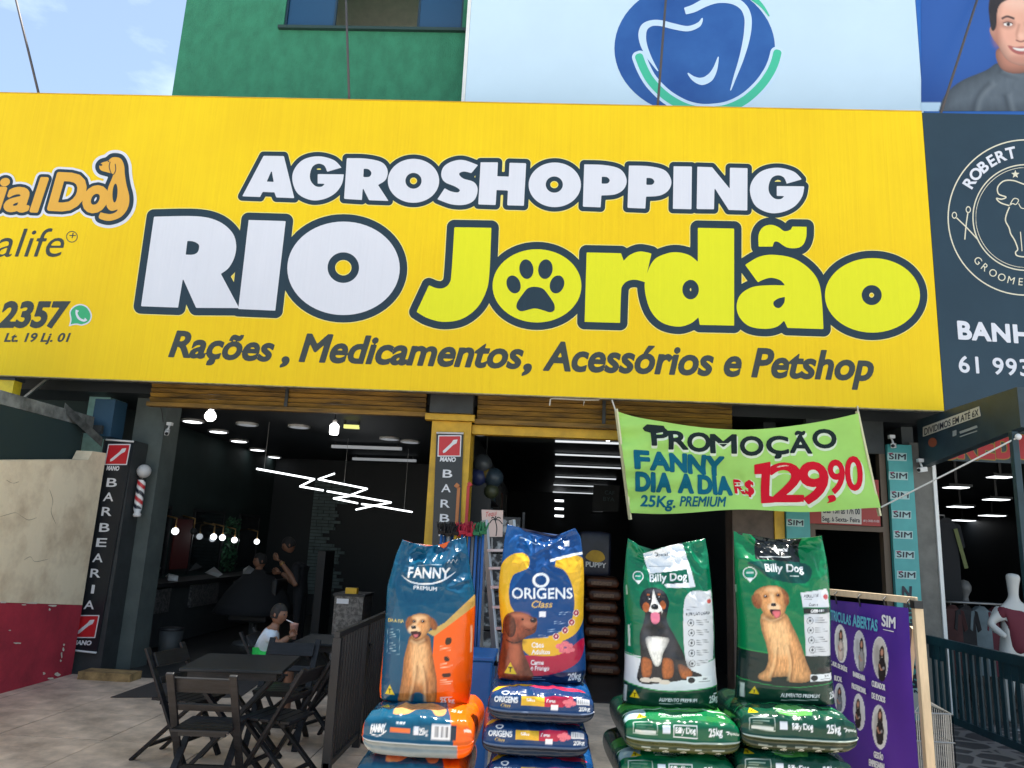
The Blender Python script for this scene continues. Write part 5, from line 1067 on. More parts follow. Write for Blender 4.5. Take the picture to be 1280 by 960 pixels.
SB = [('teal and orange dog food bag with a golden dog, standing leftmost', zoomer(440, 640, 3.0), [(108,695),(105,660),(112,590),(120,500),(126,420),(130,350),(133,280),(150,215),(165,160),(188,100)], [(440,712),(448,650),(453,570),(458,470),(462,380),(463,320),(455,270),(445,220),(436,160),(425,90)], [(0,0),(.22,6),(.39,10),(.6,8),(.8,3),(1,0)], fa, (225, 88, 14), 1.3),
      ('blue and yellow dog food bag with a brown dog, standing second from left', zoomer(590, 640, 3.0), [(95,630),(95,600),(100,540),(108,480),(112,430),(105,380),(99,300),(102,240),(112,180),(120,110),(133,42)], [(415,625),(428,600),(425,520),(418,440),(418,360),(420,300),(420,220),(415,150),(408,95),(385,58)], [(0,0),(.18,3),(.35,12),(.52,14),(.74,10),(.9,4),(1,0)], og, (14, 26, 60), 4.1),
      ('green and white dog food bag with a black tricolour dog, standing', zoomer(750, 650, 3.094), [(85,700),(90,640),(95,560),(95,480),(97,400),(92,330),(90,260),(95,190),(100,130),(108,68)], [(455,725),(450,640),(445,590),(440,520),(440,440),(437,360),(432,280),(425,200),(418,130),(408,68)], [(0,0),(.1,6),(.22,17),(.4,12),(.64,7),(1,0)], ba_, (6, 40, 32), 7.7),
      ('dark green dog food bag with a golden dog, standing rightmost', zoomer(890, 650, 3.095), [(88,690),(92,620),(95,540),(97,470),(97,400),(92,320),(88,240),(85,160),(85,100),(85,40)], [(470,705),(462,640),(455,580),(450,500),(452,420),(452,330),(450,250),(445,180),(435,110),(425,58)], [(0,0),(.25,4),(.48,7.5),(.72,5.5),(1,0)], bb2, (4, 30, 26), 11.2)]
DB = 4.45
ZB = []
for lab, z, L_, R_2, dips, art, side, seed in SB: ZB.append(standing_bag(lab, z, L_, R_2, dips, DB, art, side, seed=seed))

# ------------------------------------------------------------------ stacked bags lying below them
def lying_bag(name, w, d, h, art, side, seed):
    nu, nphi = 150, 150
    S = np.linspace(-1, 1, nu); S = .5+.5*np.sign(S)*(1-(1-np.abs(S))**1.35)
    f0 = np.linspace(-55, 305, 6000)*PI/180; y0 = -np.sign(np.cos(f0))*np.abs(np.cos(f0))**.4*d/2; z0 = np.sign(np.sin(f0))*np.abs(np.sin(f0))**.4*h/2
    arc = np.concatenate([[0], np.cumsum(np.hypot(np.diff(y0), np.diff(z0)))]); a45 = np.interp([-45*PI/180, 45*PI/180], f0, arc); LF = a45[1]-a45[0]
    aa = np.concatenate([np.linspace(0, a45[1]+.38, 118), np.linspace(a45[1]+.38, arc[-1], 33)[1:-1]]); ph = np.interp(aa, arc, f0); n = len(ph)
    v1 = (aa-a45[0])/LF; v1 = np.where(v1 <= 1, v1, 1+(aa-a45[1])/.36)
    S, PH = np.meshgrid(S, ph, indexing='ij'); e = np.abs(2*S-1); ex = 2/5.0; ed = (1-e**9)**.38*.93+.07
    cy, cz = np.cos(PH), np.sin(PH); yy = -np.sign(cy)*np.abs(cy)**ex; zz_ = np.sign(cz)*np.abs(cz)**ex
    V = np.broadcast_to(v1[None, :], PH.shape)
    X = (S-.5)*w; Yl = d/2+yy*d/2*(1-.10*e**3)*(.94+.06*ed); Z = h/2+zz_*h/2*ed
    dome = .05*h*(1-e**2)*np.clip(zz_, 0, 1); Z = Z+dome*np.cos((Yl/d-.5)*2.4)
    fr = ss(.15, .95, np.clip(cy, 0, 1))
    wr = .013*(fbm(S*4+seed, V*2.2, 3)-.5)*2+.017*(ridge(S*5+seed, V*1.8+S)-.5)*(.35+.65*ss(.35, 1.0, np.clip(V, 0, 2)))+.006*(fbm(S*18+seed, V*1.5, 2)-.5)+.005*(fbm(S*3, V*14+seed, 2)-.5)*ss(.6, 1, e)
    lip = .012*np.exp(-((V-.40)/.035)**2)-.010*np.exp(-((V-.30)/.05)**2)
    Yl = Yl-(wr+lip)*fr; Z = Z+wr*.8*ss(.3, 1, zz_)
    Z = np.maximum(Z, .002)
    col = art.get(S*360, (2-np.clip(V, 0, 2))*150); back = (V > 2.0) | (V < -.03); col[back] = lin(side); sd = ss(.955, .99, e)[..., None]; col = col*(1-sd)+np.array(lin(side))*sd
    P = np.stack([X, Yl, Z], -1).reshape(-1, 3); i, j = np.meshgrid(np.arange(nu-1), np.arange(n), indexing='ij'); j2 = (j+1) % n
    mb = MB(); mb.add(P.tolist(), np.stack([i*n+j, (i+1)*n+j, (i+1)*n+j2, i*n+j2], -1).reshape(-1, 4).tolist(), True)
    mb.f += [tuple(range(n)), tuple((nu-1)*n+k for k in range(n))[::-1]]; mb.sm += [False, False]
    o = mb.build(name, m_bag); set_attr(o, col.reshape(-1, 3)); return o
def base_art(c): return Art(0, 0, 360, 300, 1.0, c)
f2 = base_art((10, 76, 104)); f2.poly([(262,0),(252,60),(282,150),(300,240),(300,300),(360,300),(360,0)], (240, 100, 14)); f2.box(0, 240, 312, 300, (122, 132, 134), tex=.1, ts=20); f2.line([(0,239),(312,239)], 3, (215, 222, 226)); f2.poly([(96,150),(110,95),(190,70),(250,92),(262,140),(236,150),(210,120),(170,126),(140,150)], (206, 150, 96), True, tex=.2); f2.tri(58, 118, 30)
f2.text('FANNY', (32, 216), (80, 212), 22, WH, .05, .1); f2.line([(30,220),(60,225),(84,208)], 3, WH, True); f2.text('PREMIUM', (112, 188), (142, 188), 8, WH, .05); f2.box(96, 198, 160, 210, (226, 110, 50)); f2.text('25kg', (190, 214), (216, 212), 18, WH, .02); f2.box(172, 190, 188, 214, (215, 220, 232)); f2.box(228, 182, 288, 226, (225, 225, 228)); f2.box(288, 182, 306, 226, (20, 40, 60))
for k in range(16): f2.line([(233+k*3.4, 188), (233+k*3.4, 219)], 1.0+.9*((k*7) % 3)/2, (70, 74, 80))
f2.text('25 kg', (275, 110), (310, 108), 20, (250, 225, 200), .02); f2.line([(330,195),(352,190)], 9, (250, 220, 200))
o3 = base_art((12, 52, 98)); o3.box(0, 0, 360, 120, (18, 70, 126)); o3.box(0, 240, 360, 300, (30, 38, 52), tex=.15, ts=14); o3.line([(0,238),(360,238)], 2.6, (150, 160, 175)); o3.poly([(20,150),(70,118),(150,108),(150,96),(60,100),(15,130)], (222, 172, 38), True); o3.poly([(150,112),(300,104),(330,124),(250,132),(160,126)], (190, 40, 72), True)
o3.segs(psegs([ell(58, 168, 13, 11), ell(58, 168, 9, 7)]), WH); o3.text('ORIGENS', (22, 206), (100, 206), 20, WH, .03); o3.text('Class', (44, 224), (76, 224), 11, (200, 170, 90), .02, .2); o3.box(112, 178, 190, 214, (214, 168, 42)); o3.poly([(190,178),(284,172),(290,200),(250,214),(190,214)], (172, 22, 60)); o3.text('Cães', (130, 198), (158, 198), 11, WH, .03); o3.text('Carne', (196, 200), (226, 200), 11, WH, .03)
for x, y in ((262,196), (276,190), (286,200), (270,206)): o3.ell(x, y, 11, 9, (220, 110, 122), tex=.3, ts=4)
o3.box(212, 206, 236, 228, (225, 225, 232)); o3.box(298, 178, 342, 202, (222, 222, 226)); o3.text('20kg', (306, 226), (344, 226), 16, WH, .02)
for k in range(12): o3.line([(302+k*3.4, 181), (302+k*3.4, 199)], 1.3, (90, 94, 100))
def billy(dark):
    a = base_art((6, 58, 42) if dark else (4, 84, 54)); top = (8, 60, 42) if dark else (70, 160, 70)
    a.box(0, 0, 360, 160, top); a.poly([(0,60),(120,100),(240,100),(360,60),(360,160),(0,160)], (10, 72, 50) if dark else (12, 110, 60)); a.line([(0,104),(90,84),(180,78),(280,86),(360,110)], 5, (40, 150, 80) if dark else (225, 232, 225), True)
    if dark: a.poly([(120,150),(140,96),(210,96),(220,150)], (96, 178, 84), True, alpha=.8)
    else: a.poly([(0,150),(20,100),(70,92),(60,150)], (180, 205, 215), True, alpha=.8)
    a.text('ALIMENTO PREMIUM', (110, 136), (246, 132), 11, (225, 235, 225), .04); a.lines(112, 240, 143, 1, 5, (190, 210, 195), 2.4); a.tri(42 if dark else 52, 150, 28); a.text('25', (300, 128), (322, 132), 16, (225, 235, 225), .02)
    a.line([(26,176),(96,174),(98,216),(24,218),(26,176)], 2, (190, 205, 196)); a.lines(34, 88, 186, 3, 7, (150, 175, 160)); a.box(30, 204, 92, 214, (196, 204, 200)); a.box(112, 186, 136, 210, (206, 214, 224))
    if not dark: a.line([(146,182),(216,182),(218,220),(146,220),(146,182)], 3, WH)
    a.text('Billy Dog', (152, 208), (212, 206), 19, WH, .02); a.text('25kg', (254, 214), (298, 210), 24, WH, .03); a.text('special', (322, 206), (352, 206), 10, (210, 220, 214), .03); a.line([(310,198),(320,200),(314,208)], 3, WH, True)
    a.box(0, 238, 360, 300, (62, 68, 36) if not dark else (44, 52, 32), tex=.2, ts=10); a.line([(0,237),(360,237)], 3, (198, 206, 190))
    for x in (70, 124, 178, 232, 286): a.ring(x, 282, 9, 2.4, (220, 224, 214)); a.ell(x, 282, 3, 3, (220, 224, 214)); a.lines(x-20, x+20, 262, 2, 6, (190, 196, 180), 2)
    return a
kinds = [(f2, .575, .72, (228, 90, 16), 'teal and orange'), (o3, .545, .72, (14, 24, 52), 'navy blue and yellow'), (billy(False), .585, .74, (6, 44, 34), 'light green'), (billy(True), .585, .74, (5, 32, 28), 'dark green')]
stacks = [(0, 521, .86, 3, -.02), (1, 676, .90, 5, .02), (2, 856, .815, 4, .03), (3, 1003, .872, 4, .02)]
m_pal = mat('pallet_wood', (.30, .20, .11), .8, var=.35, vscale=5, stretch=(6, 1, 1))
rank = ['topmost', 'second', 'third', 'fourth', 'bottom']
for (k, px, ztop, n, rz) in stacks:
    art, w_, d_, side, nm = kinds[k]; ztop = ZB[k]+.002; h = (ztop-.15)/n; c0 = AY(px, 905, 4.06); o = None
    who = ['leftmost', 'second', 'third', 'rightmost'][k]
    for i in range(n):
        z = ztop-(i+1)*h; lab = f'{nm} dog food bag lying {"on top" if i == 0 else rank[i] if i < n-1 else "at the bottom"} of the {who} stack'
        if o is None: o = first = lying_bag('stacked_food_bag', w_, d_, h*.985, art, side, 2.0+k*3.3)
        else:
            o = first.copy(); COL.objects.link(o)
        j = [(0, 0, 0), (-.022, .012, .02), (.012, -.018, -.025), (-.01, .015, .015), (.015, 0, 0)][i]
        o.location = (c0.x+j[0], 4.06+j[1], z); o.rotation_euler = (0, 0, rz+j[2]); tag(o, lab, 'food bag', f'{nm} bags in a stack')
    p = thing('wooden_pallet', f'low wooden pallet under the {who} stack of bags', 'pallet', (c0.x, 4.4, 0), 'pallets under the bags')
    for q in range(6): MB().box(c0.x-w_/2, c0.x+w_/2, 4.06+q*.125, 4.06+q*.125+.095, .125, .147).build('deck_board', m_pal, p)
    for q in (-1, 0, 1): MB().box(c0.x+q*(w_/2-.05)-.045, c0.x+q*(w_/2-.05)+.045, 4.07, 4.77, .0, .124).build('bearer', m_pal, p)

# ------------------------------------------------------------------ the portrait printed on the blue poster (painted here because it uses the same print tools)
pa = Art(1150, -40, 1345, 142, 2.0, (26, 66, 140)); pa.ell(1200, 30, 70, 90, (44, 92, 168), soft=50, alpha=.8); pa.box(1150, 128, 1176, 142, (190, 215, 235))
pa.poly([(1172,145,1),(1180,121),(1200,102),(1232,88),(1250,78),(1290,78),(1312,90),(1345,108),(1362,145,1)], (92, 100, 108), True, tex=.15, ts=5, ty=9, shade=22)
for p in ([(1216,142),(1222,120),(1238,104)], [(1262,142),(1256,118)], [(1300,140),(1294,112)], [(1248,88),(1270,95),(1296,88)]): pa.line(p, 6, (58, 64, 72), True, soft=4, alpha=.7); pa.line([(x+6, y) for x, y in p], 5, (128, 136, 142), True, soft=4, alpha=.5)
pa.poly([(1248,60),(1296,60),(1298,84),(1270,92),(1250,84)], (176, 118, 96), True, shade=10)
pa.poly([(1240,28),(1243,6),(1256,-12),(1280,-16),(1304,-8),(1313,18),(1311,45),(1301,66),(1283,81),(1268,80),(1256,72),(1247,56),(1241,48),(1237,38)], (222, 166, 142), True, shade=13)
pa.ell(1262, 46, 9, 8, (226, 158, 136), soft=7, alpha=.4); pa.ell(1297, 46, 8, 8, (226, 158, 136), soft=7, alpha=.4); pa.ell(1276, 4, 22, 8, (240, 196, 174), soft=8, alpha=.7); pa.ell(1246, 40, 5, 18, (168, 106, 86), soft=6, alpha=.7); pa.ell(1276, 74, 14, 5, (190, 128, 108), soft=5, alpha=.7)
pa.poly([(1239,36),(1236,4),(1246,-24),(1280,-34),(1314,-22),(1320,10),(1313,30),(1309,6),(1290,-5),(1262,-1),(1248,9),(1245,34)], (46, 34, 30), True, tex=.5, ts=3, ty=7)
for ex in (1260, 1290):
    pa.ell(ex, 30, 9, 6, (160, 104, 86), soft=4, alpha=.7); pa.ell(ex, 30.5, 5.4, 2.2, (235, 228, 222)); pa.ell(ex+.4, 30.4, 2.2, 2.2, (50, 36, 30)); pa.line([(ex-6, 29), (ex, 27.6), (ex+6, 29.4)], 1.2, (70, 40, 34), True); pa.line([(ex-8, 23.5), (ex-1, 20.6), (ex+8, 23.4)], 2.6, (60, 42, 36), True, soft=.8)
pa.line([(1274,30),(1271,42),(1272,48)], 3, (190, 132, 110), True, soft=2, alpha=.8); pa.ell(1277, 45, 4.5, 4, (240, 188, 164), soft=3, alpha=.8); pa.line([(1270,50),(1276,52),(1283,50)], 1.8, (140, 84, 70), True, soft=.8)
pa.poly([(1260,57),(1269,58.5),(1277,58),(1286,58.5),(1294,56),(1288,65),(1277,68.5),(1266,65)], (170, 92, 84), True, soft=1); pa.poly([(1266,59.5),(1277,60.6),(1288,59.2),(1284,62.6),(1277,63.8),(1270,62.6)], (228, 222, 216), True, soft=.7)
nx, nz = 170, 160; vs_, cs, fs = [], [], []
for i in range(nx+1):
    for j in range(nz+1):
        x, y = 1151.5+192*i/nx, -38+177*j/nz; vs_.append(AY(x, y, BY-.004)); cs.append((x, y))
for i in range(nx):
    for j in range(nz): fs.append((i*(nz+1)+j, i*(nz+1)+j+1, (i+1)*(nz+1)+j+1, (i+1)*(nz+1)+j))
cs = np.array(cs); o = MB().add(vs_, fs, True).build('portrait_print', mat('poster_print', (1, 1, 1), .38, attr='print'), PORTRAIT[0]); set_attr(o, pa.get(cs[:, 0], cs[:, 1]))
# ------------------------------------------------------------------ pet shop interior
ZP = 3.30
m_tube2 = mat('led_tube_soft', (.8, .8, .8), .4, emit=(.9, .96, 1), estr=.40)
for i, (xa, xb, y) in enumerate([(694,790,551.5),(694,782,568),(694,776,582),(694,770,596),(692,760,606),(691,754,615)]):
    p, q = AG(xa, y, ZP), AG(xb, y+(xb-xa)*.04, ZP)
    if i == 0: p, q = AG(694, 551.5, 3.1), AG(790, 555, 3.1)
    t = thing('strip_light', ['white led strip light nearest the pet shop front', 'second white led strip light in the pet shop', 'third white led strip light in the pet shop', 'fourth white led strip light in the pet shop', 'fifth white led strip light in the pet shop', 'farthest long led strip light in the pet shop'][i], 'ceiling light', (p+q)/2, 'pet shop strip lights')
    MB().bar(p, q, .024+.005*i, .025).build('tube', m_tube2, t)
    for f in (.1, .9): e = p+(q-p)*f; MB().bar(e, (e.x, e.y, 3.338 if e.y > 10.62 else 3.119 if e.z < 3.11 else 3.338), .02, .02).build('hanger', m_black, t)
for i, (x, y) in enumerate([(699,626),(699,636),(699,645),(747,638)]):
    p = AY(x, y, 23.9); t = thing('wall_lamp', ['small white lamp, top of three on the far pet shop wall', 'small white lamp, middle of three on the far pet shop wall', 'small white lamp, lowest of three on the far pet shop wall', 'lone small white lamp right of the three on the far wall'][i], 'lamp', p, 'far wall lamps')
    MB().box(p.x-.14, p.x+.14, 23.86, 23.9, p.z-.03, p.z+.03).build('diffuser', m_tube, t); MB().box(p.x-.16, p.x+.16, 23.902, 23.998, p.z-.05, p.z+.05).build('housing', m_black, t)
for i, (x, y) in enumerate([(600,537),(600,542),(677,540)]):
    p = AG(x, y, 3.118); t = thing('downlight', ['round downlight nearest the yellow column in the pet shop', 'round downlight just behind the first in the pet shop', 'round downlight above the left end of the strip lights'][i], 'ceiling light', p, 'pet shop downlights')
    MB().lathe([(.09, 3.119), (.09, 3.10), (.075, 3.098)], (p.x, p.y, 0), 18).build('rim', m_white, t); MB().lathe([(.074, 3.097), (.06, 3.094)], (p.x, p.y, 0), 18).build('diffuser', m_lampdim, t)
bulb('small bright bulb hanging left of the green banner', 760, 548, 9.3, .04, 'globe', 3.12, g='bare bulbs at the pet shop front')
# dark bags on the shop floor
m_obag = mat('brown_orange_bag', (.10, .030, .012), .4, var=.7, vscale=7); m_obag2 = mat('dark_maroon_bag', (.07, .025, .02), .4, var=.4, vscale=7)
p0 = AG(752, 846); bw = AY(775, 800, p0.y).x-AY(733, 800, p0.y).x
def pillow(w, d, h, nu=22, nv=28):
    mb = MB(); vs_, fs = [], []
    for i in range(nu+1):
        s = i/nu; e = abs(2*s-1); ed = (1-e**14)**.4*.82+.18
        for k in range(nv):
            a = 2*PI*k/nv; cy, sy = math.cos(a), math.sin(a); vs_.append(((s-.5)*w, d/2-math.copysign(abs(cy)**.36, cy)*d/2*(1-.08*e**3), h/2+math.copysign(abs(sy)**.42, sy)*h/2*ed))
    for i in range(nu):
        for k in range(nv): fs.append((i*nv+k, (i+1)*nv+k, (i+1)*nv+(k+1) % nv, i*nv+(k+1) % nv))
    mb.add(vs_, fs, True); mb.f += [tuple(range(nv)), tuple(nu*nv+k for k in range(nv))[::-1]]; mb.sm += [False]*2; return mb
o = None
for k in range(8):
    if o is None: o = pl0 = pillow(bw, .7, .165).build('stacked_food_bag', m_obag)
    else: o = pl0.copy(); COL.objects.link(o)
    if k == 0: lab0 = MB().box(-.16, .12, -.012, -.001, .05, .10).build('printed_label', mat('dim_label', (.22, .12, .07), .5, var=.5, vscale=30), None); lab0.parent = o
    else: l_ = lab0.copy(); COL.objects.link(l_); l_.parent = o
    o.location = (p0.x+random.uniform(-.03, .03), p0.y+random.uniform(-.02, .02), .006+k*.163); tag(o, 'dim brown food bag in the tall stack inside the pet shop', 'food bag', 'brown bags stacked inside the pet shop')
pu = thing('puppy_bag', 'dark and yellow puppy food bag on top of the indoor stack', 'food bag', (p0.x-.1, p0.y+.2, 1.31))
x, y = p0.x-.12, p0.y+.25
b_ = pillow(.46, .62, .16); R_m = Matrix.Translation((x, y, 1.31)) @ Matrix.Rotation(PI/2, 4, 'X') ; b_.v = [tuple(R_m @ Vector(v)) for v in b_.v]; b_.build('bag', mat('puppy_print', (.02, .025, .05), .4, var=.3), pu)
PPu = Print(lambda a, c_: AY(a, c_, y-.165), (0, -1, 0)); tb = MB(); PPu.text(tb, 'PUPPY', (732, 708), (758, 710), 6, .0, offset=.03); tb.build('white_lettering', m_whv, pu)
tb = MB(); PPu.shape(tb, [smooth([(732,697),(740,688),(752,690),(756,699),(745,703)])], .0, 0, .6); tb.build('yellow_patch', m_yel, pu)
# logo on the far glass
lg_ = MB(); PL = Print(lambda a, c_: AY(a, c_, 14.0), (0, -1, 0))
gp = thing('wall_board', 'dim dark board with pale logo under the strip lights', 'board', AY(760, 640, 14.0)); MB().slab([AY(742, 606, 14.002), AY(775, 607, 14.002), AY(773, 640, 14.002), AY(740, 639, 14.002)], (0, 1, 0), .02).build('board', m_ceil, gp)
PL.text(lg_, 'CAF', (756, 618), (768, 619), 5, .004); PL.text(lg_, 'BYA', (754, 626), (768, 627), 5, .004); lg_.build('pale_lettering', mat('pale_teal_print', (.08, .14, .16), .6), gp)
# ------------------------------------------------------------------ brooms, sticks, ladder, blue bin beside the entrance
m_blue = mat('blue_tube', (.02, .11, .34), .4); m_ytube = mat('yellow_tube', (.55, .38, .04), .4); m_wtube = mat('grey_tube', (.30, .33, .36), .4)
pick = ['blue', 'blue', 'white', 'blue', 'yellow', 'yellow', 'blue', 'blue', 'blue', 'white', 'blue', 'blue', 'blue']; cols = {'blue': m_blue, 'yellow': m_ytube, 'white': m_wtube}
caps = [mat('bristle_black', (.012, .012, .013), .9), mat('bristle_red', (.40, .02, .05), .8), mat('bristle_green', (.03, .20, .09), .8)]
for i in range(13):
    f = i/12; x, ty = 552+52*f, 668+(i % 3)*1.2; Y = 6.55+.05*(i % 2); c_ = pick[i]
    top = AY(x, ty, Y); bot = Vector((top.x+.03*(f-.5), Y+.02, .0)); n_ = 1 if 5 <= i <= 9 else (2 if i > 9 else 0)
    t = thing('broom', {'blue': 'blue-handled', 'yellow': 'yellow-handled', 'white': 'grey-handled'}[c_]+' broom in the bunch behind the teal bag', 'broom', bot, 'bunch of brooms by the entrance')
    MB().tube([bot, top], .012, 8).build('handle', cols[c_], t)
    hb = MB(); hx = Vector((.045, 0, 0)); hb.hexa([top+Vector((-.028, -.03, 0)), top+Vector((.028, -.03, 0)), top+Vector((.028, .03, 0)), top+Vector((-.028, .03, 0)), top+Vector((-.03, -.05, .03)), top+Vector((.03, -.05, .03)), top+Vector((.03, .05, .03)), top+Vector((-.03, .05, .03))]); hd2 = hb.build('head', caps[n_], t, bevel=.006)
    hs = MB(); rr = random.Random(i)
    for k in range(26):
        a = top+Vector((rr.uniform(-.03, .03), rr.uniform(-.05, .05), .02)); hs.tube([a, a+Vector((rr.uniform(-.03, .03), rr.uniform(-.02, .02), rr.uniform(.05, .09)))], .005, 3)
    hs.build('bristles', caps[n_], hd2, kind='stuff')
for lab, x, y0, m_ in [('orange wooden stick leaning at the yellow column', 573.5, 609, mat('orange_wood', (.45, .16, .05), .6)), ('red plastic stick beside the yellow column', 585.5, 607, mat('red_stick', (.45, .03, .03), .5))]:
    t = thing('leaning_stick', lab, 'stick', AY(x, 840, 8.3)); a = AY(x, y0, 8.5); MB().bar((a.x, 8.5, 0), a, .035, .03).build('shaft', m_, t, bevel=.004); MB().bar(a, a+Vector((-.04 if x < 580 else .03, 0, .03)), .05, .05).build('end_cap', m_, t, bevel=.006)
lad = thing('step_ladder', 'aluminium step ladder standing between the two left bags', 'ladder', AG(635, 845)); YL = 6.8
m_alu = mat('aluminium', (.45, .46, .48), .35, metal=.7)
lb, rb = (AY(606, 650, YL), AY(624, 860, YL-.15)), (AY(640, 650, YL), AY(660, 860, YL-.15))
for a, c_ in (lb, rb): MB().bar((c_.x+(c_.x-a.x)*.35, YL-.25, 0), a, .03, .06).build('rail', m_alu, lad, bevel=.004)
for k, y in enumerate((690, 713, 737, 762, 788, 815)):
    f = (y-650)/210; a, c_ = lb[0]+(lb[1]-lb[0])*f, rb[0]+(rb[1]-rb[0])*f; MB().bar(a+Vector((0, .0, 0)), c_, .09, .022).build('step', m_alu, lad)
for a in (lb[0], rb[0]): MB().bar((a.x, YL+.75, 0), a+Vector((0, .02, -.05)), .025, .03).build('rear_leg', m_alu, lad)
bxs = thing('display_rack', 'dark rack of black and white printed packs behind the ladder', 'rack', AG(635, 840)); m_pack = mat('pack_print', (.30, .32, .33), .5, col2=(.01, .012, .015), vscale=9, ramp=(.5, .62))
a, c_ = AY(604, 660, 7.9), AY(650, 660, 7.9)
for k in range(5): MB().box(a.x, c_.x, 7.9, 8.2, .12+k*.38, .12+k*.38+.33).build('pack', m_pack, bxs); MB().box(a.x-.02, c_.x+.02, 7.9, 8.25, .085+k*.38, .115+k*.38).build('shelf', m_black, bxs)
for xx in (a.x-.03, c_.x+.03): MB().box(xx-.012, xx+.012, 8.0, 8.2, 0, 2.03).build('upright', m_black, bxs)
cd = thing('price_card', 'pale pink card with a palm drawing above the rack', 'card', AY(615, 680, 7.92)); PC = Print(lambda x, y: AY(x, y, 7.88), (0, -1, 0))
MB().slab([AY(603, 671, 7.88), AY(628, 671, 7.88), AY(629, 638, 7.88), AY(602, 637, 7.88)], (0, 1, 0), .01).build('sheet', mat('pink_card', (.62, .46, .40), .6), cd)
k1, k2 = MB(), MB(); PC.text(k1, 'Tequi', (607, 646), (621, 644), 6, .002, shear=.2); k1.build('red_lettering', m_redv, cd); PC.shape(k2, [stroke(smooth([(620,670),(621,660),(619,650)], closed=False), 1.2)], .002, 0, .4)
for e in ((612, 654), (614, 648), (626, 648), (628, 655), (620, 646)): PC.shape(k2, [stroke(smooth([(619,650),((619+e[0])/2, (650+e[1])/2-2.4),e], closed=False), 1.2)], .002, 0, .4)
k2.build('palm_drawing', m_black, cd); MB().bar(AY(615, 672, 7.9), AY(615, 690, 7.9), .02, .012).build('stick', m_steel, cd)
bn2 = thing('blue_bin', 'bright blue plastic bin with black handle between the left bags', 'bin', AG(590, 900)); q = AY(586, 855, 6.0)
MB().hexa([(q.x-.14, 5.9, 0), (q.x+.15, 5.9, 0), (q.x+.15, 6.3, 0), (q.x-.14, 6.3, 0), (q.x-.18, 5.86, .84), (q.x+.18, 5.86, .84), (q.x+.18, 6.34, .84), (q.x-.18, 6.34, .84)]).build('body', mat('blue_plastic', (.01, .13, .42), .4, var=.1), bn2, bevel=.015)
MB().box(q.x-.195, q.x+.195, 5.845, 6.355, .842, .875).build('lid', MATS['blue_plastic'], bn2, bevel=.01); h_ = [(q.x+.19, 5.95, .82), (q.x+.27, 5.93, .80), (q.x+.27, 5.93, .55), (q.x+.17, 5.95, .5)]; MB().tube(h_, .02, 8).build('handle', m_black, bn2)

# ------------------------------------------------------------------ hand painted promotion banner
pb = thing('promotion_banner', 'lime green hand-painted promotion banner hung under the sign', 'banner', AY(930, 640, 8.4)); YB = 8.40
zb_ = zoomer(760, 500, 3.657); TL, TRr, BRr, BL = zb_([(40, 50), (1140, 62), (1245, 500), (105, 515)])
def bsurf(u, v):      # u right, v down
    top = (TL[0]+(TRr[0]-TL[0])*u, TL[1]+(TRr[1]-TL[1])*u+21*4*u*(1-u)*(1-.06*math.sin(u*9))); bot = (BL[0]+(BRr[0]-BL[0])*u, BL[1]+(BRr[1]-BL[1])*u+2*math.sin(u*11))
    return top[0]+(bot[0]-top[0])*v, top[1]+(bot[1]-top[1])*v
def bfold(x, y):      # cloth folds, metres
    u, v = (x-775)/310, (y-515)/125
    return 1.7*(.022*math.sin(7*v+5*u+.6)*math.exp(-2.2*u)+.020*math.sin(11*u-6*v)*.6+.028*math.exp(-((v-.25-.9*u)/.10)**2)*(1 if u < .5 else .3)+.018*math.sin(16*u+2*v)*(.3+.7*v)*.5+.012*math.sin(30*(u*.4+v))*max(0, 1-1.6*u))
def b3(x, y): p = AY(x, y, YB); return p+Vector((0, bfold(x, y), 0))
mb = MB(); nu, nv = 90, 40; vs_, fs = [], []
for i in range(nu+1):
    for j in range(nv+1): vs_.append(b3(*bsurf(i/nu, j/nv)))
for i in range(nu):
    for j in range(nv): fs.append((i*(nv+1)+j, i*(nv+1)+j+1, (i+1)*(nv+1)+j+1, (i+1)*(nv+1)+j))
mb.add(vs_, fs, True); m_lime = mat('lime_cloth', (.52, .93, .20), .75, var=.06, vscale=3, bump=.1, bscale=180)
bn_ = m_lime.node_tree.nodes['Principled BSDF']; bn_.inputs['Sheen Weight'].default_value = .1
tn = m_lime.node_tree.nodes.new('ShaderNodeBsdfTranslucent'); tn.inputs['Color'].default_value = (.55, .88, .28, 1); mixn = m_lime.node_tree.nodes.new('ShaderNodeMixShader'); mixn.inputs[0].default_value = .25
outn = m_lime.node_tree.nodes['Material Output']; m_lime.node_tree.links.new(bn_.outputs[0], mixn.inputs[1]); m_lime.node_tree.links.new(tn.outputs[0], mixn.inputs[2]); m_lime.node_tree.links.new(mixn.outputs[0], outn.inputs['Surface'])
mb.build('cloth', m_lime, pb)
PBn = Print(b3, (0, -1, 0)); PBn.up_px = lambda a: np.array([0.0, -1.0])
zq = lambda *p: zb_([p])[0]
ib, ir, it_, iw = MB(), MB(), MB(), MB()
def brush(mb, s, x0, y0, x1, y1, cap, grow, d, rot=None, shear=.0):
    n = len(s); v = np.array([0.0])
    PBn.text(mb, s, zq(x0, y0), zq(x1, y1), cap/3.657, d, shear=shear, grow=grow, cell=.7)
for k, (ch, x, y, w_) in enumerate([('P', 200, 205, 75), ('R', 278, 222, 85), ('O', 365, 232, 100), ('M', 468, 240, 118), ('O', 605, 250, 98), ('Ç', 722, 245, 98), ('Ã', 832, 240, 98), ('O', 940, 215, 105)]):
    cap_ = 80 if ch not in 'ÇÃ' else 76
    brush(iw, ch, x+4, y+10, x+w_+2, y+12, cap_, 1.5, .0030); brush(ib, ch, x, y, x+w_, y+2, cap_, 1.1, .0060, shear=-.03)
PBn.shape(ib, [np.array(zb_([(162,128),(180,112),(255,118),(268,140),(215,150),(170,138)]))], .0061, .6, .7)
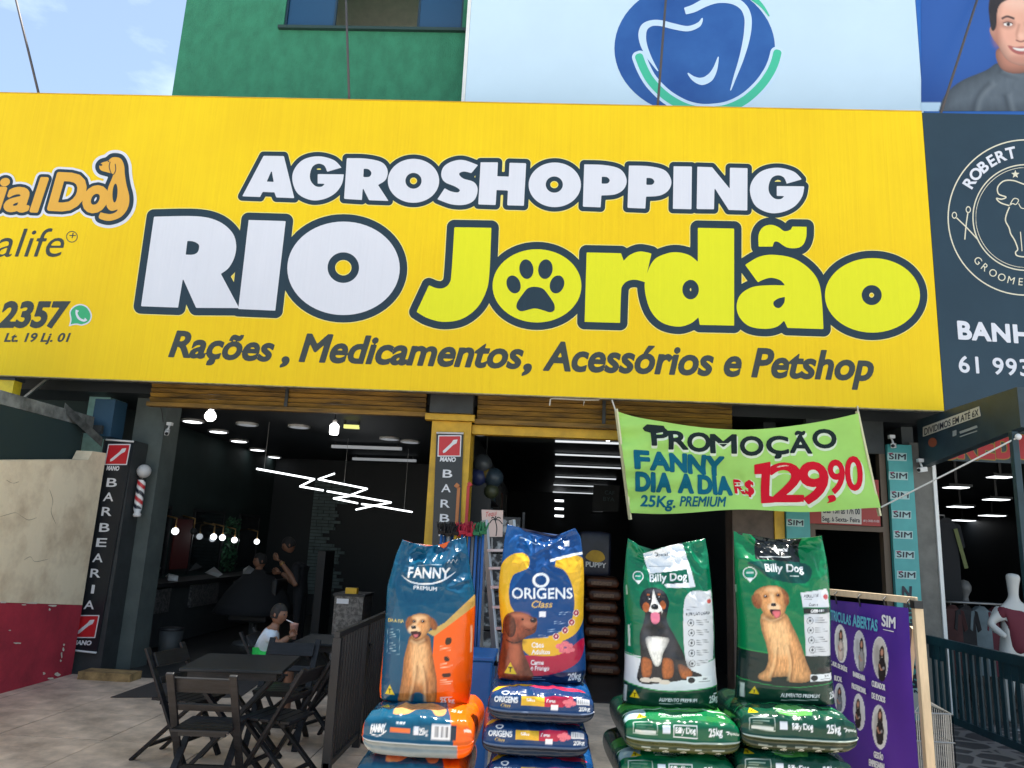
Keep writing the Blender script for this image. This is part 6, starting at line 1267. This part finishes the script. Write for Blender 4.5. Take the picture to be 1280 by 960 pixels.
for ch, x, y, w_ in [('F', 122, 312, 62), ('A', 195, 318, 82), ('N', 285, 325, 72), ('N', 370, 332, 76), ('Y', 452, 338, 76), ('D', 130, 412, 58), ('I', 200, 414, 11), ('A', 226, 416, 58), ('A', 325, 420, 62), ('D', 415, 424, 60), ('I', 486, 426, 10), ('A', 508, 428, 58)]: brush(it_, ch, x, y, x+w_, y+3, 78, 1.7, .0060, shear=-.02)
brush(it_, '25Kg.', 150, 484, 306, 492, 50, .5, .006, shear=.15); brush(it_, 'PREMIUM', 328, 485, 540, 487, 44, .35, .006, shear=.2)
for s, x0, y0, x1, y1, cp_, gw in [('2', 742, 462, 892, 462, 168, 1.6), ('9', 876, 466, 1000, 470, 178, 1.8), ('9', 1008, 425, 1078, 425, 148, 1.1), ('0', 1086, 412, 1160, 410, 150, 1.1)]:
    brush(iw, s, x0+8, y0+14, x1+8, y1+14, cp_, gw+.6, .0030); brush(ir, s, x0, y0, x1, y1, cp_, gw, .0060)
one = smooth(zb_([(672,298,1),(738,286,1),(737,440,1),(762,446,1),(760,466,1),(702,470,1),(706,335,1),(674,336,1)])); PBn.shape(ir, [one], .006, .8, .7); PBn.shape(iw, [one+np.array([2.2, 3.8])], .003, 1.4, .7)
brush(iw, 'R$', 588, 428, 672, 438, 66, 1.4, .003); brush(ir, 'R$', 584, 424, 668, 432, 62, .8, .006); PBn.shape(ir, [smooth(zb_([(1002,440),(1030,436),(1036,460),(1000,472),(1008,460)]))], .006, 0, .7)
iw.build('white_shadow_lettering', mat('paint_white', (.74, .82, .62), .7), pb); ib.build('black_lettering', mat('paint_black', (.018, .03, .03), .85, spec=.12), pb); it_.build('teal_lettering', mat('paint_teal', (.008, .13, .20), .85, spec=.12), pb); ir.build('red_lettering', mat('paint_red', (.66, .012, .03), .85, spec=.12), pb)
m_palew = mat('pale_batten', (.70, .66, .40), .7)
for a, c_ in ((zq(38, 40), zq(106, 545)), (zq(1140, 50), zq(1246, 530))): pa, pc = b3(*a), b3(*c_); MB().bar(pa+Vector((0, .03, 0)), pc+Vector((0, .03, 0)), .05, .02).build('batten', m_palew, pb)
m_str = mat('string', (.60, .56, .48), .9)
MB().tube([b3(*zq(38, 45)), AY(770, 515, YB), AY(765, 500, 8.51)], .009, 5).build('string', m_str, pb); MB().tube([b3(*zq(1140, 55)), AY(1072, 508, 8.5)], .009, 5).build('string', m_str, pb)
MB().tube([b3(*zq(1246, 490)), Vector((AY(1288, 800, 7.28).x+.01, 7.19, 2.9))], .009, 5).build('rope', mat('white_rope', (.7, .7, .68), .8), pb)
nl = MB(); pts = [AY(x, y, 8.56) for x, y in [(687, 507), (688, 499), (691, 498), (712, 499), (730, 500), (729, 507), (731, 500), (748, 500), (754, 496)]]; nl.tube(pts, .008, 5); tag(nl.build('loose_string', m_str), 'loose white string with knots dangling under the sign', 'string')

# ------------------------------------------------------------------ teal school columns, red door sign
m_sim = mat('teal_vinyl', (.065, .34, .34), .45, var=.08); m_simw = mat('pale_teal_label', (.36, .55, .54), .5); m_dk = mat('dark_navy_ink', (.015, .02, .035), .5); m_mar = mat('maroon_ink', (.25, .03, .08), .5)
def sim_column(lab, x0, x1, ztop_, marks, word_):
    t = thing('school_column', lab, 'column', (x0, FY, 0)); MB().box(x0, x1, 9.04, 9.098, 0, ztop_).build('panel', m_sim, t); PM = Print(lambda x, y: AY(x, y, 9.04), (0, -1, 0)); PM.up_px = lambda a: np.array([0.03, -1.0])
    lb_, tx_, tm_ = MB(), MB(), MB()
    for (x, y, w_) in marks:
        h = w_*.28; MB().slab([PM.to3d(x-w_/2, y+h*.75), PM.to3d(x+w_/2, y+h*.75+1), PM.to3d(x+w_/2, y-h*.75+1), PM.to3d(x-w_/2, y-h*.75)], (0, -1, 0), .003).build('pale_label', m_simw, t)
        PM.text(tx_, 'SIM', (x-w_*.42, y+h*.5), (x+w_*.44, y+h*.5+.8), h, .006, grow=.25, cell=.3); PM.shape(tm_, [np.array([(x-w_*.5, y-h*.55), (x-w_*.2, y-h*.7), (x-w_*.3, y-h*.3)])], .007, 0, .4)
    if word_: 
        for ch, x, y in word_: w2 = 4 if ch == 'I' else 12.5; PM.text(tx_, ch, (x-w2/2, y+7), (x+w2/2, y+7.3), 13.5, .006, offset=.05)
    tx_.build('dark_lettering', m_dk, t, kind='stuff'); tm_.build('maroon_mark', m_mar, t); return t
zs = lambda x, y: (1080+x/3.69, 500+y/3.69)
sim_column('tall teal column with repeated dark wordmarks left of the clothes shop', 4.08, 4.36, 3.06, [(*zs(x, y), 24) for x, y in [(152,260),(158,348),(165,437),(173,527),(180,620),(188,712),(196,805)]]+[(1141, 865, 24)],
    [('N', 1133, 740), ('E', 1135, 757), ('G', 1136.5, 774), ('Ó', 1138, 791), ('C', 1139.5, 808), ('I', 1140.5, 825), ('O', 1141.5, 839), ('S', 1142.5, 852)])
sim_column('short visible teal column behind the rightmost standing bag', 2.87, 3.14, 3.06, [(994, 653, 22), (992, 605, 22)], None)
rs = thing('hours_sign', 'red sign with a white opening-hours panel over the doorway', 'sign', AY(1055, 640, 9.06)); MB().slab([AY(1010, 654, 9.06), AY(1101, 658, 9.06), AY(1098, 600, 9.06), AY(1008, 596, 9.06)], (0, 1, 0), .02).build('board', mat('brick_red', (.33, .035, .03), .5), rs); MB().slab([AY(1027, 653, 9.055), AY(1077, 655.5, 9.055), AY(1076, 600, 9.055), AY(1026, 598, 9.055)], (0, 1, 0), .004).build('white_panel', mat('paper_grey', (.55, .52, .47), .6), rs)
PH_ = Print(lambda x, y: AY(x, y, 9.055), (0, -1, 0)); k1 = MB(); PH_.text(k1, 'Das 13h às 17h 00', (1029, 641), (1075, 643), 7, .002, offset=.02); PH_.text(k1, 'Seg. à Sexta- Feira', (1028, 651), (1075, 653), 5.5, .002, offset=.02); k1.build('dark_lettering', m_dk, rs, kind='stuff')
k2 = MB(); PH_.text(k2, '(61) 3552-5103', (1079, 652), (1099, 653), 2.6, .003); k2.build('pale_lettering', m_whv, rs)
gd = thing('door_grille', 'dark glazed inner door with bars seen through the doorway', 'door', (3.6, 11.0, 0)); MB().box(3.25, 4.0, 11.0, 11.04, .005, 2.03).build('leaf', m_black, gd)
for x in np.linspace(3.3, 3.95, 4): MB().box(x-.015, x+.015, 10.97, 10.999, .1, 1.95).build('bar', m_dgrey, gd)
for z in (.5, .9, 1.3, 1.7): MB().box(3.27, 3.98, 10.945, 10.968, z-.015, z+.015).build('crossbar', m_dgrey, gd)
sec_cam('dark-lensed security camera on top of the tall teal column', AY(1117, 557, 8.98), (-.6, -1, -.2)); sec_cam('large white security camera on the grey pillar', AY(1153, 587, 8.95), (-1, -.5, -.2))
# ------------------------------------------------------------------ clothes shop: projecting fascia, gate, clothes, lights
fc = thing('side_fascia', 'dark slate fascia board with a card-payment strip, jutting over the clothes shop gate', 'sign', (4.45, 8.2, 3)); m_fas = mat('slate_fascia', (.022, .04, .052), .45, var=.2)
A4 = [AX(1140, 586, 4.46), AX(1276, 534, 4.46)]; y0_, y1_ = A4[0].y, A4[1].y; z0_ = (A4[0].z+A4[1].z)/2
MB().hexa([(4.46, y1_, A4[1].z), (4.56, y1_, A4[1].z), (4.56, 9.08, A4[0].z), (4.46, 9.08, A4[0].z), (4.46, y1_, 3.37), (4.56, y1_, 3.37), (4.56, 9.08, 3.37), (4.46, 9.08, 3.37)]).build('board', m_fas, fc); PF = Print(lambda x, y: AX(x, y, 4.458), (-1, 0, 0))
MB().slab([PF.to3d(1154, 546), PF.to3d(1226, 520), PF.to3d(1224, 508), PF.to3d(1154, 534)], (-1, 0, 0), .004).build('white_strip', mat('aged_white', (.50, .48, .40), .6), fc)
k1, k2, k3 = MB(), MB(), MB(); PF.up_px = lambda a: np.array([0.0, -1.0]); PF.text(k1, 'DIVIDIMOS EM ATÉ 6X', (1156, 544), (1224, 519), 8, .006, offset=.02); k1.build('dark_lettering', m_dk, fc)
PF.text(k2, 'MODA & CIA', (1200, 542), (1222, 534), 4.5, .003) if False else PF.shape(k2, [stroke(np.array([(1200, 541), (1222, 533)]), 3.2)], .003, 0, .6); PF.shape(k2, [stroke(np.array([(1200, 546), (1222, 538.5)]), 1.4)], .003, 0, .6); PF.shape(k2, [np.array([(1191, 546), (1196, 544), (1196, 537), (1191, 539)])], .003, 0, .5); k2.build('pale_lines', mat('pale_print', (.28, .30, .30), .6), fc)
PF.shape(k3, [ell(1166, 553, 5.4, 5.8)], .003, 0, .5); k3.build('orange_disc', mat('dull_orange_print', (.28, .07, .03), .6), fc)
cs_ = thing('red_letter_sign', 'large red letters with yellow edges on the clothes shop front', 'sign', AY(1225, 575, 9.3)); MB().box(4.62, 8.5, 9.32, 9.36, 2.93, 3.33).build('board', m_fas, cs_)
PR = Print(lambda x, y: AY(x, y, 9.318), (0, -1, 0)); k1, k2 = MB(), MB()
for s, x0, x1 in (('C', 1172, 1195), ('R', 1198, 1222), ('E', 1224, 1243), ('D', 1246, 1266), ('I', 1274, 1283)): PR.text(k1, s, (x0, 571), (x1, 572.5), 26, .002, offset=.03, grow=2.2); PR.text(k2, s, (x0, 571), (x1, 572.5), 26, .004, offset=.03, grow=1.1)
k1.build('yellow_edges', mat('dull_yellow_ink', (.30, .20, .02), .5), cs_); k2.build('red_lettering', mat('sign_red', (.42, .015, .02), .45), cs_)
for i, (x, y) in enumerate([(1190,575),(1195,610),(1200,634),(1203,651),(1250,597),(1245,625),(1240,645),(1238,661)]):
    p = AG(x, y, 2.85 if i not in (0, 4) else 3.1); 
    if p.y > 23: p = AY(x, y, 23-(i % 4)*.5)
    w_ = .011*p.y; t = thing('ceiling_panel', ['square ceiling light nearest the grey pillar', 'second square ceiling light of the left row', 'third square ceiling light of the left row', 'farthest square ceiling light of the left row', 'nearest square ceiling light of the right row', 'second square ceiling light of the right row', 'third square ceiling light of the right row', 'farthest square ceiling light of the right row'][i]+' in the clothes shop', 'ceiling light', p, 'clothes shop ceiling panels')
    L2 = w_*1.1; MB().box(p.x-L2, p.x+L2, p.y-L2*.8, p.y+L2*.8, p.z, p.z+.01).build('diffuser', m_tube, t); MB().box(p.x-L2-.03, p.x+L2+.03, p.y-L2*.8-.03, p.y+L2*.8+.03, p.z+.011, p.z+.05).build('frame', m_dgrey, t); MB().box(p.x-.02, p.x+.02, p.y-.02, p.y+.02, p.z+.051, 3.339).build('hanger', m_black, t)
m_gate = mat('dark_teal_paint', (.010, .034, .046), .45, var=.25)
gt = thing('teal_gate', 'dark teal metal gate with upright bars before the clothes shop', 'gate', (4.3, 8.2, 0))
ga, gb = Vector((4.42, 9.06, 0)), Vector((AY(1288, 800, 7.28).x, 7.30, 0)); gd_ = (gb-ga).normalized(); GL = (gb-ga).length
def gp_(s, z): v = ga+gd_*s; return Vector((v.x, v.y, z))
MB().bar(gp_(0, .86), gp_(GL, .86), .05, .09).build('top_rail', m_gate, gt); MB().bar(gp_(0, .10), gp_(GL, .10), .05, .07).build('bottom_rail', m_gate, gt)
for s, e in ((.0, .35), (GL-.45, GL)): MB().bar(gp_(s, .74), gp_(e, .74), .012, .15).build('lock_plate', m_gate, gt)
for k in range(14): s = .08+k*(GL-.16)/13; MB().bar(gp_(s, .135), gp_(s, .815), .018, .06, gd_).build('bar', m_gate, gt)
pst = thing('gate_post', 'tall dark teal post carrying the gate at the right edge', 'post', gb); c_ = gp_(GL+.05, 0); MB().box(c_.x-.03, c_.x+.03, c_.y-.03, c_.y+.03, 0, 2.96).build('shaft', m_gate, pst, bevel=.006); MB().box(c_.x-.06, c_.x+.09, c_.y-.075, c_.y+.075, 0, .02).build('base_plate', m_steel, pst); MB().ball((c_.x, c_.y-.07, 2.9), .03, 8, 6).build('rope_knot', m_plasticw, pst)
mq = thing('mannequin', 'white mannequin in a dark red top behind the gate', 'mannequin', (5.25, 8.95, 0)); YM = 8.9; Mq = lambda x, y, d=0: AY(x, y, YM+d)
m_man = mat('mannequin_white', (.50, .50, .48), .35)
hp = Mq(1268, 815); skin('body', {'pel': (hp, (.14, .11)), 'wa': (Mq(1268, 795), (.115, .09)), 'ch': (Mq(1268, 768), (.16, .10)), 'ne': (Mq(1267, 748), .05), 'he': (Mq(1266, 733), .06), 'h2': (Mq(1266, 716), .085), 'sl': (Mq(1252, 764), .06), 'el': (Mq(1237, 780), .045), 'wl': (Mq(1258, 797, -.15), .032), 'sr': (Mq(1284, 764), .06), 'er': (Mq(1292, 790), .045),
    'hl': (hp+Vector((-.09, 0, -.1)), .095), 'kl': (hp+Vector((-.10, 0, -.42)), .06), 'al': (Vector((hp.x-.10, hp.y, .06)), .04), 'hr': (hp+Vector((.09, 0, -.1)), .095), 'kr': (hp+Vector((.10, 0, -.42)), .06), 'ar': (Vector((hp.x+.10, hp.y, .06)), .04)},
    [('pel', 'wa'), ('wa', 'ch'), ('ch', 'ne'), ('ne', 'he'), ('he', 'h2'), ('ch', 'sl'), ('sl', 'el'), ('el', 'wl'), ('ch', 'sr'), ('sr', 'er'), ('pel', 'hl'), ('hl', 'kl'), ('kl', 'al'), ('pel', 'hr'), ('hr', 'kr'), ('kr', 'ar')], m_man, mq)
skin('red_top', {'pel': (hp+Vector((0, 0, -.05)), (.165, .135)), 'wa': (Mq(1268, 795), (.14, .11)), 'ch': (Mq(1268, 768), (.18, .12)), 'nb': (Mq(1268, 757), (.10, .08)), 'sl': (Mq(1253, 765), .075), 'e': (Mq(1246, 773), .07), 'sr': (Mq(1283, 765), .075)}, [('pel', 'wa'), ('wa', 'ch'), ('ch', 'nb'), ('ch', 'sl'), ('sl', 'e'), ('ch', 'sr')], mat('wine_cloth', (.12, .012, .025), .8), mq)
MB().lathe([(.2, 0), (.19, .02), (.03, .03)], (hp.x, hp.y, 0), 20).build('stand', m_steel, mq)
rk = thing('clothes_rail', 'steel clothes rail inside the clothes shop', 'clothes rail', AG(1215, 800)); ra, rb_ = AY(1178, 752, 9.9), AY(1262, 752, 9.9); zr_ = ra.z; MB().tube([ra, (rb_.x, 9.9, zr_)], .015, 8).build('rail', m_steel, rk)
for x in (ra.x, rb_.x): MB().tube([(x, 9.9, 0), (x, 9.9, zr_)], .015, 8).build('upright', m_steel, rk); MB().bar((x, 9.65, .02), (x, 10.15, .02), .03, .03).build('foot', m_steel, rk)
def garment(lab, cx, Y, zt, w_, h_, m_):
    mb = MB(); P = [(-.5, 0), (-.32, .03), (-.12, .09), (.12, .09), (.32, .03), (.5, 0), (.62, -.28), (.46, -.33), (.40, -.2), (.40, -1), (-.40, -1), (-.40, -.2), (-.46, -.33), (-.62, -.28)]
    n = len(P); fr_ = [(cx+x*w_, Y-.05+.012*math.sin(9*x+cx), zt+z*h_) for x, z in P]; bk = [(cx+x*w_, Y+.05, zt+z*h_) for x, z in P]; mb.add(fr_+bk, [tuple(range(n)), tuple(range(2*n-1, n-1, -1))]+[(i, i+n, (i+1) % n+n, (i+1) % n) for i in range(n)])
    t = thing('hanging_garment', lab, 'garment', (cx, Y, zt-h_), 'garments in the clothes shop'); mb.build('cloth', m_, t, bevel=.01); MB().tube([(cx, Y, zt+.07*h_), (cx, Y, zt+.07*h_+.05)], .004, 5).build('hanger_hook', m_steel, t)
for i, (lab, f, cl_) in enumerate([('dark maroon shirt at the left end of the clothes rail', .12, (.06, .02, .02)), ('black shirt hanging second on the clothes rail', .32, (.015, .015, .018)), ('pale grey-blue t-shirt in the middle of the clothes rail', .55, (.12, .16, .18)), ('wine red shirt right of the pale t-shirt on the rail', .8, (.09, .015, .025))]): garment(lab, ra.x+(rb_.x-ra.x)*f, 9.9, zr_-.1, .26, .75, mat('garment%d' % i, cl_, .85, var=.2))
jx = AY(1183, 680, 10.3); garment('black jacket with a pale stripe hanging high beside the grey pillar', jx.x, 10.3, jx.z+.25, .34, 1.0, m_shirtb); MB().tube([(jx.x, 10.3, jx.z+.37), (jx.x-.6, 10.3, jx.z+.40)], .01, 6).build('jacket_peg', m_steel); tag(bpy.data.objects['jacket_peg'], 'steel peg holding the hanging black jacket', 'peg')
MB().bar((jx.x+.10, 10.243, jx.z+.2), (jx.x+.2, 10.238, jx.z-.3), .05, .006, (0, 1, 0)).build('jacket_stripe', mat('olive_stripe', (.12, .14, .05), .8), [o for o in bpy.data.objects if o.get('label', '').startswith('black jacket')][0])
bh = thing('bust_head', 'small grey display head behind the clothes rail', 'mannequin head', AY(1205, 742, 10.6)); q = AY(1205, 738, 10.6); MB().lathe([(.09, -.17), (.05, -.13), (.045, -.08), (.085, 0), (.09, .06), (.06, .12), (.001, .14)], q, 14).build('head', mat('grey_head', (.12, .12, .12), .5), bh); MB().tube([(q.x, q.y, 0), (q.x, q.y, q.z-.17)], .02, 8).build('stem', m_steel, bh)

# ------------------------------------------------------------------ purple course banner on a wooden frame
ez = thing('course_banner', 'purple course banner stretched on a pale wooden frame beside the bags', 'banner', AG(1140, 1010))
PT1, PB1 = AY(1146, 753, 4.72), AY(1153, 962, 4.72); near_top = PT1; far_top = AY(1038, 737, 5.25)
dirx = Vector((far_top.x-near_top.x, far_top.y-near_top.y, 0)); 
far_top = Vector((near_top.x+dirx.x*1.45, near_top.y+dirx.y*1.45, near_top.z+.005)); nrm = Vector((dirx.y, -dirx.x, 0)).normalized(); nrm = nrm if nrm.y < 0 else -nrm
m_pine = mat('pale_pine', (.66, .50, .32), .7, var=.25, vscale=3, stretch=(3, 3, .6))
def post(a, name='post'): MB().bar((a.x+.02, a.y, 0), a+Vector((0, 0, 0)), .045, .05).build(name, m_pine, ez, bevel=.003)
post(near_top); post(far_top); MB().bar(near_top+Vector((0, 0, .01)), far_top+Vector((0, 0, .01)), .025, .04).build('top_bar', m_pine, ez, bevel=.003); MB().bar(Vector((near_top.x+.02, near_top.y, .22)), Vector((far_top.x+.02, far_top.y, .22)), .03, .04).build('bottom_bar', m_pine, ez)
for a in (near_top, far_top): MB().bar((a.x+.02, a.y+.55, 0), a+Vector((0, .06, -.15)), .03, .04).build('rear_strut', m_pine, ez)
MB().bar(near_top+Vector((-.03, -.005, -.012)), near_top+Vector((.02, -.005, -.012)), .055, .045).build('dark_joint', m_black, ez)
# plane of the cloth: through the near post, seen in the photo between x=1040 and 1128
org = near_top+nrm*.03; ud = dirx.normalized()
def epl(x, y):
    d = ray(x, y); t = (org-CAM).dot(nrm)/d.dot(nrm); return CAM+d*t
cl_n, W_, zt2, zb2 = .035, dirx.length*1.45-.05, near_top.z-.035, .24
mb = MB(); vs_, fs = [], []; nu, nv = 150, 230
for i in range(nu+1):
    for j in range(nv+1):
        u, v = i/nu, j/nv; p = org+ud*(cl_n+u*(W_-cl_n)); p.z = zt2+(zb2-zt2)*v; p += nrm*(.006*math.sin(9*u+5*v)+.004*math.sin(26*u)*(1-v)*.6); vs_.append(p)
for i in range(nu):
    for j in range(nv): fs.append((i*(nv+1)+j, (i+1)*(nv+1)+j, (i+1)*(nv+1)+j+1, i*(nv+1)+j+1))
mb.add(vs_, fs, True); eo = mb.build('cloth', mat('purple_vinyl', (1, 1, 1), .34, attr='print', var=.1, vscale=2), ez)
PE = Print(lambda x, y: epl(x, y), nrm); PE.up_px = lambda a: np.array([0.0, -1.0]); ze = zoomer(1020, 720, 4.0); z1 = lambda x, y: ze([(x, y)])[0]
k1, k2, k3, k4, k5 = MB(), MB(), MB(), MB(), MB()
PE.text(k1, 'MATRICULAS', z1(48, 208), z1(181, 246), 11.5, .012, offset=.035); PE.text(k1, 'ABERTAS', z1(188, 248), z1(314, 276), 13.5, .012, offset=.035); k1.build('cyan_lettering', mat('ink_cyan', (.10, .42, .55), .4), ez)
PE.text(k2, 'SIM', z1(336, 248), z1(402, 262), 13.5, .012, grow=.45, cell=.4); PE.shape(k2, [np.array([z1(338, 262), z1(398, 274), z1(398, 284), z1(338, 270)])], .012, -.6, .5)
disc = [(124, 338, 31, 97), (220, 375, 31, 103), (322, 412, 39, 110), (120, 610, 28, 75), (216, 680, 29, 92), (318, 755, 38, 112)]
ea = ZArt(1020, 720, 4.0, 520, 1100, (74, 40, 142)); ea.A.x0 = -140; ea.A.W = 660; ea.A.a = np.zeros((ea.A.H, 660, 3)); ea.A.a[:] = lin((74, 40, 142)); ea.poly([(-140,0),(200,0),(120,1100),(-140,1100)], (58, 34, 124), soft=80, alpha=.6); ea.poly([(330,500),(520,400),(520,1100),(300,1100)], (96, 52, 160), soft=90, alpha=.6)
looks = [((232, 232, 228), (216, 200, 190), (40, 28, 24), 0, .0), ((205, 208, 212), (150, 150, 152), (30, 26, 26), .25, .1), ((210, 205, 200), (34, 32, 36), (36, 28, 26), .2, .15), ((206, 212, 220), (120, 130, 140), (28, 24, 24), -.1, .0), ((212, 214, 216), (28, 28, 34), (30, 24, 22), -.2, .0), ((222, 220, 218), (36, 34, 40), (52, 34, 26), .05, -.1)]
for (cx, cy, rx, ry), (bgc, cl3, hr3, ox, oy) in zip(disc, looks):
    H_ = lambda a, b_: (cx+(a+ox)*rx, cy+(b_+oy)*ry)
    ea.ell(cx, cy, rx, ry, (235, 235, 238), rot=-.06); ea.ell(cx, cy, rx*.95, ry*.96, bgc, rot=-.06, tex=.12, ts=20); clip = [np.array(ell(cx, cy, rx*.95, ry*.96, -.06, 40))]
    ea.ell(cx-rx*.4, cy-ry*.1, rx*.35, ry*.5, tuple(int(v*.72) for v in bgc), soft=8, alpha=.6)
    ea.poly([H_(-.34, .82), H_(-.5, .35), H_(-.4, .0), H_(-.12, -.18), H_(.14, -.18), H_(.4, .0), H_(.5, .4), H_(.3, .85)], cl3, True, shade=9, tex=.2, ts=5)
    ea.poly([H_(-.3, -.1), H_(-.32, -.45), H_(-.1, -.7), H_(.14, -.7), H_(.32, -.45), H_(.3, -.08), H_(.1, -.2), H_(-.1, -.2)], hr3, True); ea.ell(*H_(0, -.42), rx*.19, ry*.17, (206, 150, 126), shade=5)
    ea.line([H_(-.38, .1), H_(-.1, .38), H_(.2, .25)], rx*.16, (196, 142, 118), True, soft=1.5); ea.ell(*H_(.2, .3), rx*.14, ry*.07, (150, 150, 155))
kk = np.array([(640+FOC*(Vector(v)-CAM).dot(AR)/(Vector(v)-CAM).dot(AF), 480-FOC*(Vector(v)-CAM).dot(AU)/(Vector(v)-CAM).dot(AF)) for v in vs_]); set_attr(eo, ea.get(kk[:, 0], kk[:, 1]))
for s, a, b_, cp_ in [('TC. AUX. DE SAÚDE', (70, 438), (162, 480), 5.5), ('BUCAL', (98, 520), (136, 530), 6), ('BARBEARIA', (192, 500), (252, 524), 6), ('PROFISSIONAL', (186, 560), (256, 590), 6.5), ('CUIDADOR', (286, 550), (352, 572), 7), ('DE IDOSOS', (286, 610), (352, 634), 7), ('GESTÃO', (296, 905), (342, 922), 7.5), ('EMPRESARIAL', (272, 946), (352, 972), 8)]: PE.text(k2, s, z1(*a), z1(*b_), cp_, .012, grow=.3, cell=.35)
k2.build('white_lettering', m_whv, ez)
for f in (.04, .22, .42, .62, .85):
    a = near_top+(far_top-near_top)*f; MB().tube([a+Vector((0, 0, .025))+nrm*.0, a+nrm*.035+Vector((0, 0, .0)), a+nrm*.036+Vector((.01, 0, -.06))], .004, 5).build('cable_tie', m_black, ez)
# ------------------------------------------------------------------ wire cage behind the purple banner
cg = thing('wire_cage', 'grey wire animal cage with a gable roof behind the purple banner', 'cage', AG(1160, 980)); m_wire = mat('cage_wire', (.34, .33, .31), .4, metal=.5)
cx0, cx1, cy0, cy1 = AY(1122, 900, 5.75).x, AY(1191, 900, 5.5).x, 5.5, 6.1; zt3, zr3 = AY(1190, 893, 5.5).z, AY(1138, 868, 5.8).z+.03; zb3 = .12
xm = (cx0+cx1)/2-.06
for a, b_ in [((cx0, cy0), (cx1, cy0)), ((cx1, cy0), (cx1, cy1)), ((cx1, cy1), (cx0, cy1)), ((cx0, cy1), (cx0, cy0))]:
    for z in (zb3, zb3+(zt3-zb3)*.36, zb3+(zt3-zb3)*.7, zt3): MB().tube([(*a, z), (*b_, z)], .006, 5).build('frame_wire', m_wire, cg)
    n = 20; ws = MB()
    for k in range(n+1): f = k/n; x, y = a[0]+(b_[0]-a[0])*f, a[1]+(b_[1]-a[1])*f; MB().tube([(x, y, zb3), (x, y, zt3)], .0028, 4).build('wire', m_wire, cg)
for s, xe in ((-1, cx0), (1, cx1)):
    for k in range(13): y = cy0+(cy1-cy0)*k/12; MB().tube([(xe, y, zt3), (xm, y, zr3)], .0028, 4).build('roof_wire', m_wire, cg)
    MB().slab([(xe, cy0-.02, zt3+.008), (xe, cy1+.02, zt3+.008), (xm, cy1+.02, zr3+.008), (xm, cy0-.02, zr3+.008)] if s < 0 else [(xm, cy0-.02, zr3+.008), (xm, cy1+.02, zr3+.008), (xe+.02, cy1+.02, zt3), (xe+.02, cy0-.02, zt3)], (0, 0, 1), .003).build('roof_panel', mat('pale_sheet', (.45, .50, .54), .4, metal=.3), cg) if s < 0 else None
MB().tube([(xm, cy0, zr3), (xm, cy1, zr3)], .006, 5).build('ridge_wire', m_wire, cg); MB().box(cx0+.01, cx1-.01, cy0+.01, cy1-.01, zb3+.002, zb3+.05).build('tray', mat('tray_grey', (.35, .36, .38), .5), cg)
for x in (cx0, cx1):
    for y in (cy0, cy1): MB().tube([(x, y, 0), (x, y, zb3)], .008, 6).build('leg', m_wire, cg)

# ------------------------------------------------------------------ dim shelves of stock inside the pet shop
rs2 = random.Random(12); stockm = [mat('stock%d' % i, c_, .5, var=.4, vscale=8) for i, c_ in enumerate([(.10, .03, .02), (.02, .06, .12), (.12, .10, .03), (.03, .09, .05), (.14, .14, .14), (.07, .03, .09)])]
for si, (y0, y1) in enumerate(((9.9, 11.9), (12.3, 14.6))):
    t = thing('stock_shelf', ['dim shelf of packets just inside the pet shop on the left', 'dim shelf of packets deeper inside the pet shop on the left'][si], 'shelf', (-.9, (y0+y1)/2, 0))
    for k in range(6):
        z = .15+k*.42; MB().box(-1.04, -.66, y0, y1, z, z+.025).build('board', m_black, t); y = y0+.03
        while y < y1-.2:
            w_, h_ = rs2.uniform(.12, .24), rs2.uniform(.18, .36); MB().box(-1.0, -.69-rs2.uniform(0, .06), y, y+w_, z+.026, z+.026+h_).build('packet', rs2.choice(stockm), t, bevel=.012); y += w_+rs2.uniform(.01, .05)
    for y in (y0, y1): MB().box(-1.045, -.655, y-.02, y-.001 if y == y0 else y+.02, .005, 2.62).build('side_panel', m_black, t)
toy = thing('hanging_toys', 'dim bunch of blue and yellow balls hanging near the pet shop ceiling', 'toy', AY(607, 610, 9.9))
for k, (x, y, r, c_) in enumerate([(603, 580, .13, (.05, .06, .07)), (598, 596, .12, (.02, .03, .10)), (609, 593, .09, (.16, .11, .02)), (617, 597, .13, (.03, .05, .07)), (614, 614, .10, (.05, .06, .03))]): MB().ball(AY(x, y, 9.9), r, 14, 10).build('ball', mat('toy%d' % k, c_, .4), toy)
p_ = AY(607, 590, 9.9); MB().tube([p_, (p_.x, 9.9, 3.118)], .006, 5).build('cord', m_black, toy)
